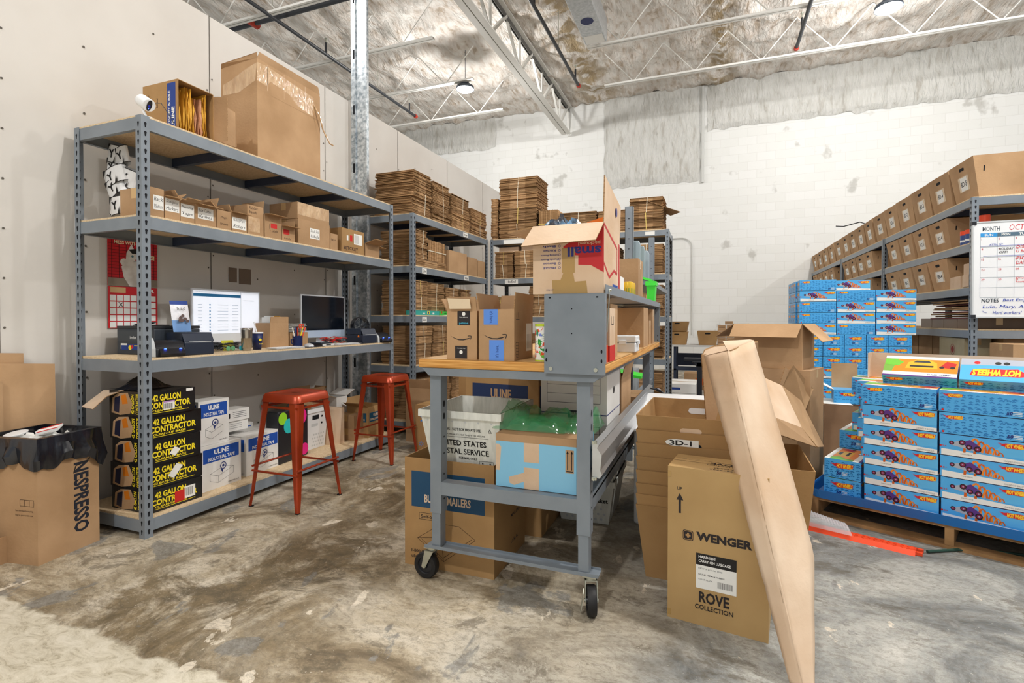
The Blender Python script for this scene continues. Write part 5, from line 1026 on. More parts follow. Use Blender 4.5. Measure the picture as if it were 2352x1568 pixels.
for y in (0.06,Ln-0.05):
    M=MB(); M.bar((PX1+0.004,y,RZ+0.018),(PX1+0.001,y-0.04,RZ-0.16),0.008,0.003,ZINC,up=(1,0,0)); M.cyl((PX1,y,RZ+0.018),(PX1+0.012,y,RZ+0.018),0.005,ZINC,8); M.build('strut',T)
# aluminium extrusion rail on the aisle side
ALU=noisy('aluminium_rail',(176,180,184),(206,210,214),5,0.3,metal=0.7,stretch=(1,0.1,1))
M=MB(); x=W-0.07+0.012
P=[(x,0.60),(x+0.03,0.592),(x+0.042,0.607),(x+0.034,0.625),(x+0.040,0.69),(x+0.02,0.72),(x+0.028,0.735),(x,0.74)]
y0,y1=0.02,Ln-0.25; vs=[(a,y0,b) for a,b in P]+[(a,y1,b) for a,b in P]; k=len(P)
M.add(vs,[tuple(range(k)),tuple(range(k,2*k))[::-1]]+[(i,(i+1)%k,(i+1)%k+k,i+k) for i in range(k)],ALU); M.build('paper_cutter_rail',T)
M=MB(); 
for z in (0.745,0.592): M.box(x,x+0.02,0.008,0.022,z-0.006,z+0.006,ZINC); M.cyl((x+0.01,-0.004,z),(x+0.01,0.008,z),0.005,ZINC,8)
M.build('rail_bracket',T)
BT=BZ+0.0432; RT=RZ+0.004
# cords at far end of the rail
for i,(dz) in enumerate((0.0,-0.06)):
    M=MB(); p=Vector((BXR-0.02,BYF-0.5,0.74+dz)); M.tube([p,p+Vector((0.05,0.02,-0.01)),p+Vector((0.10,0.03,-0.04)),p+Vector((0.16,0.06,-0.05-0.1*i))],0.006,BLKP,8); M.cyl(p+Vector((0.04,0.015,-0.006)),p+Vector((0.07,0.025,-0.02)),0.012,BLKP,8); tag(M.build('power_cord'),f'black cord with plug hanging beyond the bench rail, {"upper" if i==0 else "lower"}','cord')
# ---- smile printed cartons on the bench
INK=mat('dark_ink',(38,32,34),0.6); SBL=mat('tape_blue',(92,142,226),0.35)
def smile(F,x,y,w):
    P=[(-0.5,0.10),(-0.3,-0.02),(-0.1,-0.085),(0.1,-0.09),(0.3,-0.045),(0.42,0.01),(0.44,0.03),(0.30,0.0),(0.1,-0.045),(-0.1,-0.045),(-0.3,0.01)]
    F.poly([(x+a*w,y+b*w) for a,b in P],INK); F.lines([(x+0.30*w,y+0.09*w),(x+0.40*w,y+0.10*w),(x+0.47*w,y+0.09*w),(x+0.46*w,y+0.02*w),(x+0.43*w,y-0.05*w)],0.030*w,INK)
def az1(S,w,d,h):
    F=S['F']; smile(F,w*0.48,h*0.44,w*0.72)
    F.rect(w*0.36,h*0.71,w*0.78,h,INK); F.disc(w*0.57,h*0.94,0.009,PAPER); F.text(w*0.57,h*0.87,'free delivery',0.006,PAPER,w=w*0.28,al='c',bold=0); F.text(w*0.57,h*0.745,'prime',0.012,mat('prime_blue',(60,170,200),0.5),w=w*0.3,al='c',bold=0.02)
    F.rect(w*0.28,0.005,w*0.68,h*0.28,INK); F.disc(w*0.48,h*0.15,0.009,PAPER); F.text(w*0.48,h*0.23,'free delivery',0.006,PAPER,w=w*0.28,al='c',bold=0,rot=math.pi)
def az2(S,w,d,h):
    F=S['F']; smile(F,w*0.46,h*0.46,w*0.70)
    F.rect(w*0.14,h*0.70,w*0.54,h,SBL); F.text(w*0.36,h*0.84,"it's here.",0.016,NAVY,w=h*0.24,al='c',rot=-R90,bold=0.01)
    F.rect(w*0.30,0.0,w*0.72,h*0.40,SBL); F.text(w*0.52,h*0.18,"it's here.",0.016,NAVY,w=h*0.24,al='c',rot=R90,bold=0.01)
    G=S['R']; G.lines([(d*0.08,0.02),(d*0.2,0.02),(d*0.2,h*0.35),(d*0.08,h*0.35),(d*0.08,0.02)],0.002,INK); 
    for k in range(1,6): G.line((d*0.08,h*0.35*k/6),(d*0.2,h*0.35*k/6),0.002,INK)
    for xx in (0.12,0.2): G.line((d*xx,h*0.84),(d*xx,h*0.94),0.002,INK)
    G.line((d*0.08,h*0.80),(d*0.26,h*0.80),0.003,INK); G.rect(d*0.62,h*0.15,d*0.92,h*0.72,PAPER); [G.line((d*(0.66+k*0.035),h*0.2),(d*(0.66+k*0.035),h*0.5),0.002,INK) for k in range(7)]
carton('smile_carton','open smile printed carton with dark stickers, left of the pair on the bench','box',(-1.158,2.145,BT),0.02,0.154,0.24,0.225,open_=True,deco=az1,flaps={'F':8,'B':20,'L':30},fl=0.066)
carton('smile_carton','open smile printed carton with blue tape, right of the pair on the bench','box',(-0.990,2.14,BT),0.02,0.172,0.27,0.232,open_=True,deco=az2,flaps={'B':10,'R':5,'L':12},fl=0.075)
M=MB(); F=Face(M,(-1.135,2.136,BT+0.235),(1,0,0),(0,-0.1,1)); F.k=0.006; F.poly([(0,0.0),(0.11,0.0),(0.105,0.045),(-0.01,0.05)],mat('cream_paper',(226,206,176),0.7)); F.text(0.05,0.03,'MADE WITH',0.008,INK,w=0.07,al='c'); F.text(0.05,0.015,'LESS MATERIAL',0.008,INK,w=0.08,al='c'); tag(M.build('paper_label'),'cream paper note on the raised flap of the left smile carton','label')
# can / tin with leaf print, picture box behind
GRT=mat('leaf_green',(110,190,60),0.4)
T=thing('printed_canister','white canister with blue and green leaf print beside the steel panel','canister',(-0.70,2.20,BT)); M=MB(); M.lathe([(0,0),(0.037,0),(0.037,0.006)],(0,0,0),mat('lime_lid',(190,210,50),0.4),24); M.lathe([(0.036,0.006),(0.036,0.155)],(0,0,0),PAPER,24); M.lathe([(0.037,0.155),(0.037,0.165),(0,0.165)],(0,0,0),mat('lime_lid',(190,210,50),0.4),24); M.build('body',T,smooth=False)
M=MB(); R_=random.Random(2)
for k in range(26):
    a=-1.57+R_.uniform(-1.6,1.2); z=R_.uniform(0.02,0.14); r=0.0366; c=[GRT,mat('leaf_blue',(120,140,220),0.4),mat('leaf_dark',(30,140,60),0.4),mat('leaf_red',(226,70,30),0.4)][k%4 if k%8 else 3]
    s=R_.uniform(0.014,0.024); t=R_.uniform(0,3); P=[]
    for u,v in ((-1,0),(-0.3,0.35),(0.5,0.3),(1,0),(0.5,-0.3),(-0.3,-0.35)):
        du=(u*math.cos(t)-v*math.sin(t))*s; dv=(u*math.sin(t)+v*math.cos(t))*s; P.append(((r+0.0002*k/10)*math.cos(a+du/r),(r+0.0002*k/10)*math.sin(a+du/r),z+dv))
    M.poly(P,c)
M.build('leaf_print',T)
T=thing('picture_box','small box with warm city skyline photo behind the canister','box',(-0.70,2.28,BT)); M=MB(); M.box(0,0.09,0,0.05,0,0.21,PAPER); F=Face(M,(0,0,0),(1,0,0),(0,0,1)); F.rect(0,0.17,0.09,0.21,mat('amber_photo',(220,160,70),0.5)); F.rect(0,0.165,0.09,0.17,NAVY); [F.rect(0.01+k*0.014,0.17,0.018+k*0.014,0.178+0.008*(k%3),mat('sky_dark',(80,70,90),0.5)) for k in range(6)]; M.build('body',T)
# things under the riser
carton('orange_carton','small orange and red printed carton under the riser, next to the steel panel','box',(-0.50,2.175,BT),0.0,0.085,0.05,0.075,m=ORP,deco=lambda S,w,d,h:S['F'].rect(0,h*0.7,w,h,PAPER),tape=False)
carton('tall_narrow_carton','tall narrow tan carton with red base print under the riser','box',(-0.49,2.24,BT),0.0,0.08,0.14,0.235,m=CARDL,tape=False,deco=lambda S,w,d,h:(S['F'].rect(0,0,w,h*0.3,RED),S['R'].rect(0,0,d,h*0.3,RED),S['R'].lines([(d*0.3,h*0.85),(d*0.3,h*0.7),(d*0.7,h*0.7),(d*0.7,h*0.85)],0.004,INK)))
carton('brown_carton','dark shaded carton behind the narrow tan one under the riser','box',(-0.60,2.42,BT),0.0,0.16,0.2,0.26,m=CARD,tape=False)
T=thing('first_aid_box','white plastic hinged case on the bench edge under the riser','case',(-0.535,2.95,BT),0.0); M=MB(); M.box(0,0.14,0,0.16,0,0.055,WPL); M.build('base',T,bevel=0.006); M=MB(); M.box(-0.003,0.143,-0.003,0.163,0.057,0.094,WPL); M.build('lid',T,bevel=0.006); M=MB(); M.box(0.05,0.09,-0.012,-0.003,0.045,0.07,WPL); M.box(0.143,0.152,0.05,0.11,0.045,0.068,WPL); M.build('latch',T,bevel=0.002)
carton('brown_carton','large plain brown carton under the riser behind the white case','box',(-0.70,PX(1478,815,-0.42).y,BT),0.0,0.28,0.26,0.268,m=CARD,tape=False)
carton('brown_carton','tan carton with small black square under the riser, far end','box',(-0.60,4.15,BT),0.0,0.175,0.15,0.27,m=CARD,deco=lambda S,w,d,h:S['F'].rect(w*0.5,h*0.55,w*0.75,h*0.67,BLACK))
carton('small_carton','small tan carton standing before the far one under the riser','box',(-0.56,3.95,BT),0.0,0.13,0.14,0.18)
# on the riser deck
def small(S,w,d,h):
    F=S['F']; ink=mat('blue_print',(48,52,130),0.6); rd=mat('red_house',(190,40,44),0.6)
    F.poly([(w*0.44,h*0.68),(w*0.53,h*0.74),(w*0.66,h*0.97),(w,h*0.97),(w,h*0.29),(w*0.82,h*0.40),(w*0.65,h*0.41),(w*0.65,h*0.545),(w*0.44,h*0.56)],rd)
    F.rect(w*0.42,h*0.30,w*0.60,h*0.66,TAPEG); F.poly([(w*0.29,0.0),(w*0.78,0.0),(w*0.76,h*0.18),(w*0.60,h*0.17),(w*0.58,h*0.3),(w*0.44,h*0.3),(w*0.40,h*0.2),(w*0.28,h*0.2)],TAPEG)
    F.text(w*0.73,h*0.60,'small',h*0.14,ink,w=w*0.46,al='c',rot=math.pi,bold=0.03); F.text(w*0.80,h*0.715,'packaged',h*0.06,CARDL,w=w*0.3,al='c',rot=math.pi)
    for k,t in enumerate(('FRAGILE','Bedroom','Family Room','Dining Room','Kitchen','Bath')): F.text(w*0.24,h*(0.38+k*0.062),t,h*0.032,ink,w=w*(0.18 if k in(0,1,4,5) else 0.25),al='c',rot=math.pi,bold=0.01); F.ring(w*0.385,h*(0.38+k*0.062),0.005,0.0015,ink,n=8)
    F.text(w*0.25,h*0.06,'you haul',0.007,ink,w=w*0.1,al='c',rot=math.pi)
    R_=S['R']; R_.lines([(0,h*0.97),(d*0.8,h*0.76),(d*0.8,h*0.35),(d*0.6,h*0.38),(d*0.3,h*0.25),(0,h*0.42)],0.014,rd); R_.rect(d*0.9,0,d*0.98,h*0.85,rd); R_.rect(d*0.5,h*0.02,d*0.85,h*0.17,mat('logo_blue',(40,80,160),0.6)); R_.text(d*0.67,h*0.09,'SMART',h*0.07,PAPER,w=d*0.28,al='c')
T=carton('moving_carton','open tan moving carton with red and blue upside down print on the riser','box',(-0.735,2.16,RT),0,0.315,0.40,0.30,open_=True,m=CARDL,deco=small)
hh=0.30
M=MB(); M.slab([(0,0,hh),(0.315,0,hh),(0.295,-0.075,hh-0.085),(-0.03,-0.075,hh-0.095)][::-1],0.005,CARDL,CARDE); M.build('flap',T)
M=MB(); M.slab([(0,0,hh),(0,0.40,hh),(-0.13,0.38,hh+0.0),(-0.13,0.02,hh-0.015)][::1],0.005,CARDL,CARDE); M.build('flap',T)
M=MB(); M.slab([(0.315,0,hh),(0.315,0.40,hh),(0.32,0.40,hh+0.14),(0.315,0.02,hh+0.20)],0.005,CARDL,CARDE); F=Face(M,(0.3205,0,hh),(0,1,0),(0,0,1)); F.disc(0.27,0.09,0.022,mat('blue_print',(48,52,130),0.6)); M.build('flap',T)
M=MB(); M.slab([(0,0.40,hh),(0.315,0.40,hh),(0.315,0.41,hh+0.09),(0,0.41,hh+0.02)],0.005,CARDL,CARDE); M.build('flap',T)
# contents of the moving carton
def crumple(name,lab,cat,loc,w,d,h,m,seed=0,n=12,flat=False):
    M=MB(); vs=[]
    for i in range(n+1):
        for j in range(n+1):
            u,v=i/n-0.5,j/n-0.5; e=max(0,1-4*u*u)*max(0,1-4*v*v); vs.append((u*w,v*d,h*(e**0.5)*(0.55+0.9*noise.noise(Vector((u*5,v*5,seed))))+0.25*h*noise.noise(Vector((u*14,v*14,seed+3)))*e))
    M.add(vs,[(i*(n+1)+j,(i+1)*(n+1)+j,(i+1)*(n+1)+j+1,i*(n+1)+j+1) for i in range(n) for j in range(n)],m); return tag(M.build(name,loc=loc),lab,cat)
BFILM=noisy('blue_black_film',(16,24,40),(110,160,200),9,0.15,0.5,lo=0.45,hi=0.7,spec=0.8)
crumple('foil_pack','crumpled blue and black film pack on top of the moving carton','bag',(-0.64,2.34,RT+0.285),0.17,0.24,0.10,BFILM,2)
M=MB(); M.slab([(0.0,0,0.03),(0.2,0.0,0.015),(0.2,0.1,0.02),(0.0,0.1,0.045)],0.003,PAPER); tag(M.build('white_sheet',loc=(-0.70,2.20,RT+0.275)),'white sheet laid across the front of the moving carton','paper')
for i,(x,y,a) in enumerate(((-0.575,2.36,0.6),(-0.525,2.42,-0.3))):
    M=MB(); M.slab([(0,0,0),(0.09,0,0),(0.09,0,0.09),(0,0,0.09)],0.03,mat('orange_pack',(232,120,30),0.35)); F=Face(M,(0,0,0),(1,0,0),(0,0,1)); F.k=0.001; F.text(0.045,0.06,'Toy',0.025,BLACK,w=0.06,al='c',bold=0.02); F.rect(0.01,0.01,0.08,0.03,BLACK); o=M.build('orange_pack',loc=(x,y,RT+0.265)); o.rotation_euler=(0,a,0.2); tag(o,'small orange printed pack in the moving carton, '+('tilted left' if i==0 else 'nearest the tall flap'),'packet')
# other riser items
carton('white_folder_box','white upright book boxes with red edge beside the moving carton','box',(-0.53,2.62,RT),0,0.10,0.14,0.11,m=PAPER,tape=False,deco=lambda S,w,d,h:S['R'].rect(0,0,d*0.15,h,RED))
for i in range(3):
    for j in range(2):
        T=thing('drink_can','yellow drink can of the shrink wrapped pack on the riser','can',(-0.50+0.054*j,3.02+i*0.056,RT),0,'yellow cans in the six pack'); M=MB(); M.lathe([(0,0),(0.02,0),(0.026,0.008),(0.026,0.095),(0.022,0.105),(0.022,0.108),(0,0.106)],(0,0,0),mat('can_yellow',(232,190,60),0.3,metal=0.3),16); M.lathe([(0.0263,0.03),(0.0263,0.07)],(0,0,0),mat('can_green',(120,160,60),0.35),10); M.build('can_body',T,smooth=True)
carton('brown_carton','square tan carton standing on the riser behind the yellow cans','box',(-0.62,3.26,RT),0,0.20,0.22,0.27,m=CARD)
T=thing('sorting_bin','bright green plastic bin at the far end of the riser','bin',(-0.45,4.32,RT)); M=MB(); frustum_walls(M,0.05,0.09,0.075,0.14,0.20,GRN,rim=0.004); M.build('body',T)
# upright frame with grey bins behind the bench
T=thing('upright_frame','grey punched upright posts of the second bench behind the packing bench','frame',(-0.72,4.62,0))
for x,y,h in ((0,0.05,2.28),(0,1.9,2.28)):
    M=MB(); M.box(x,x+0.07,y,y+0.003,0,h,STEEL); M.box(x,x+0.003,y,y+0.06,0,h,STEEL); M.box(x+0.067,x+0.07,y,y+0.06,0,h,STEEL); F=Face(M,(x,y,0),(1,0,0),(0,0,1)); [F.disc(0.035,0.1+k*0.09,0.005,HOLE,n=8) for k in range(24)]; M.build('post',T)
for z in (0.5,1.0): M=MB(); M.box(0.02,0.06,0.08,1.9,z,z+0.05,STEEL); M.build('rail',T)
M=MB(); M.box(0.003,0.23,0.07,1.88,1.60-0.02,1.60+0.02,STEEL); M.build('bin_shelf',T)
GBIN=mat('smoky_grey_bin',(150,164,172),0.3)
for i in range(4):
    if i==3: break
    T=thing('grey_divider_bin','smoky grey rounded bin standing on the second bench frame, '+pos[i]+' from the front','bin',(-0.70,4.80+i*0.36,1.6215)); M=MB(); M.slab([(0,0,0),(0.10,0,0),(0.10,0,0.33),(0.085,0,0.37),(0.02,0,0.37),(0,0,0.35)],0.03,GBIN); M.build('panel',T,bevel=0.01)
M=MB(); M.slab([(0,0,0.06),(0.18,0,0.0),(0.18,0.3,0.0),(0,0.3,0.06)],0.02,GRN); tag(M.build('green_lid',loc=(-0.66,4.68,1.621)),'bright green bin lid below the smoky bins','lid')
M=MB(); M.slab([(0,0,0.05),(0.36,-0.05,0.0),(0.36,0.25,0.0),(0,0.3,0.05)],0.025,GRN); tag(M.build('green_lid',loc=(-0.98,5.1,0.7215)),'bright green plastic lid sticking out beyond the bench end','lid')
for i,(x,y) in enumerate(((-0.62,5.1),(-0.52,5.6))): carton('grey_tote',f'grey lidded plastic tote under the green lid, {"near" if i==0 else "far"} one','tote',(x-0.48,y+0.1,0),0,0.24,0.3,0.72,m=mat('tote_grey',(150,156,160),0.4),tape=False)
# ---- under the bench
LS=0.4905
def bluebox(S,w,d,h):
    lb=mat('sky_blue_tape',(130,190,222),0.6); F=S['F']; F.rect(0,0,w,h*0.86,lb); F.rect(w*0.36,h*0.50,w*0.55,h*0.86,CARDL); F.rect(w*0.36,0,w*0.55,h*0.40,CARDL); F.poly([(w*0.18,h*0.08),(w*0.24,h*0.05),(w*0.36,h*0.13),(w*0.36,h*0.30),(w*0.17,h*0.19)],CARDL); F.poly([(0,h*0.3),(w*0.05,h*0.3),(w*0.07,h*0.75),(w*0.04,h*0.8),(0,h*0.8)],CARDL)
    F.rect(w*0.87,h*0.38,w*0.97,h*0.80,CARD)
    for x in (0.895,0.945): F.line((w*x,h*0.44),(w*x,h*0.76),0.004,INK); F.poly([(w*x-0.006,h*0.73),(w*x+0.006,h*0.73),(w*x,h*0.79)],INK)
    F.line((w*0.88,h*0.41),(w*0.96,h*0.41),0.004,INK); S['R'].rect(0,0,d,h*0.86,lb); S['R'].rect(d*0.4,h*0.2,d*0.5,h*0.7,CARDL)
carton('blue_carton','light blue painted carton on the lower shelf of the packing bench','box',(-0.933,2.205,LS),0,0.385,0.36,0.245,deco=bluebox)
GFM,t_,b_=nodes('green_air_film'); b_.inputs['Base Color'].default_value=srgb(70,170,110); b_.inputs['Roughness'].default_value=0.06; b_.inputs['Alpha'].default_value=0.38; b_.inputs['Specular IOR Level'].default_value=0.9
T=thing('air_pillow_film','crumpled translucent green air pillow film on the light blue carton','packing film',(-0.755,2.43,LS+0.247))
for k,(x,y,w,d,h,s) in enumerate(((-0.13,-0.02,0.20,0.26,0.135,1),(0.06,0.0,0.24,0.26,0.10,5),(0.19,0.03,0.14,0.24,0.12,9),(-0.02,-0.08,0.3,0.14,0.07,12))):
    M=MB(); n=16; vs=[]
    for i in range(n+1):
        for j in range(n+1):
            u,v=i/n-0.5,j/n-0.5; e=(max(0,1-4*u*u)*max(0,1-4*v*v))**0.5; vs.append((x+u*w,y+v*d,max(0.001,h*e*(0.85+0.5*noise.noise(Vector((u*4,v*4,s))))+0.022*e*noise.noise(Vector((u*14,v*14,s+3))))))
    M.add(vs,[(i*(n+1)+j,(i+1)*(n+1)+j,(i+1)*(n+1)+j+1,i*(n+1)+j+1) for i in range(n) for j in range(n)],GFM); M.build('pillow',T,smooth=True)
# bankers boxes on the lower shelf
def banker(S,w,d,h):
    F=S['F']; F.lines([(w*0.1,h*0.95),(w*0.9,h*0.95),(w*0.9,h*0.42),(w*0.1,h*0.42),(w*0.1,h*0.95)],0.0025,DGREY)
    for q in (0.6,0.78): F.line((w*0.1,h*q),(w*0.9,h*q),0.002,DGREY)
    for G,ww in ((F,w),(S['R'],d)): G.line((0,h*0.20),(ww,h*0.20),0.006,mat('ink_blue',(40,56,120),0.6))
    F.rect(w*0.42,h*0.12,w*0.80,h*0.27,DGREY); F.text(w*0.61,h*0.195,'BANKERS BOX',h*0.07,PAPER,w=w*0.3,al='c'); S['R'].disc(d*0.5,h*0.62,0.03,BLACK,ry=0.02)
carton('storage_box','white lidded storage box with blue stripe, upper one under the bench','box',(-0.86,2.66,LS+0.2215),0,0.36,0.40,0.265,m=WCARD,deco=banker,tape=False)
carton('storage_box','white lidded storage box with blue stripe, lower one under the bench','box',(-0.86,2.665,LS),0,0.355,0.40,0.221,m=WCARD,deco=banker,tape=False)
T=carton('envelope_carton','open carton of yellow envelopes on the far lower shelf of the bench','box',(-0.80,3.25,LS),0,0.28,0.4,0.40,open_=True,flaps={'R':15,'F':30},fl=0.10)
for i in range(10): M=MB(); M.slab([(0,0,0.012*math.sin(i)),(0.2,0,0.0),(0.2,0.26,0.0),(0,0.26,0.01)],0.004,ENV); tag(M.build('bubble_envelope',loc=(-0.78+0.003*(i%3),3.30+0.004*(i%2),LS+0.33+i*0.011)),'yellow envelope lying in the open carton under the bench','envelope','envelopes lying under the bench')
carton('brown_carton','brown carton farther back under the bench beside the rail','box',(-0.80,3.75,LS),0,0.30,0.4,0.22)
def uln(S,w,d,h):
    for F,ww in ((S['F'],w),(S['R'],d)): F.rect(ww*0.10 if ww==w else ww*0.05,h*0.66,ww*0.86,h*0.945,mat('deep_navy',(26,48,92),0.6)); F.text(ww*0.5,h*0.865,'ULINE',h*0.085,CARD,w=ww*0.28,al='c',bold=0.04); F.text(ww*0.5,h*0.73,'BUBBLE MAILERS',h*0.07,CARD,w=ww*0.6,al='c',bold=0.02)
carton('mailer_carton','large brown carton with navy band standing behind the postal tote','box',(-1.66,3.36,0.0),-0.10,0.58,0.38,0.86,open_=True,m=CARDD,deco=uln,flaps={'F':-55,'B':40,'R':60},fl=0.13)
# bulk mailer carton in front
def bulk(S,w,d,h):
    F=S['F']; F.rect(w*0.08,h*0.55,w*0.90,h*0.88,mat('print_teal_navy',(24,70,104),0.6)); F.text(w*0.49,h*0.79,'ULINE',h*0.09,CARDL,w=w*0.3,al='c',bold=0.04); F.text(w*0.49,h*0.635,'BUBBLE MAILERS',h*0.075,CARDL,w=w*0.52,al='c',bold=0.03)
    F.lines([(w*0.17,h*0.50),(w*0.45,h*0.50),(w*0.45,h*0.44),(w*0.17,h*0.44),(w*0.17,h*0.50)],0.002,INK); F.text(w*0.19,h*0.453,'Self-Seal',h*0.03,INK,w=w*0.2)
    F.lines([(w*0.15,h*0.26),(w*0.42,h*0.42),(w*0.62,h*0.42),(w*0.80,h*0.32),(w*0.45,h*0.08),(w*0.15,h*0.26)],0.002,BROWN); F.lines([(w*0.15,h*0.26),(w*0.42,h*0.3),(w*0.45,h*0.08)],0.002,BROWN); F.lines([(w*0.19,h*0.26),(w*0.44,h*0.11),(w*0.76,h*0.32)],0.002,BROWN)
    F.text(w*0.08,h*0.125,'1-800-295-5510',h*0.03,INK,w=w*0.3); F.text(w*0.08,h*0.075,'uline.com',h*0.03,INK,w=w*0.2)
    G=S['R']; G.text(d*0.35,h*0.82,'10"',h*0.04,INK,w=0.05); G.text(d*0.5,h*0.55,'S-5150',h*0.04,INK,w=d*0.3); G.text(d*0.5,h*0.4,'MAILERS',h*0.03,INK,w=d*0.3); G.text(d*0.5,h*0.15,'U.S.A.',h*0.03,INK,w=d*0.25)
carton('bulk_mailer_carton','large open brown carton with navy print on the floor left of the bench','box',(-1.475,2.275,0),0.015,0.50,0.46,0.555,open_=True,m=CARDD,deco=bulk)
# postal tote resting in the carton mouth
T=thing('postal_tote','white postal tote with black lettering resting in the bulk carton mouth','tote',(-1.165,2.52,0.50),0.02)
M=MB(); frustum_walls(M,0.36,0.38,0.44,0.50,0.31,POST,t=0.005,rim=0.006); F=slant(M,0.36,0.38,0.44,0.50,0.31)
F.k=0.0016
F.text(0.05,0.215,'WARNING - NOT FOR PRIVATE USE',0.014,BLACK,w=0.24); F.text(0.05,0.190,'MAXIMUM PENALTY FOR THEFT OR MISUSE',0.008,BLACK,w=0.26,bold=0); F.line((0.04,0.182),(0.33,0.182),0.0015,BLACK)
F.text(0.045,0.135,'UNITED STATES',0.03,BLACK,w=0.27,bold=0.02); F.text(0.045,0.090,'POSTAL SERVICE',0.03,BLACK,w=0.28,bold=0.02); F.text(0.16,0.065,'FOR MAIL ONLY',0.012,BLACK,w=0.10); F.lines([(0.27,0.02),(0.345,0.02),(0.345,0.062),(0.27,0.062),(0.27,0.02)],0.0015,BLACK)
for x in (0.288,0.328): F.disc(x,0.05,0.004,BLACK); F.line((x,0.045),(x,0.026),0.005,BLACK)
F.lines([(0.33,0.215),(0.348,0.215),(0.339,0.232),(0.33,0.215)],0.002,BLACK)
for i in range(6): F.disc(0.0+i*0.07,0.262,0.004,LGREY)
M.build('body',T)
# low brown box behind
carton('brown_carton','plain brown carton on the floor behind the bulk mailer carton','box',(-1.18,2.83,0),0.0,0.27,0.40,0.26,m=CARDD)
# stack of white totes on the floor
for k in range(4):
    T=thing('stacked_tote','white plastic postal tote in the nested stack under the bench, '+['lowest','second from the floor','third from the floor','topmost'][k],'tote',(-0.735,3.36,0.002+k*0.062),0.02)
    M=MB(); frustum_walls(M,0.30,0.42,0.38,0.52,0.28,POST,rim=0.006); F=slant(M,0.30,0.42,0.38,0.52,0.28); F.k=0.0016
    for i in range(7):
        for j in range(3): F.disc(0.04+i*0.036+0.018*(j%2),0.03+j*0.035,0.008,LGREY)
    if k==0: F.rect(0.1,0.12,0.26,0.19,PAPER); F.text(0.2,0.14,'Basket',0.03,BLACK,w=0.10,bold=0.03)
    M.build('body',T)
# ================================================ LABELLED BINS ON THE RIGHT RACK
def bin_mesh(M,wb=0.43,db=0.50,wt=0.50,dt=0.62,h=0.37,m=None,cx=0,cy=0,tx=None,handle=HOLE,tape=True):
    m=m or CARD; frustum_walls(M,wb,db,wt,dt,h,m,t=0.005,cx=cx,cy=cy)
    F=slant(M,wb,db,wt,dt,h,cx=cx,cy=cy); F.k=0.0015; hx=wb/2; hy=h*0.84
    P=[(hx+0.035*sx+0.014*math.cos(t),hy+0.014*math.sin(t)) for sx,t0 in ((1,-R90),(-1,R90)) for t in (t0,t0+R90*0.5,t0+R90,t0+R90*1.5,t0+math.pi)]
    F.poly(P,handle)
    if tx:
        if tape: F.rect(hx-0.10,h*0.28,hx+0.10,h*0.66,mat('label_tape',(206,178,140),0.2,spec=0.7))
        F.rect(hx-0.065,h*0.30,hx+0.065,h*0.64,PAPER); F.text(hx,h*0.47,tx,h*0.13,BLACK,w=0.11,al='c',bold=0.02)
    F2=slant(M,wb,db,wt,dt,h,'R',cx=cx,cy=cy); F2.k=0.0015; F2.rect(0.02,h*0.62,0.03,h*0.75,HOLE)
def file_bin(tx,x,y,z,rz,lab,group=None,**k):
    T=thing('storage_bin',lab,'bin',(x,y,z),rz,group); M=MB(); bin_mesh(M,tx=tx,**k); M.build('body',T); return T
zt=QS[0]+0.0125
ords=['first','second','third','fourth','fifth']
QU=((5.84,8.40,'8'),(8.43,10.85,'7'),(10.88,13.75,'6'))
for (a,b,n) in QU:
    p=(b-a)/5
    for k in range(5): file_bin(f'{n}D-{5-k}',QX+0.31,a+p*(k+0.5)+ (0.02 if k else -0.0),zt,-R90+random.uniform(-.03,.03),f'tapered cardboard bin labelled {n}D-{5-k} on top of the right rack',wt=p-0.012,wb=p-0.075)
QS2=(2.367,1.96,1.56,1.17,0.78)
for lv,(z,L) in enumerate(((QS2[1],'C'),(QS2[2],'B'))):
    for (a,b,n) in QU:
        s=a+0.55; p=(b-0.10-s)/4
        for k in range(4): file_bin(f'{n}{L}-{4-k}',QX+0.31,s+p*(k+0.5),z+0.0125,-R90+random.uniform(-.03,.03),f'tapered cardboard bin labelled {n}{L}-{4-k} on the right rack, '+('second' if lv==0 else 'third')+' level',wt=p-0.012,wb=p-0.07,h=0.312)
# tubs and small boxes near the post
for i,(dy,dx,h) in enumerate(((0.20,0.05,0.13),(0.10,0.05,0.13),(0.12,0.16,0.26),(0.28,0.16,0.13))):
    T=thing('wipes_tub','blue and orange tub at the near end of the second level, '+['left front','right front','tallest','behind'][i],'tub',(QX+dx,5.90+dy,QS2[1]+0.0125)); M=MB(); M.lathe([(0,0),(0.04,0),(0.04,h*0.7)],(0,0,0),mat('tub_blue',(60,84,140),0.35),18); M.lathe([(0.041,h*0.7),(0.041,h),(0,h)],(0,0,0),ORP,18); M.lathe([(0.0405,h*0.2),(0.0405,h*0.35)],(0,0,0),PAPER,18); M.build('body',T)
for i,(y,x,z,w) in enumerate(((6.24,0.02,0,0.10),(6.08,0.01,0,0.14),(5.90,0.0,0,0.12),(6.0,0.06,0.115,0.16))): carton('small_carton','small tan carton at the near end of the third level, '+['leftmost','middle','rightmost','on top'][i],'box',(QX+x,y+w,QS2[2]+0.0125+z),-R90,w-0.005,0.16,0.11,m=CARDL)
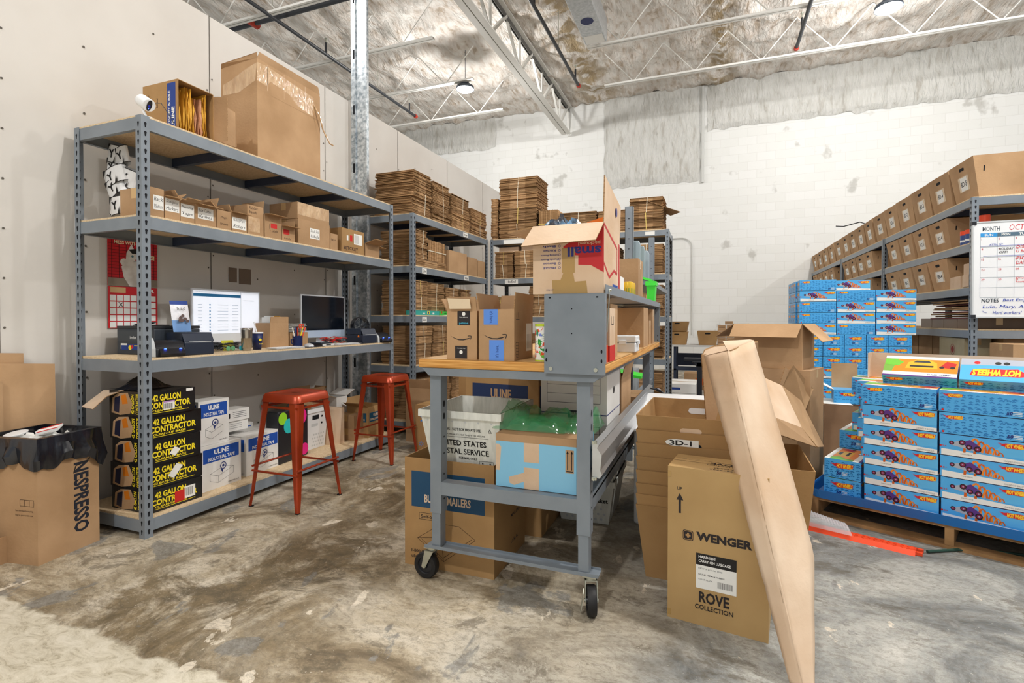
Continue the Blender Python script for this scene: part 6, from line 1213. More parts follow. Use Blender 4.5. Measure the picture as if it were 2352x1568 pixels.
# folded stack, brown cartons, rice carton
for i in range(9):
    M=MB(); R_=random.Random(i+40); M.slab([(0,0,0.01*R_.random()),(0.5,0,0.01*R_.random()),(0.5,0.85,0.0),(0.0,0.85,0.012*R_.random())],0.012,CARDI if i%2 else CARD,mat('folder_maroon',(110,40,44),0.7) if i%3==0 else CARDE); o=M.build('folded_sheet',loc=(QX+0.04+0.05*R_.random(),5.98+0.1*R_.random(),QS2[3]+0.115+i*0.021)); tag(o,'folded brown sheet in the loose stack on the right rack','cardboard','folded sheets on the right rack')
for i in range(4): carton('brown_carton','glossy taped brown carton under the folded sheets, '+ords[i]+' from the whiteboard','box',(QX+0.06,6.28+i*0.31,QS2[3]+0.0125),-R90,0.30,0.4,0.098,m=mat('dark_brown_gloss',(104,78,54),0.3))
for i in range(4): carton('brown_carton','brown carton on the lowest visible level of the right rack, '+ords[i]+' from the left','box',(QX+0.24,8.30-i*0.44+0.0,QS2[4]+0.0125),-R90,0.42,0.4,0.30,m=mat('dark_brown_gloss',(104,78,54),0.3) if 0 else CARDI)
def rice(S,w,d,h):
    F=S['F']; rd=mat('rice_red',(140,50,44),0.7); F.ring(w*0.55,h*0.62,0.05,0.006,rd); F.disc(w*0.55,h*0.62,0.034,rd); F.text(w*0.55,h*0.30,'RICE STICK',0.035,rd,w=0.22,al='c',bold=0.03); F.text(w*0.55,h*0.16,'CONTENTS: 3 BAGS x 14 OZ',0.014,rd,w=0.3,al='c'); 
carton('rice_carton','pale carton with red rice stick print under the right rack shelf','box',(QX+0.02,6.58,QS2[4]+0.0125),-R90,0.56,0.2,0.30,m=noisy('olive_carton',(160,148,118),(176,164,134),4,0.8),deco=rice)
# cartons below and behind the whiteboard
for i,(x,y,z,w,d,h,l) in enumerate(((2.30,5.60-0.2,0,0.5,0.42,0.62,'lower brown carton on the floor under the whiteboard'),(2.32,5.42,0.622,0.46,0.38,0.44,'upper brown carton under the whiteboard, tape torn white'),(2.47,5.93,QS2[4]+0.013,0.42,0.5,0.30,'brown carton on the rack behind the whiteboard posts, lower'),(2.77,5.93,QS2[3]+0.013,0.13,0.5,0.24,'brown carton on the rack behind the whiteboard posts, upper'))):
    carton('brown_carton',l,'box',(x,y,z),0,w,d,h,deco=(lambda S,w,d,h:S['F'].poly([(0,h*0.5),(w*0.3,h*0.75),(w*0.35,h*0.2),(w*0.2,h*0.1)],mat('torn_grey',(150,146,150),0.6))) if i==1 else None)
# bag of pink clay pack on second level near whiteboard
M=MB(); M.slab([(0,0,0),(0.42,0,0),(0.40,0.02,0.12),(0.03,0.02,0.10)],0.05,mat('grey_pack',(120,124,132),0.4)); F=Face(M,(0.06,0.004,0.03),(1,0,0),(0,0.15,1)); F.k=0.003; F.text(0,0,'Paradise',0.045,mat('pink_ink',(230,150,150),0.5),w=0.25,shear=0.3); tag(M.build('printed_pack',loc=(2.44,5.96,QS2[1]+0.013)),'grey pack with pink lettering just above the whiteboard','packet')
# whiteboard calendar
wy=5.775; a=PY(2236,512,wy); b=PY(2241,728,wy); zt_,zb_=a.z,b.z; T=thing('whiteboard_calendar','white dry erase month calendar hung on the right rack posts','whiteboard',(a.x,wy,zb_)); Wb,Hb=0.95,zt_-zb_
M=MB(); M.box(0,Wb,0,0.02,0,Hb,mat('board_white',(236,238,240),0.25,spec=0.6)); M.build('board',T)
M=MB()
for bb in ((-0.008,Wb,-0.006,0.024,-0.008,0.004),(-0.008,Wb,-0.006,0.024,Hb-0.004,Hb+0.008),(-0.008,0.004,-0.006,0.024,0,Hb)): M.box(*bb,LGREY)
M.build('frame',T)
M=MB(); 
for z in (-0.01,Hb-0.02): M.box(-0.012,0.02,-0.008,0.03,z,z+0.03,BLKP)
M.build('corner_cap',T)
M=MB(); F=Face(M,(0,0,0),(1,0,0),(0,0,1)); gx,gw=0.05,0.118; rows=6; gt=Hb*0.845; gb=Hb*0.205; BI=mat('marker_blue',(40,70,170),0.5); RI=mat('marker_red',(206,40,50),0.5); LNE=mat('board_line',(120,136,150),0.5); CAPT=mat('print_slate',(60,70,80),0.5)
F.text(gx+0.015,Hb*0.905,'MONTH',0.04,CAPT,w=0.12,bold=0.012); F.text(gx+0.20,Hb*0.905,'OCTOBER',0.05,RI,w=0.22,bold=0,shear=0.2)
for c in range(7): F.rect(gx+c*gw,gt,gx+(c+1)*gw,gt+0.034,BLUE if c==0 else mat('slate_head',(84,110,128),0.5)); 
for c in range(7): F.text(gx+(c+0.5)*gw,gt+0.017,['SUN','MON','TUE','WED','THU','FRI','SAT'][c],0.022,PAPER,w=0.06,al='c',bold=0.03)
for c in range(8): F.line((gx+c*gw,gb),(gx+c*gw,gt),0.002,LNE)
for r in range(rows+1): F.line((gx,gb+(gt-gb)*r/rows),(gx+7*gw,gb+(gt-gb)*r/rows),0.002,LNE)
F.up(); rh=(gt-gb)/rows
def cell(c,r): return gx+c*gw,gt-(r+1)*rh
for n in range(31):
    c,r=n%7,n//7; x,y=cell(c,r); F.text(x+0.008,y+rh-0.028,str(n+1),0.017,RI,bold=0)
for c,r,t,ink,h,dy in ((0,0,'ATTN. NY',BI,0.016,0.012),(3,0,'(Station',RI,0.018,0.06),(3,0,'Saturdays)',RI,0.018,0.035),(1,1,'HOLIDAY',BLACK,0.02,0.06),(1,1,'OFF!',BLACK,0.02,0.03),(2,1,'DISK',RI,0.026,0.07),(2,1,'U Boo',RI,0.022,0.035),(2,2,'PIC',RI,0.03,0.06),(2,2,'DAY',RI,0.03,0.02),(2,4,'Display',RI,0.018,0.07),(2,4,'hours late',RI,0.018,0.04),(3,1,'Shape OFF',BI,0.014,0.015)):
    x,y=cell(c,r); F.text(x+0.012+(0.05 if c==0 else 0),y+dy,t,h,ink,w=min(0.1,len(t)*h*0.75),bold=0.005,shear=0.15)
x,y=cell(0,0); F.line((x,y+0.008),(x+3*gw,y+0.008),0.003,BI); x,y=cell(0,1); F.line((x+0.02,y+0.010),(x+7*gw,y+0.010),0.003,BI)
F.text(gx+0.012,Hb*0.155,'NOTES',0.034,CAPT,w=0.12,bold=0.012); F.text(gx+0.16,Hb*0.155,'Best Employees.',0.032,BI,w=0.28,bold=0,shear=0.2)
F.text(gx+0.02,Hb*0.085,'Lulo, Mary, Ari, Abel',0.034,BI,w=0.44,bold=0,shear=0.2); F.text(gx+0.09,Hb*0.03,'Hard workers!',0.028,BI,w=0.2,bold=0,shear=0.2); F.lines([(gx+0.02,Hb*0.065),(gx+0.03,Hb*0.05),(gx+0.05,Hb*0.045)],0.003,BI); F.lines([(gx+0.44,Hb*0.05),(gx+0.37,Hb*0.035),(gx+0.41,Hb*0.05)],0.003,BLACK)
M.build('calendar_print',T)
# ================================================ TOY BOX PALLETS
HL,HD,HH=0.351,0.195,0.1160
LOGR=mat('logo_red',(214,34,40),0.35); LOGY=mat('logo_yellow',(252,206,50),0.35); PUR=mat('car_purple',(92,50,130),0.35); SIL=mat('car_silver',(170,176,190),0.3); MAG=mat('car_magenta',(140,30,80),0.35); TRK=mat('track_orange',(240,136,34),0.35); TRK2=mat('track_orange_dark',(206,96,20),0.35); DBL=mat('logo_navy',(28,44,120),0.35)
def hwlogo(F,x,y,w,flip=False):
    h=w*0.24; s=-1 if flip else 1; P=[(-0.55,0.34),(-0.36,0.20),(-0.22,0.30),(0.0,0.30),(0.25,0.36),(0.50,0.30),(0.47,-0.12),(0.30,-0.26),(0.0,-0.24),(-0.20,-0.30),(-0.27,-0.10),(-0.42,-0.02),(-0.36,0.06),(-0.52,0.16),(-0.42,0.17)]
    F.poly([(x+a*w*s,y+b*w*0.42*s) for a,b in P],LOGR); F.text(x+0.11*w*s,y+0.015*w*s,'HOT WHEELS',h*0.86,LOGY,w=w*0.72,al='c',rot=0.03+(math.pi if flip else 0),bold=0.055,shear=0.25)
def pattern(F,W,H,seed,n):
    R_=random.Random(seed)
    cn=12 if W>0.25 else 7
    for i in range(n):
        gx_=(i%cn)/cn*W+R_.uniform(0.001,W/cn-0.018); gy=(i//cn)/max(1,n/cn)*H*0.88+H*0.05+R_.uniform(-0.005,0.005); s=R_.uniform(0.7,1.15)*0.0085
        F.M.poly([F.p(gx_+a*s,gy+b*s) for a,b in ((0,0),(0,0.35),(0.5,0.45),(0.9,0.8),(1.5,0.8),(1.9,0.4),(2.5,0.3),(2.5,0))],HWD)
        for q in (0.5,1.9): F.M.poly([F.p(gx_+(q+0.32*math.cos(t))*s,gy+0.32*math.sin(t)*s) for t in (0,1.05,2.1,3.14,4.2,5.25)],HWD)
    F.up()
def carart(F,W,H):
    F.poly([(0,0),(W,0),(W,H),(0,H)],HWB); F.poly([(W*0.55,H*0.25),(W,H*0.3),(W,H),(W*0.8,H)],mat('toy_box_light',(96,184,236),0.35))
    F.poly([(W*0.02,0.0),(W,0.0),(W,H*0.18),(W*0.02,H*0.30)],PAPER); F.text(W*0.74,H*0.05,'CONTENIDO: 50 VEHICULOS',H*0.07,DGREY,w=W*0.22,bold=0)
    F.text(W*0.25,H*0.11,'SCHRODER ADVENTURE',H*0.05,DGREY,w=W*0.14,bold=0)
    for k,x in enumerate((0.42,0.49,0.55,0.61,0.66,0.705)):
        r=0.20-0.025*k; F.lines([(W*(x+0.062*math.cos(t)*(1-0.10*k)),H*(0.24+(0.68-0.10*k)*math.sin(t))) for t in [0.15+i*(math.pi-0.3)/9 for i in range(10)]],H*0.085*(1-0.08*k),TRK if k%2==0 else TRK2)
    for x in (0.28,0.40): F.poly([(W*x,H*0.22),(W*(x+0.03),H*0.22),(W*(x+0.04),H*0.5),(W*(x+0.005),H*0.5)],TRK2)
    F.poly([(W*0.13,H*0.52),(W*0.16,H*0.66),(W*0.28,H*0.80),(W*0.38,H*0.78),(W*0.48,H*0.60),(W*0.49,H*0.40),(W*0.40,H*0.34),(W*0.30,H*0.42),(W*0.2,H*0.48)],SIL)
    F.poly([(W*0.30,H*0.75),(W*0.36,H*0.85),(W*0.42,H*0.72),(W*0.48,H*0.58),(W*0.46,H*0.42),(W*0.36,H*0.42),(W*0.30,H*0.55)],PUR)
    for x,y,r in ((0.145,0.62,0.1),(0.27,0.68,0.13),(0.35,0.50,0.12),(0.45,0.45,0.14)): F.disc(W*x,H*y,H*r,BLACK,n=9); F.disc(W*x,H*y,H*r*0.65,MAG,n=8); F.disc(W*x,H*y,H*r*0.25,SIL,n=6)
    F.rect(W*0.0,H*0.40,W*0.025,H*0.48,RED); F.text(W*0.035,H*0.40,'5+',H*0.08,RED,w=W*0.05); hwlogo(F,W*0.83,H*0.78,W*0.30)
def toyproto(art):
    tf=art==2; art=0 if tf else art; M=MB(); M.box(0,HL,0,HD,0,HH,HWB); S=sides(M,HL,HD,HH)
    if art: carart(S['F'],HL,HH)
    else:
        F=S['F']; pattern(F,HL,HH,3,84); hwlogo(F,HL*0.17,HH*0.78,HL*0.24); F.text(HL*0.78,HH*0.10,'50',HH*0.16,DBL,bold=0.05,shear=0.2); 
        for q in (0.1,0.17,0.24): F.line((HL*0.85,HH*q),(HL*0.95,HH*q),0.003,PAPER)
        F.disc(HL*0.05,HH*0.08,0.006,RED)
    for k in 'LR':
        F=S[k]; pattern(F,HD,HH,5,49); hwlogo(F,HD*0.5,HH*0.66,HD*0.62); F.text(HD*0.34,HH*0.18,'50',HH*0.18,DBL,bold=0.05,shear=0.2)
        for q in (0.2,0.27,0.34): F.line((HD*0.50,HH*q),(HD*0.65,HH*q),0.003,PAPER)
    F=S['T']; F.rect(0.0,0.0,HL,HD,TRK); F.poly([(0,0),(HL*0.1,0),(HL*0.2,HD),(0,HD)],mat('grass_print',(120,170,70),0.4)); F.rect(0,0,HL,HD*0.22,PAPER); F.rect(0,0,HL,HD*0.06,PUR)
    F.poly([(HL*0.3,HD*0.4),(HL*0.33,HD*0.7),(HL*0.45,HD*0.85),(HL*0.62,HD*0.85),(HL*0.72,HD*0.7),(HL*0.74,HD*0.4)],mat('car_gold',(226,176,50),0.35)); F.rect(HL*0.36,HD*0.48,HL*0.68,HD*0.56,BLACK); F.poly([(HL*0.40,HD*0.70),(HL*0.44,HD*0.80),(HL*0.61,HD*0.80),(HL*0.65,HD*0.70)],DGREY); F.poly([(0,HD*0.86),(HL,HD*0.86),(HL,HD),(0,HD)],PAPER)
    F.poly([(HL*0.02,HD*0.55),(HL*0.2,HD*0.5),(HL*0.27,HD*0.7),(HL*0.15,HD*0.85),(0,HD*0.8)],GRT); F.poly([(HL*0.76,HD*0.5),(HL*0.95,HD*0.45),(HL*0.98,HD*0.7),(HL*0.85,HD*0.8)],mat('car_red',(190,40,40),0.35))
    for x in (0.79,0.93): F.disc(HL*x,HD*0.5,0.012,BLACK,n=8)
    F.text(HL*0.62,HD*0.09,'50 PACK - COFFRET',HD*0.07,DBL,w=HL*0.3,bold=0.03)
    if tf: F.rect(0,0,HL,HD,HWB); F.poly([(0,HD*0.7),(HL,HD*0.75),(HL,HD),(0,HD)],SIL); [F.disc(HL*x,HD*0.82,0.014,c,n=8) for x,c in ((0.2,LOGR),(0.45,BLACK),(0.55,BLACK),(0.8,LOGR))]; hwlogo(F,HL*0.52,HD*0.40,HL*0.8,True)
    return M.build('toy_car_box')
PROTO={a:toyproto(a) for a in (0,1,2)}; used_={0:0,1:0,2:0}
def toy(art,loc,rz,lab,group,rot=None):
    if not used_[art]: o=PROTO[art]; used_[art]=1
    else: o=PROTO[art].copy(); C.objects.link(o)
    o.location=loc; o.rotation_euler=rot or (0,0,rz); tag(o,lab,'toy box',group); return o
TH=math.radians(-24); dv=Vector((math.cos(TH),math.sin(TH),0)); ev=Vector((-math.sin(TH),math.cos(TH),0))
A0=PZ(1985,1153,0.152); GF='blue toy car boxes on the front pallet'
rown=['bottom row','second row up','third row up','fourth row up','fifth row up','top row']; coln=['left column','second column','third column']; depn=['','middle rank, ','rear rank, ']
for c in range(3):
    for k in range(3):
        for r in range(6):
            art=1 if (r<5 and c==0) or (r<4 and c>=1) else 0; 
            if k==2 and r<0: continue
            o=dv*(c*(HL+0.010)+((-0.05-0.02*(r%2))*k if (k and c==0) else 0)-0.003*r)+ev*(k*(HD+0.009))
            toy(art,A0+o+Vector((0,0,r*(HH+0.0045))),TH+random.uniform(-.004,.004),f'blue toy car box, {"front rank, " if not k else depn[k]}{coln[c]}, {rown[r]} of front pallet',GF)
zt6=A0.z+6*(HH+0.0045)
for c in range(3):  # boxes standing on their side along the rear top, tops facing the camera
    p=A0+dv*(c*(HL+0.01)+0.06)+ev*(HD*1.15)+Vector((0,0,zt6-A0.z+HD*0.0)); o=toy(2 if c else 0,p,TH,f'toy car box tipped up atop the front pallet stack, {["left","middle","right"][c]} one',GF)
    o.rotation_euler=Matrix.Rotation(TH,3,'Z').to_4x4().to_euler() ; Rm=Matrix.Rotation(TH,4,'Z')@Matrix.Rotation(math.radians(34),4,'X'); o.rotation_euler=Rm.to_euler(); o.location=p+Vector((0,0,-0.045))+ev*(-0.02)
# small stack of two with ends facing the camera
B0=PZ(1976,1152,0.152)
for r in range(2):
    for k in range(1): toy(0,B0+Vector((0,0,r*(HH+0.0045))),TH+R90,f'toy car box with its end to the camera, {"upper" if r else "lower"} of the short left stack',GF)
for r in range(3): toy(0,B0+ev*(HL+0.02)+Vector((0,0,r*(HH+0.0045))),TH+R90,f'toy car box behind the short left stack, {["lowest","middle","highest"][r]}',GF)
# kraft tray over the stack
T=thing('kraft_tray','flat kraft tray edge lying behind the tipped toy boxes on the front stack','cardboard',A0+ev*(HD*2.9)+dv*(-0.07)+Vector((0,0,zt6-A0.z)),TH); M=MB(); M.box(0,1.4,0,0.004,0,0.165,CARDL); M.box(0,0.004,-0.12,0.05,0,0.165,CARDL); M.build('tray_wall',T)
# blue tray and wooden pallet
PT=0.135; c0=A0-dv*0.30-ev*0.06; c0.z=0
BTR=mat('blue_tray',(24,110,186),0.35,spec=0.5)
T=thing('blue_tray','blue plastic tray under the toy boxes on the front pallet','tray',(c0.x,c0.y,PT),TH); M=MB(); TW,TD=1.42,0.95
n=10; P=[]
for cx,cy,t0 in ((TW-0.06,TD-0.06,0),(0.06,TD-0.06,1),(0.06,0.06,2),(TW-0.06,0.06,3)):
    for i in range(6): t=(t0+i/5)*R90; P.append((cx+0.06*math.cos(t),cy+0.06*math.sin(t)))
k=len(P); cm=Vector((TW/2,TD/2)); sc_=lambda p,s:(cm.x+(p[0]-cm.x)*s,cm.y+(p[1]-cm.y)*s)
vs=[(*sc_(p,0.97),0.002) for p in P]+[(*sc_(p,1.0),0.055) for p in P]+[(*sc_(p,1.005),0.055) for p in P]+[(*sc_(p,0.975),0.0) for p in P]
M.add(vs,[(i,(i+1)%k,(i+1)%k+k,i+k) for i in range(k)]+[(i+k,(i+1)%k+k,(i+1)%k+2*k,i+2*k) for i in range(k)]+[(i+2*k,(i+1)%k+2*k,(i+1)%k+3*k,i+3*k) for i in range(k)]+[tuple(range(k)),tuple(range(3*k,4*k))[::-1]],BTR); M.build('tray_shell',T)
PALW=noisy('pallet_wood',(120,88,56),(176,138,94),5,0.85,0.15,stretch=(1,1,1),detail=6)
def pallet(lab,loc,rz,w=1.25,d=1.0):
    T=thing('wooden_pallet',lab,'pallet',loc,rz)
    for i in range(7): M=MB(); y=i*(d-0.10)/6; M.box(0,w,y,y+0.10,0.116,0.134,PALW); M.build('deck_board',T)
    for x in (0.0,w/2-0.02,w-0.04): M=MB(); M.box(x,x+0.04,0.0,d,0.02,0.115,PALW); M.build('stringer',T)
    for i in range(3): M=MB(); y=i*(d-0.10)/2; M.box(0,w,y,y+0.10,0.0,0.019,PALW); M.build('base_board',T)
    return T
q=c0+dv*0.02+ev*0.03; pallet('worn wooden pallet under the blue tray of toy boxes',(q.x,q.y,0),TH,1.36,0.95)
# far stack of toy boxes
GB='blue toy car boxes in the far stack'; FX0,FY0=0.925,6.5; pallet('wooden pallet under the far stack of toy boxes',(0.90,6.45,0),0,1.15,1.0)
cols=['left','middle','right']
lay={0:[0,1,0,0,1],1:[None,0,1,1,0],2:[None,1,1,1,1]}
z0f=0.14; step=HH+0.0050
for r in range(13):
    z=z0f+r*step
    if 5<=r<=7:
        for c in range(5): toy(0,(FX0+0.03+c*(HD+0.007)+HD,FY0,z),R90,f'toy car box end-on in the far stack, row {["low","middle","upper"][r-5]}, {["first","second","third","fourth","fifth"][c]} from left',GB)
        continue
    for c in range(3):
        top=r-8
        art=[(1,0,0),(0,1,0),(1,1,1),(0,0,1),(1,0,1)][r%5][c] if r<5 else [(1,0,1),(0,1,1),(0,1,1),(1,0,1),(0,0,0)][top][c]
        if r==12 and c>0: 
            continue
        for k in range(4 if c==0 else 2):
            rn=(['floor row','second row','third row','fourth row','fifth row'][r] if r<5 else ['ninth row','tenth row','eleventh row','twelfth row','topmost row'][top])
            toy(art,(FX0+c*(HL+0.008)-0.012*(k>0),FY0+k*(HD+0.008),z),random.uniform(-.01,.01),f'toy car box, {rn} of the far stack, {cols[c]} column, rank {["one","two","three","four"][k]} from front',GB)
toy(1,(FX0+HL+0.01,FY0+HD+0.01,z0f+12*step),0,'toy car box set back on top of the far stack middle column',GB)
# opened toy box with flap and the brown cartons near the pallet
def near(px,py,Y): return PY(px,py,Y)
a=PY(1893,928,5.15); DX,DZ=a.x,a.z; carton('brown_carton','brown open carton with shade in its colour behind the short toy box stack','box',(DX,5.15,0),-0.15,0.42,0.4,DZ,open_=True,m=noisy('shaded_card',(128,98,72),(146,114,86),4),flaps={'L':120},fl=0.15)  # darker card colour paints in the shading on this carton
T=thing('opened_toy_box','opened blue toy box with cardboard flaps up behind the front stack','toy box',(PY(1915,925,5.25).x,5.25,DZ+0.001),-0.1); M=MB(); M.box(0,0.2,0,0.2,0,0.12,HWB); F=Face(M,(0,0,0),(1,0,0),(0,0,1)); pattern(F,0.2,0.12,8,24); hwlogo(F,0.1,0.08,0.12); M.build('body',T)
M=MB(); M.slab([(0,0.2,0.12),(0.2,0.2,0.12),(0.2,0.22,0.34),(0,0.22,0.34)],0.004,CARDI,CARDE); M.build('flap',T); M=MB(); M.slab([(0,0,0.12),(0,0.2,0.12),(-0.17,0.19,0.22),(-0.17,0.0,0.20)],0.004,PAPER,CARDE); M.build('flap',T)
M=MB(); M.slab([(0,0,0.0),(0.24,-0.03,0.0),(0.22,0.2,0.02),(0.02,0.22,0.02)],0.004,PAPER,CARDE); tag(M.build('white_sheet',loc=(DX-0.02,5.2,DZ+0.0)),'white carton flap lying by the opened toy box','cardboard')
# ---- nested bins in the foreground
for i,z in enumerate((0.0,0.052,0.104,0.168,0.235,0.30,0.365,0.435)):
    NB=file_bin(None,-0.075,2.52+0.31,z,-0.03,f'nested tapered cardboard bin behind the luggage carton, {["lowest","second up","third up","fourth up","fifth up","sixth up with paper label","second from the top","topmost"][i]}',m=CARDD,handle=CARDL if i==7 else HOLE,wt=0.50,wb=0.42,db=0.50,tape=False)
M=MB(); F=slant(M,0.42,0.50,0.50,0.62,0.37); F.k=0.0025; F.poly([(0.145+0.05*math.cos(t),0.325+0.017*math.sin(t)) for t in [i*0.52 for i in range(12)]],PAPER); F.rect(0.14,0.308,0.245,0.342,PAPER); F.text(0.115,0.312,'3D-1',0.026,BLACK,w=0.10,bold=0.03)
q=[o for o in C.objects if o.type=='EMPTY' and o.get('label','').startswith('nested tapered cardboard bin behind the luggage carton, second from')][0]; M.build('paper_label',q)
q=[o for o in C.objects if o.type=='EMPTY' and o.get('label','').startswith('nested tapered cardboard bin behind the luggage carton, topmost')][0]
M=MB(); F=Face(M,(0.25,0.31-0.008,0.37),(-1,0,0),Vector((0,0.06,0.37)).normalized()); F=Face(M,(-0.25,0.302,0.37),(1,0,0),Vector((0,0.06,0.37)).normalized()); F.poly([(0.25+sx*0.035+0.016*math.cos(t),-0.065+0.016*math.sin(t)) for sx,t0 in ((1,-R90),(-1,R90)) for t in (t0,t0+R90*0.5,t0+R90,t0+R90*1.5,t0+math.pi)],WPL); M.build('hand_slot',q)
# luggage carton
c=PZ(1533,1415,0); r=PZ(1765,1478,0); yw=math.atan2((r-c).y,(r-c).x)
def weng(S,w,d,h):
    F=S['F']; F.rect(w*0.115,h*0.70,w*0.14,h*0.79,INK); F.poly([(w*0.09,h*0.785),(w*0.165,h*0.785),(w*0.128,h*0.83)],INK); F.text(w*0.10,h*0.85,'UP',0.014,INK,w=0.02)
    def rr(x,y,a,m,q=0.35): F.poly([(x+a*(s1*(1-q)+q*math.cos(t)*1.0),y+a*(s2*(1-q)+q*math.sin(t))) for s1,s2,t0 in ((1,1,0),(-1,1,1),(-1,-1,2),(1,-1,3)) for t in (t0*R90,(t0+.33)*R90,(t0+.66)*R90,(t0+1)*R90)],m)
    x,y=w*0.215,h*0.565; rr(x,y,0.021,INK); rr(x,y,0.0185,CARDD); rr(x,y,0.016,INK); F.rect(x-0.010,y-0.004,x+0.010,y+0.004,CARDD); F.rect(x-0.004,y-0.010,x+0.004,y+0.010,CARDD)
    F.text(w*0.30,h*0.545,'WENGER',0.036,INK,w=w*0.55,bold=0.05); F.ring(w*0.875,h*0.58,0.005,0.001,INK,n=8)
    F.rect(w*0.30,h*0.24,w*0.70,h*0.465,PAPER); F.rect(w*0.30,h*0.39,w*0.70,h*0.465,BLACK); F.text(w*0.325,h*0.435,'HARDSIDE',0.011,WHITE,w=w*0.17,bold=0.02); F.text(w*0.325,h*0.408,'CARRY-ON LUGGAGE',0.011,WHITE,w=w*0.32,bold=0.02)
    F.text(w*0.325,h*0.365,'14"W x 21"H x 10"D',0.006,DGREY,w=w*0.24,bold=0); F.text(w*0.325,h*0.325,'ULINE ITEM # H-8805',0.007,INK,w=w*0.26,bold=0.01); F.text(w*0.325,h*0.295,'COLOR: BLACK',0.006,DGREY,w=w*0.14,bold=0)
    for k in range(20): F.line((w*(0.52+k*0.0075),h*0.265),(w*(0.52+k*0.0075),h*0.305),0.0008 if k%3 else 0.0016,INK)
    F.up(); F.text(w*0.33,h*0.15,'ROVE',0.046,INK,w=w*0.30,bold=0.03); F.text(w*0.29,h*0.105,'COLLECTION',0.020,INK,w=w*0.38,bold=0.02)
    G=S['T']; G.text(w*0.55,d*0.55,'ROVE',0.03,INK,w=w*0.3,al='c',rot=math.pi,bold=0.03); G.text(w*0.55,d*0.42,'COLLECTION',0.012,INK,w=w*0.36,al='c',rot=math.pi); G.text(w*0.6,d*0.25,'COO: CHINA',0.012,INK,w=w*0.3,al='c',rot=math.pi); G.text(w*0.6,d*0.13,'PO: 3479732',0.012,INK,w=w*0.36,al='c',rot=math.pi)
    for k in range(14): G.line((w*(0.02+k*0.07),d*0.62),(w*(0.06+k*0.07),d*0.70),0.002,INK)
    for q in (h*0.02,h*0.93): F.rect(0,q,w*0.035,q+h*0.04,TAPEG)
carton('luggage_carton','tall tan luggage carton with black lettering in the right foreground','box',c,yw,(r-c).length,0.22,0.645,m=noisy('luggage_kraft',(174,142,94),(188,156,106),3,0.6,0.05),deco=weng,tape=False)
# long leaning tray board
TB=PY(1672,806,2.34); BB=PZ(1850,1600,0.0); TR=PY(1732,781,2.56); KR=PY(1870,1270,2.22); BR=PZ(1873,1602,0.0); TL=PY(1617,818,2.44); BL=PZ(1828,1600,0.0)+Vector((-0.01,0.05,0))
T=thing('leaning_board','long folded cardboard tray leaning across the luggage carton, right foreground','cardboard',(0,0,0))
M=MB(); n=30; vs=[]
for i in range(n+1):
    f=i/n; l=TB.lerp(BB,f); g=f/0.62; r=TR.lerp(KR,g) if g<1 else KR.lerp(BR,(f-0.62)/0.38)
    for j in range(7):
        p=l.lerp(r,j/6); vs.append(p+Vector((0.3,-0.9,0.2))*0.006*noise.noise(Vector((i*0.3,j*0.4,2))))
M.add(vs,[(i*7+j,(i+1)*7+j,(i+1)*7+j+1,i*7+j+1) for i in range(n) for j in range(6)],CARDL); o=M.build('wide_face',T,smooth=True); so=o.modifiers.new('s','SOLIDIFY'); so.thickness=0.006
if 0: M.build('wide_face',T)
M=MB(); n=40; vs=[]; j_=0
for i in range(n+1):
    f=i/n; w_=(0.007*math.sin(i*2.2) if i<9 else 0.0)
    for j in range(5):
        g=j/4; p=TB.lerp(BB,f).lerp(TL.lerp(BL,f),g); nrm=Vector((-0.5,-0.85,0)); vs.append(p+nrm*(w_*4*g*(1-g)*1.2+ (-0.004 if i in (13,21,30) else 0)))
M.add(vs,[(i*5+j,i*5+j+1,(i+1)*5+j+1,(i+1)*5+j) for i in range(n) for j in range(4)],CARDL); o=M.build('narrow_flange',T,smooth=True); so=o.modifiers.new('s','SOLIDIFY'); so.thickness=0.006
M=MB(); U=PY(1690,786,2.5); M.slab([TB,TR,PY(1722,779,2.75),PY(1660,783,2.80)],0.006,CARDL,CARDE); M.build('top_flap',T)
# bent carton half behind the board top
T=thing('bent_carton','rounded torn carton end seen left of the leaning tray top','cardboard',(0,0,0)); Y=3.1
M=MB(); P0=[(1612,815),(1618,802),(1640,793),(1700,784),(1740,783),(1740,800),(1690,806),(1650,808)]; M.slab([PY(x,y,Y+0.02*i) for i,(x,y) in enumerate(P0)],0.01,CARDL,CARDE); M.build('top_panel',T)
M=MB(); M.slab([PY(1610,814,Y),PY(1700,806,Y+0.1),PY(1700,1010,Y+0.1),PY(1624,1010,Y)],0.01,CARD,CARDE); M.build('side_panel',T)
# white foam tray behind the bins
T=thing('white_foam_tray','white moulded foam lid behind the nested bins','foam lid',(-0.47,3.20,0),0.0); M=MB(); M.box(0.03,0.59,0.03,0.77,0,0.60,mat('foam_white',(236,238,240),0.6)); M.slab([(0,0,0.60),(0.62,0,0.60),(0.59,0.77,0.72),(0.03,0.77,0.72)],0.03,mat('foam_white',(236,238,240),0.6)); M.build('body',T,bevel=0.02)
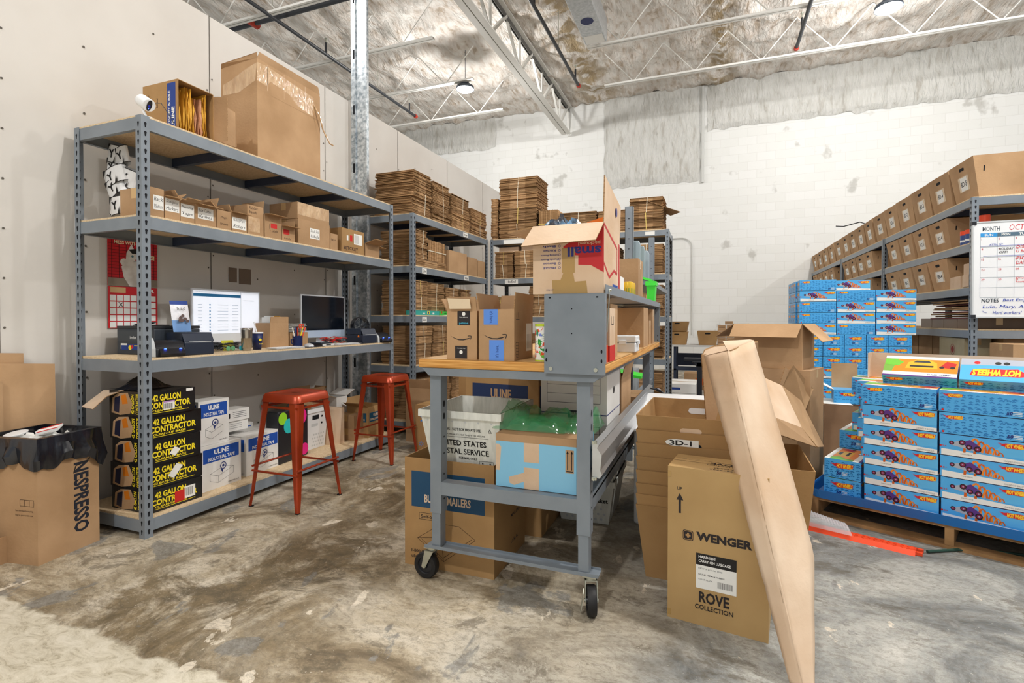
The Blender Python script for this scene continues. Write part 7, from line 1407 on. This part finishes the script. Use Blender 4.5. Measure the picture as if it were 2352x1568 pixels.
# big open carton on another, behind
YW=-0.38; cr=PY(1842,850,4.05); zj=cr.z; zt2=PY(1842,745,4.05).z; dw=Vector((math.cos(YW),math.sin(YW),0)); Lw=0.46; cl=cr-dw*Lw
carton('brown_carton','tall lower carton carrying the open flapped carton, right of centre','box',(cl.x-0.01,cl.y-0.015,0),YW,Lw+0.06,0.38,zj,m=CARD,deco=lambda S,w,d,h:(S['F'].lines([(w*0.3,h*0.9),(w*0.4,h*0.85),(w*0.35,h*0.93),(w*0.5,h*0.88),(w*0.45,h*0.82),(w*0.62,h*0.87)],0.004,BROWN)))
carton('open_carton','open brown carton with drooping flaps stacked on the tall carton, right of centre','box',(cl.x,cl.y,zj+0.001),YW,Lw,0.34,zt2-zj,open_=True,m=CARD,flaps={'F':128,'R':135,'L':125},fl={'F':0.15,'R':0.17,'L':0.17},deco=lambda S,w,d,h:S['F'].rect(w*0.2,0,w*0.28,h*0.25,TAPE))
# flattened, crumpled sheets
def sheet(name,lab,pts,m=CARD,t=0.006):
    M=MB(); M.slab([PY(*p) for p in pts],t,m,CARDE); return tag(M.build(name),lab,'cardboard')
T=thing('flattened_carton','large flattened carton sloping down to the short toy box stack','cardboard',(0,0,0))
M=MB(); M.slab([PY(1745,862,3.45),PY(1796,885,3.65),PY(1842,982,3.45),PY(1780,958,3.2)],-0.006,CARDL,CARDE); M.build('upper_panel',T)
M=MB(); M.slab([PY(1780,958,3.2),PY(1842,982,3.45),PY(1875,1026,3.4),PY(1786,996,3.15)],-0.006,CARD,CARDE); M.build('lower_panel',T)
M=MB(); M.slab([PY(1796,885,3.65),PY(1840,920,3.85),PY(1893,1025,3.62),PY(1878,1026,3.42),PY(1842,982,3.45)],-0.006,CARDI,CARDE); M.build('side_panel',T)
sheet('crumpled_sheet','crumpled brown sheet standing before the stacked cartons',[(1792,884,4.0),(1822,838,4.0),(1868,893,4.05),(1862,905,4.05),(1850,940,3.98),(1800,1130,3.95),(1780,1130,3.95)],CARDI)
sheet('narrow_sheet','narrow curled cardboard strip beside the crumpled brown sheet',[(1790,880,3.95),(1802,842,3.95),(1812,850,4.0),(1796,886,3.97)],CARD)
a=PY(1867,1083,2.98); file_bin(None,a.x-0.18,a.y+0.315,0.0,-0.02,'tapered cardboard bin on the floor right of the leaning tray',m=CARDD,h=a.z,wt=0.40,wb=0.32)
# bubble wrap, cable ramp, cord
BWM,t_,b_=nodes('bubble_wrap_film'); b_.inputs['Base Color'].default_value=srgb(214,218,222); b_.inputs['Roughness'].default_value=0.1; b_.inputs['Alpha'].default_value=0.45; b_.inputs['Specular IOR Level'].default_value=0.9
M=MB(); vs=[];n=40
for i in range(n+1):
    for j in range(n+1):
        u,v=i/n,j/n; vs.append((u*0.30,v*0.20-0.12*u,0.006+0.075*math.sin(math.pi*v)**0.7*(1-u*0.75)+0.010*math.sin(i*1.57)*math.sin(j*1.57)*math.sin(math.pi*v)))
M.add(vs,[(i*(n+1)+j,(i+1)*(n+1)+j,(i+1)*(n+1)+j+1,i*(n+1)+j+1) for i in range(n) for j in range(n)],BWM); a=PZ(1822,1205,0); tag(M.build('bubble_wrap',loc=(a.x-0.02,a.y-0.02,0.021),smooth=True),'clear bubble wrap heap lying over the orange cable ramp','bubble wrap')
a=PZ(1835,1212,0.0); b=PZ(2118,1282,0.0); L=(b-a).length; T=thing('cable_ramp','orange textured cable protector strip on the floor before the pallet','cable cover',(a.x,a.y,0),math.atan2((b-a).y,(b-a).x)); M=MB(); wd=0.125
vs=[(x,y,z) for x in (0,L-0.03) for y,z in ((0,0),(0.035,0.02),(0.09,0.02),(wd,0))]; M.add(vs,[(0,1,2,3),(7,6,5,4),(0,4,5,1),(1,5,6,2),(2,6,7,3),(3,7,4,0)],ORP); M.box(L-0.03,L,0.02,0.04,0.002,0.018,ORP); M.box(L-0.03,L,0.075,0.095,0.002,0.018,ORP)
n_=int(L/0.03)
for i in range(n_):
    for j in range(3): 
        x=0.015+i*0.03; y=0.04+j*0.018; s=1 if (i+j)%2 else -1; M.bar((x-0.007,y-0.006*s,0.0205),(x+0.007,y+0.006*s,0.0205),0.003,0.002,mat('orange_rib',(214,64,30),0.4))
M.build('body',T)
a=PZ(2130,1266,0.01); b=PZ(2200,1262,0.01); c=PZ(2280,1266,0.01); d=PZ(2420,1282,0.01); M=MB(); M.tube([a,a.lerp(b,.5),b,b.lerp(c,.5)+Vector((0,-.01,0)),c,d],0.008,mat('dark_green_cord',(40,70,60),0.5),8); tag(M.build('extension_cord'),'dark green cord running right from the orange cable ramp','cord')
a=PZ(1460,1100,0.0); M=MB(); M.box(0,0.7,0,0.14,0.0,0.05,mat('red_bar',(176,40,30),0.5)); tag(M.build('red_bar',loc=(-0.50,4.3,0.12)),'red low bar in the shadow between bench and bins','bar')
T=thing('hand_truck','black cart frame in the shadow between the bench and the bins','cart',(-0.42,4.5,0)); M=MB(); 
for z in (0.12,0.32,0.4): M.bar((0,0,z),(0.55,0,z),0.02,0.02,BLKP)
for x in (0.05,0.5): M.bar((x,0,0.08),(x,0,0.42),0.02,0.02,BLKP)
M.build('frame',T); 
for x in (0.03,0.52): M=MB(); M.cyl((x,-0.01,0.05),(x,0.02,0.05),0.05,RUBBER,16); M.build('wheel',T)
# black roller stand
T=thing('roller_stand','black T shaped roller stand post before the far table','stand',(-0.115,6.2,0)); z=PY(1585,826,6.2).z; M=MB(); M.box(-0.028,0.028,-0.02,0.02,0.02,z-0.03,BLKP); M.build('post',T); M=MB(); M.box(-0.17,0.17,-0.025,0.025,z-0.01,z+0.025,BLKP); M.slab([(-0.09,0,z-0.01),(0.09,0,z-0.01),(0.03,0,z-0.08),(-0.03,0,z-0.08)],0.02,BLKP); M.build('top_bar',T,bevel=0.008); M=MB(); M.box(-0.25,0.25,-0.03,0.03,0,0.02,BLKP); M.box(-0.03,0.03,-0.25,0.25,0,0.02,BLKP); M.build('base',T)
# far table with bins and cartons
ty=10.4; zt_=PY(1600,793,ty).z; T=thing('folding_table','light grey topped table before the back wall','table',(-0.75,ty,0)); M=MB(); M.box(0,2.2,0,0.75,zt_-0.03,zt_,mat('table_top_grey',(206,208,208),0.5)); M.build('tabletop',T); 
for x in (0.08,2.08):
    for y in (0.05,0.65): M=MB(); M.box(x,x+0.05,y,y+0.04,0,zt_-0.03,DSTEEL); M.build('leg',T)
M=MB(); M.box(0.13,2.08,0.6,0.62,0.35,0.60,DSTEEL); M.box(0.08,2.1,0.05,0.65,0.30,0.33,DSTEEL); M.build('lower_shelf',T)
def fb(tx,px0,px1,yb,yt,lab,Y=10.5):
    a=PY(px0,yt,Y); b=PY(px1,yt,Y); zb=zt_+0.001 if yb==793 else PY(px0,yb,Y).z; w_=b.x-a.x; return file_bin(tx,(a.x+b.x)/2,Y+0.31,zb,0,lab,wt=w_,wb=w_*0.82,h=a.z-zb,m=CARDD,tape=False)
ztb=zt_+0.001
a=PY(1543,738,10.5); b=PY(1579,738,10.5)
z1=PY(1560,762,10.5).z
fb(None,1530,1579,793,762,'tapered bin on the far table left end, lower of two'); fb(None,1530,1581,761,738,'tapered bin on the far table left end, upper of two')
fb(None,1601,1650,793,760,'single tapered bin in the middle of the far table')
for i,(x0,x1,yb,yt) in enumerate(((1648,1668,791,776),(1648,1668,775,761),(1649,1669,760,746),(1669,1690,791,776),(1669,1687,775,761),(1670,1689,760,746),(1690,1708,791,776),(1688,1706,775,761),(1690,1706,760,746),(1666,1685,745,737))):
    a=PY(x0,yb,10.7); b=PY(x1,yt,10.7); carton('small_carton',f'small printed carton in the block on the far table, {["bottom left","middle left","upper left","bottom centre","middle centre","upper centre","bottom right","middle right","upper right","single one on top"][i]}','box',(a.x,10.75,max(a.z,zt_+0.001)),0,b.x-a.x-0.006,0.2,b.z-max(a.z,zt_+0.001)-0.002,deco=lambda S,w,d,h:[S['F'].line((w*0.12,h*q),(w*0.85,h*q),h*0.05,BROWN) for q in (0.3,0.55,0.8)],tape=False)
a=PZ(1575,857,0); carton('brown_carton','brown carton with orange print below the far table','box',(-0.45,9.9,0),0,0.5,0.4,0.30,deco=lambda S,w,d,h:S['F'].rect(w*0.4,h*0.3,w*0.95,h*0.7,TRK2))
a=PZ(1612,858,0); carton('brown_carton','plain brown carton before the far table, right of the roller stand','box',(0.10,9.2,0),0,0.5,0.4,0.62)
for i in range(2): carton('mail_carton','flat white mail carton on the floor beyond the racks, '+('upper' if i else 'lower'),'box',(-0.62,8.3,0.145*i),0,0.42,0.7,0.14,m=WCARD,deco=lambda S,w,d,h:(S['R'].rect(0,0,0.02,h,RED),S['F'].rect(w*0.1,h*0.35,w*0.45,h*0.6,NAVY)))
M=MB(); M.tube([(2.3,9.5,2.75),(2.2,9.6,2.82),(2.0,9.7,2.78),(1.9,9.75,2.80)],0.008,BLKP,6); tag(M.build('black_cable'),'short black cable sticking out above the bins on the right rack','cable')
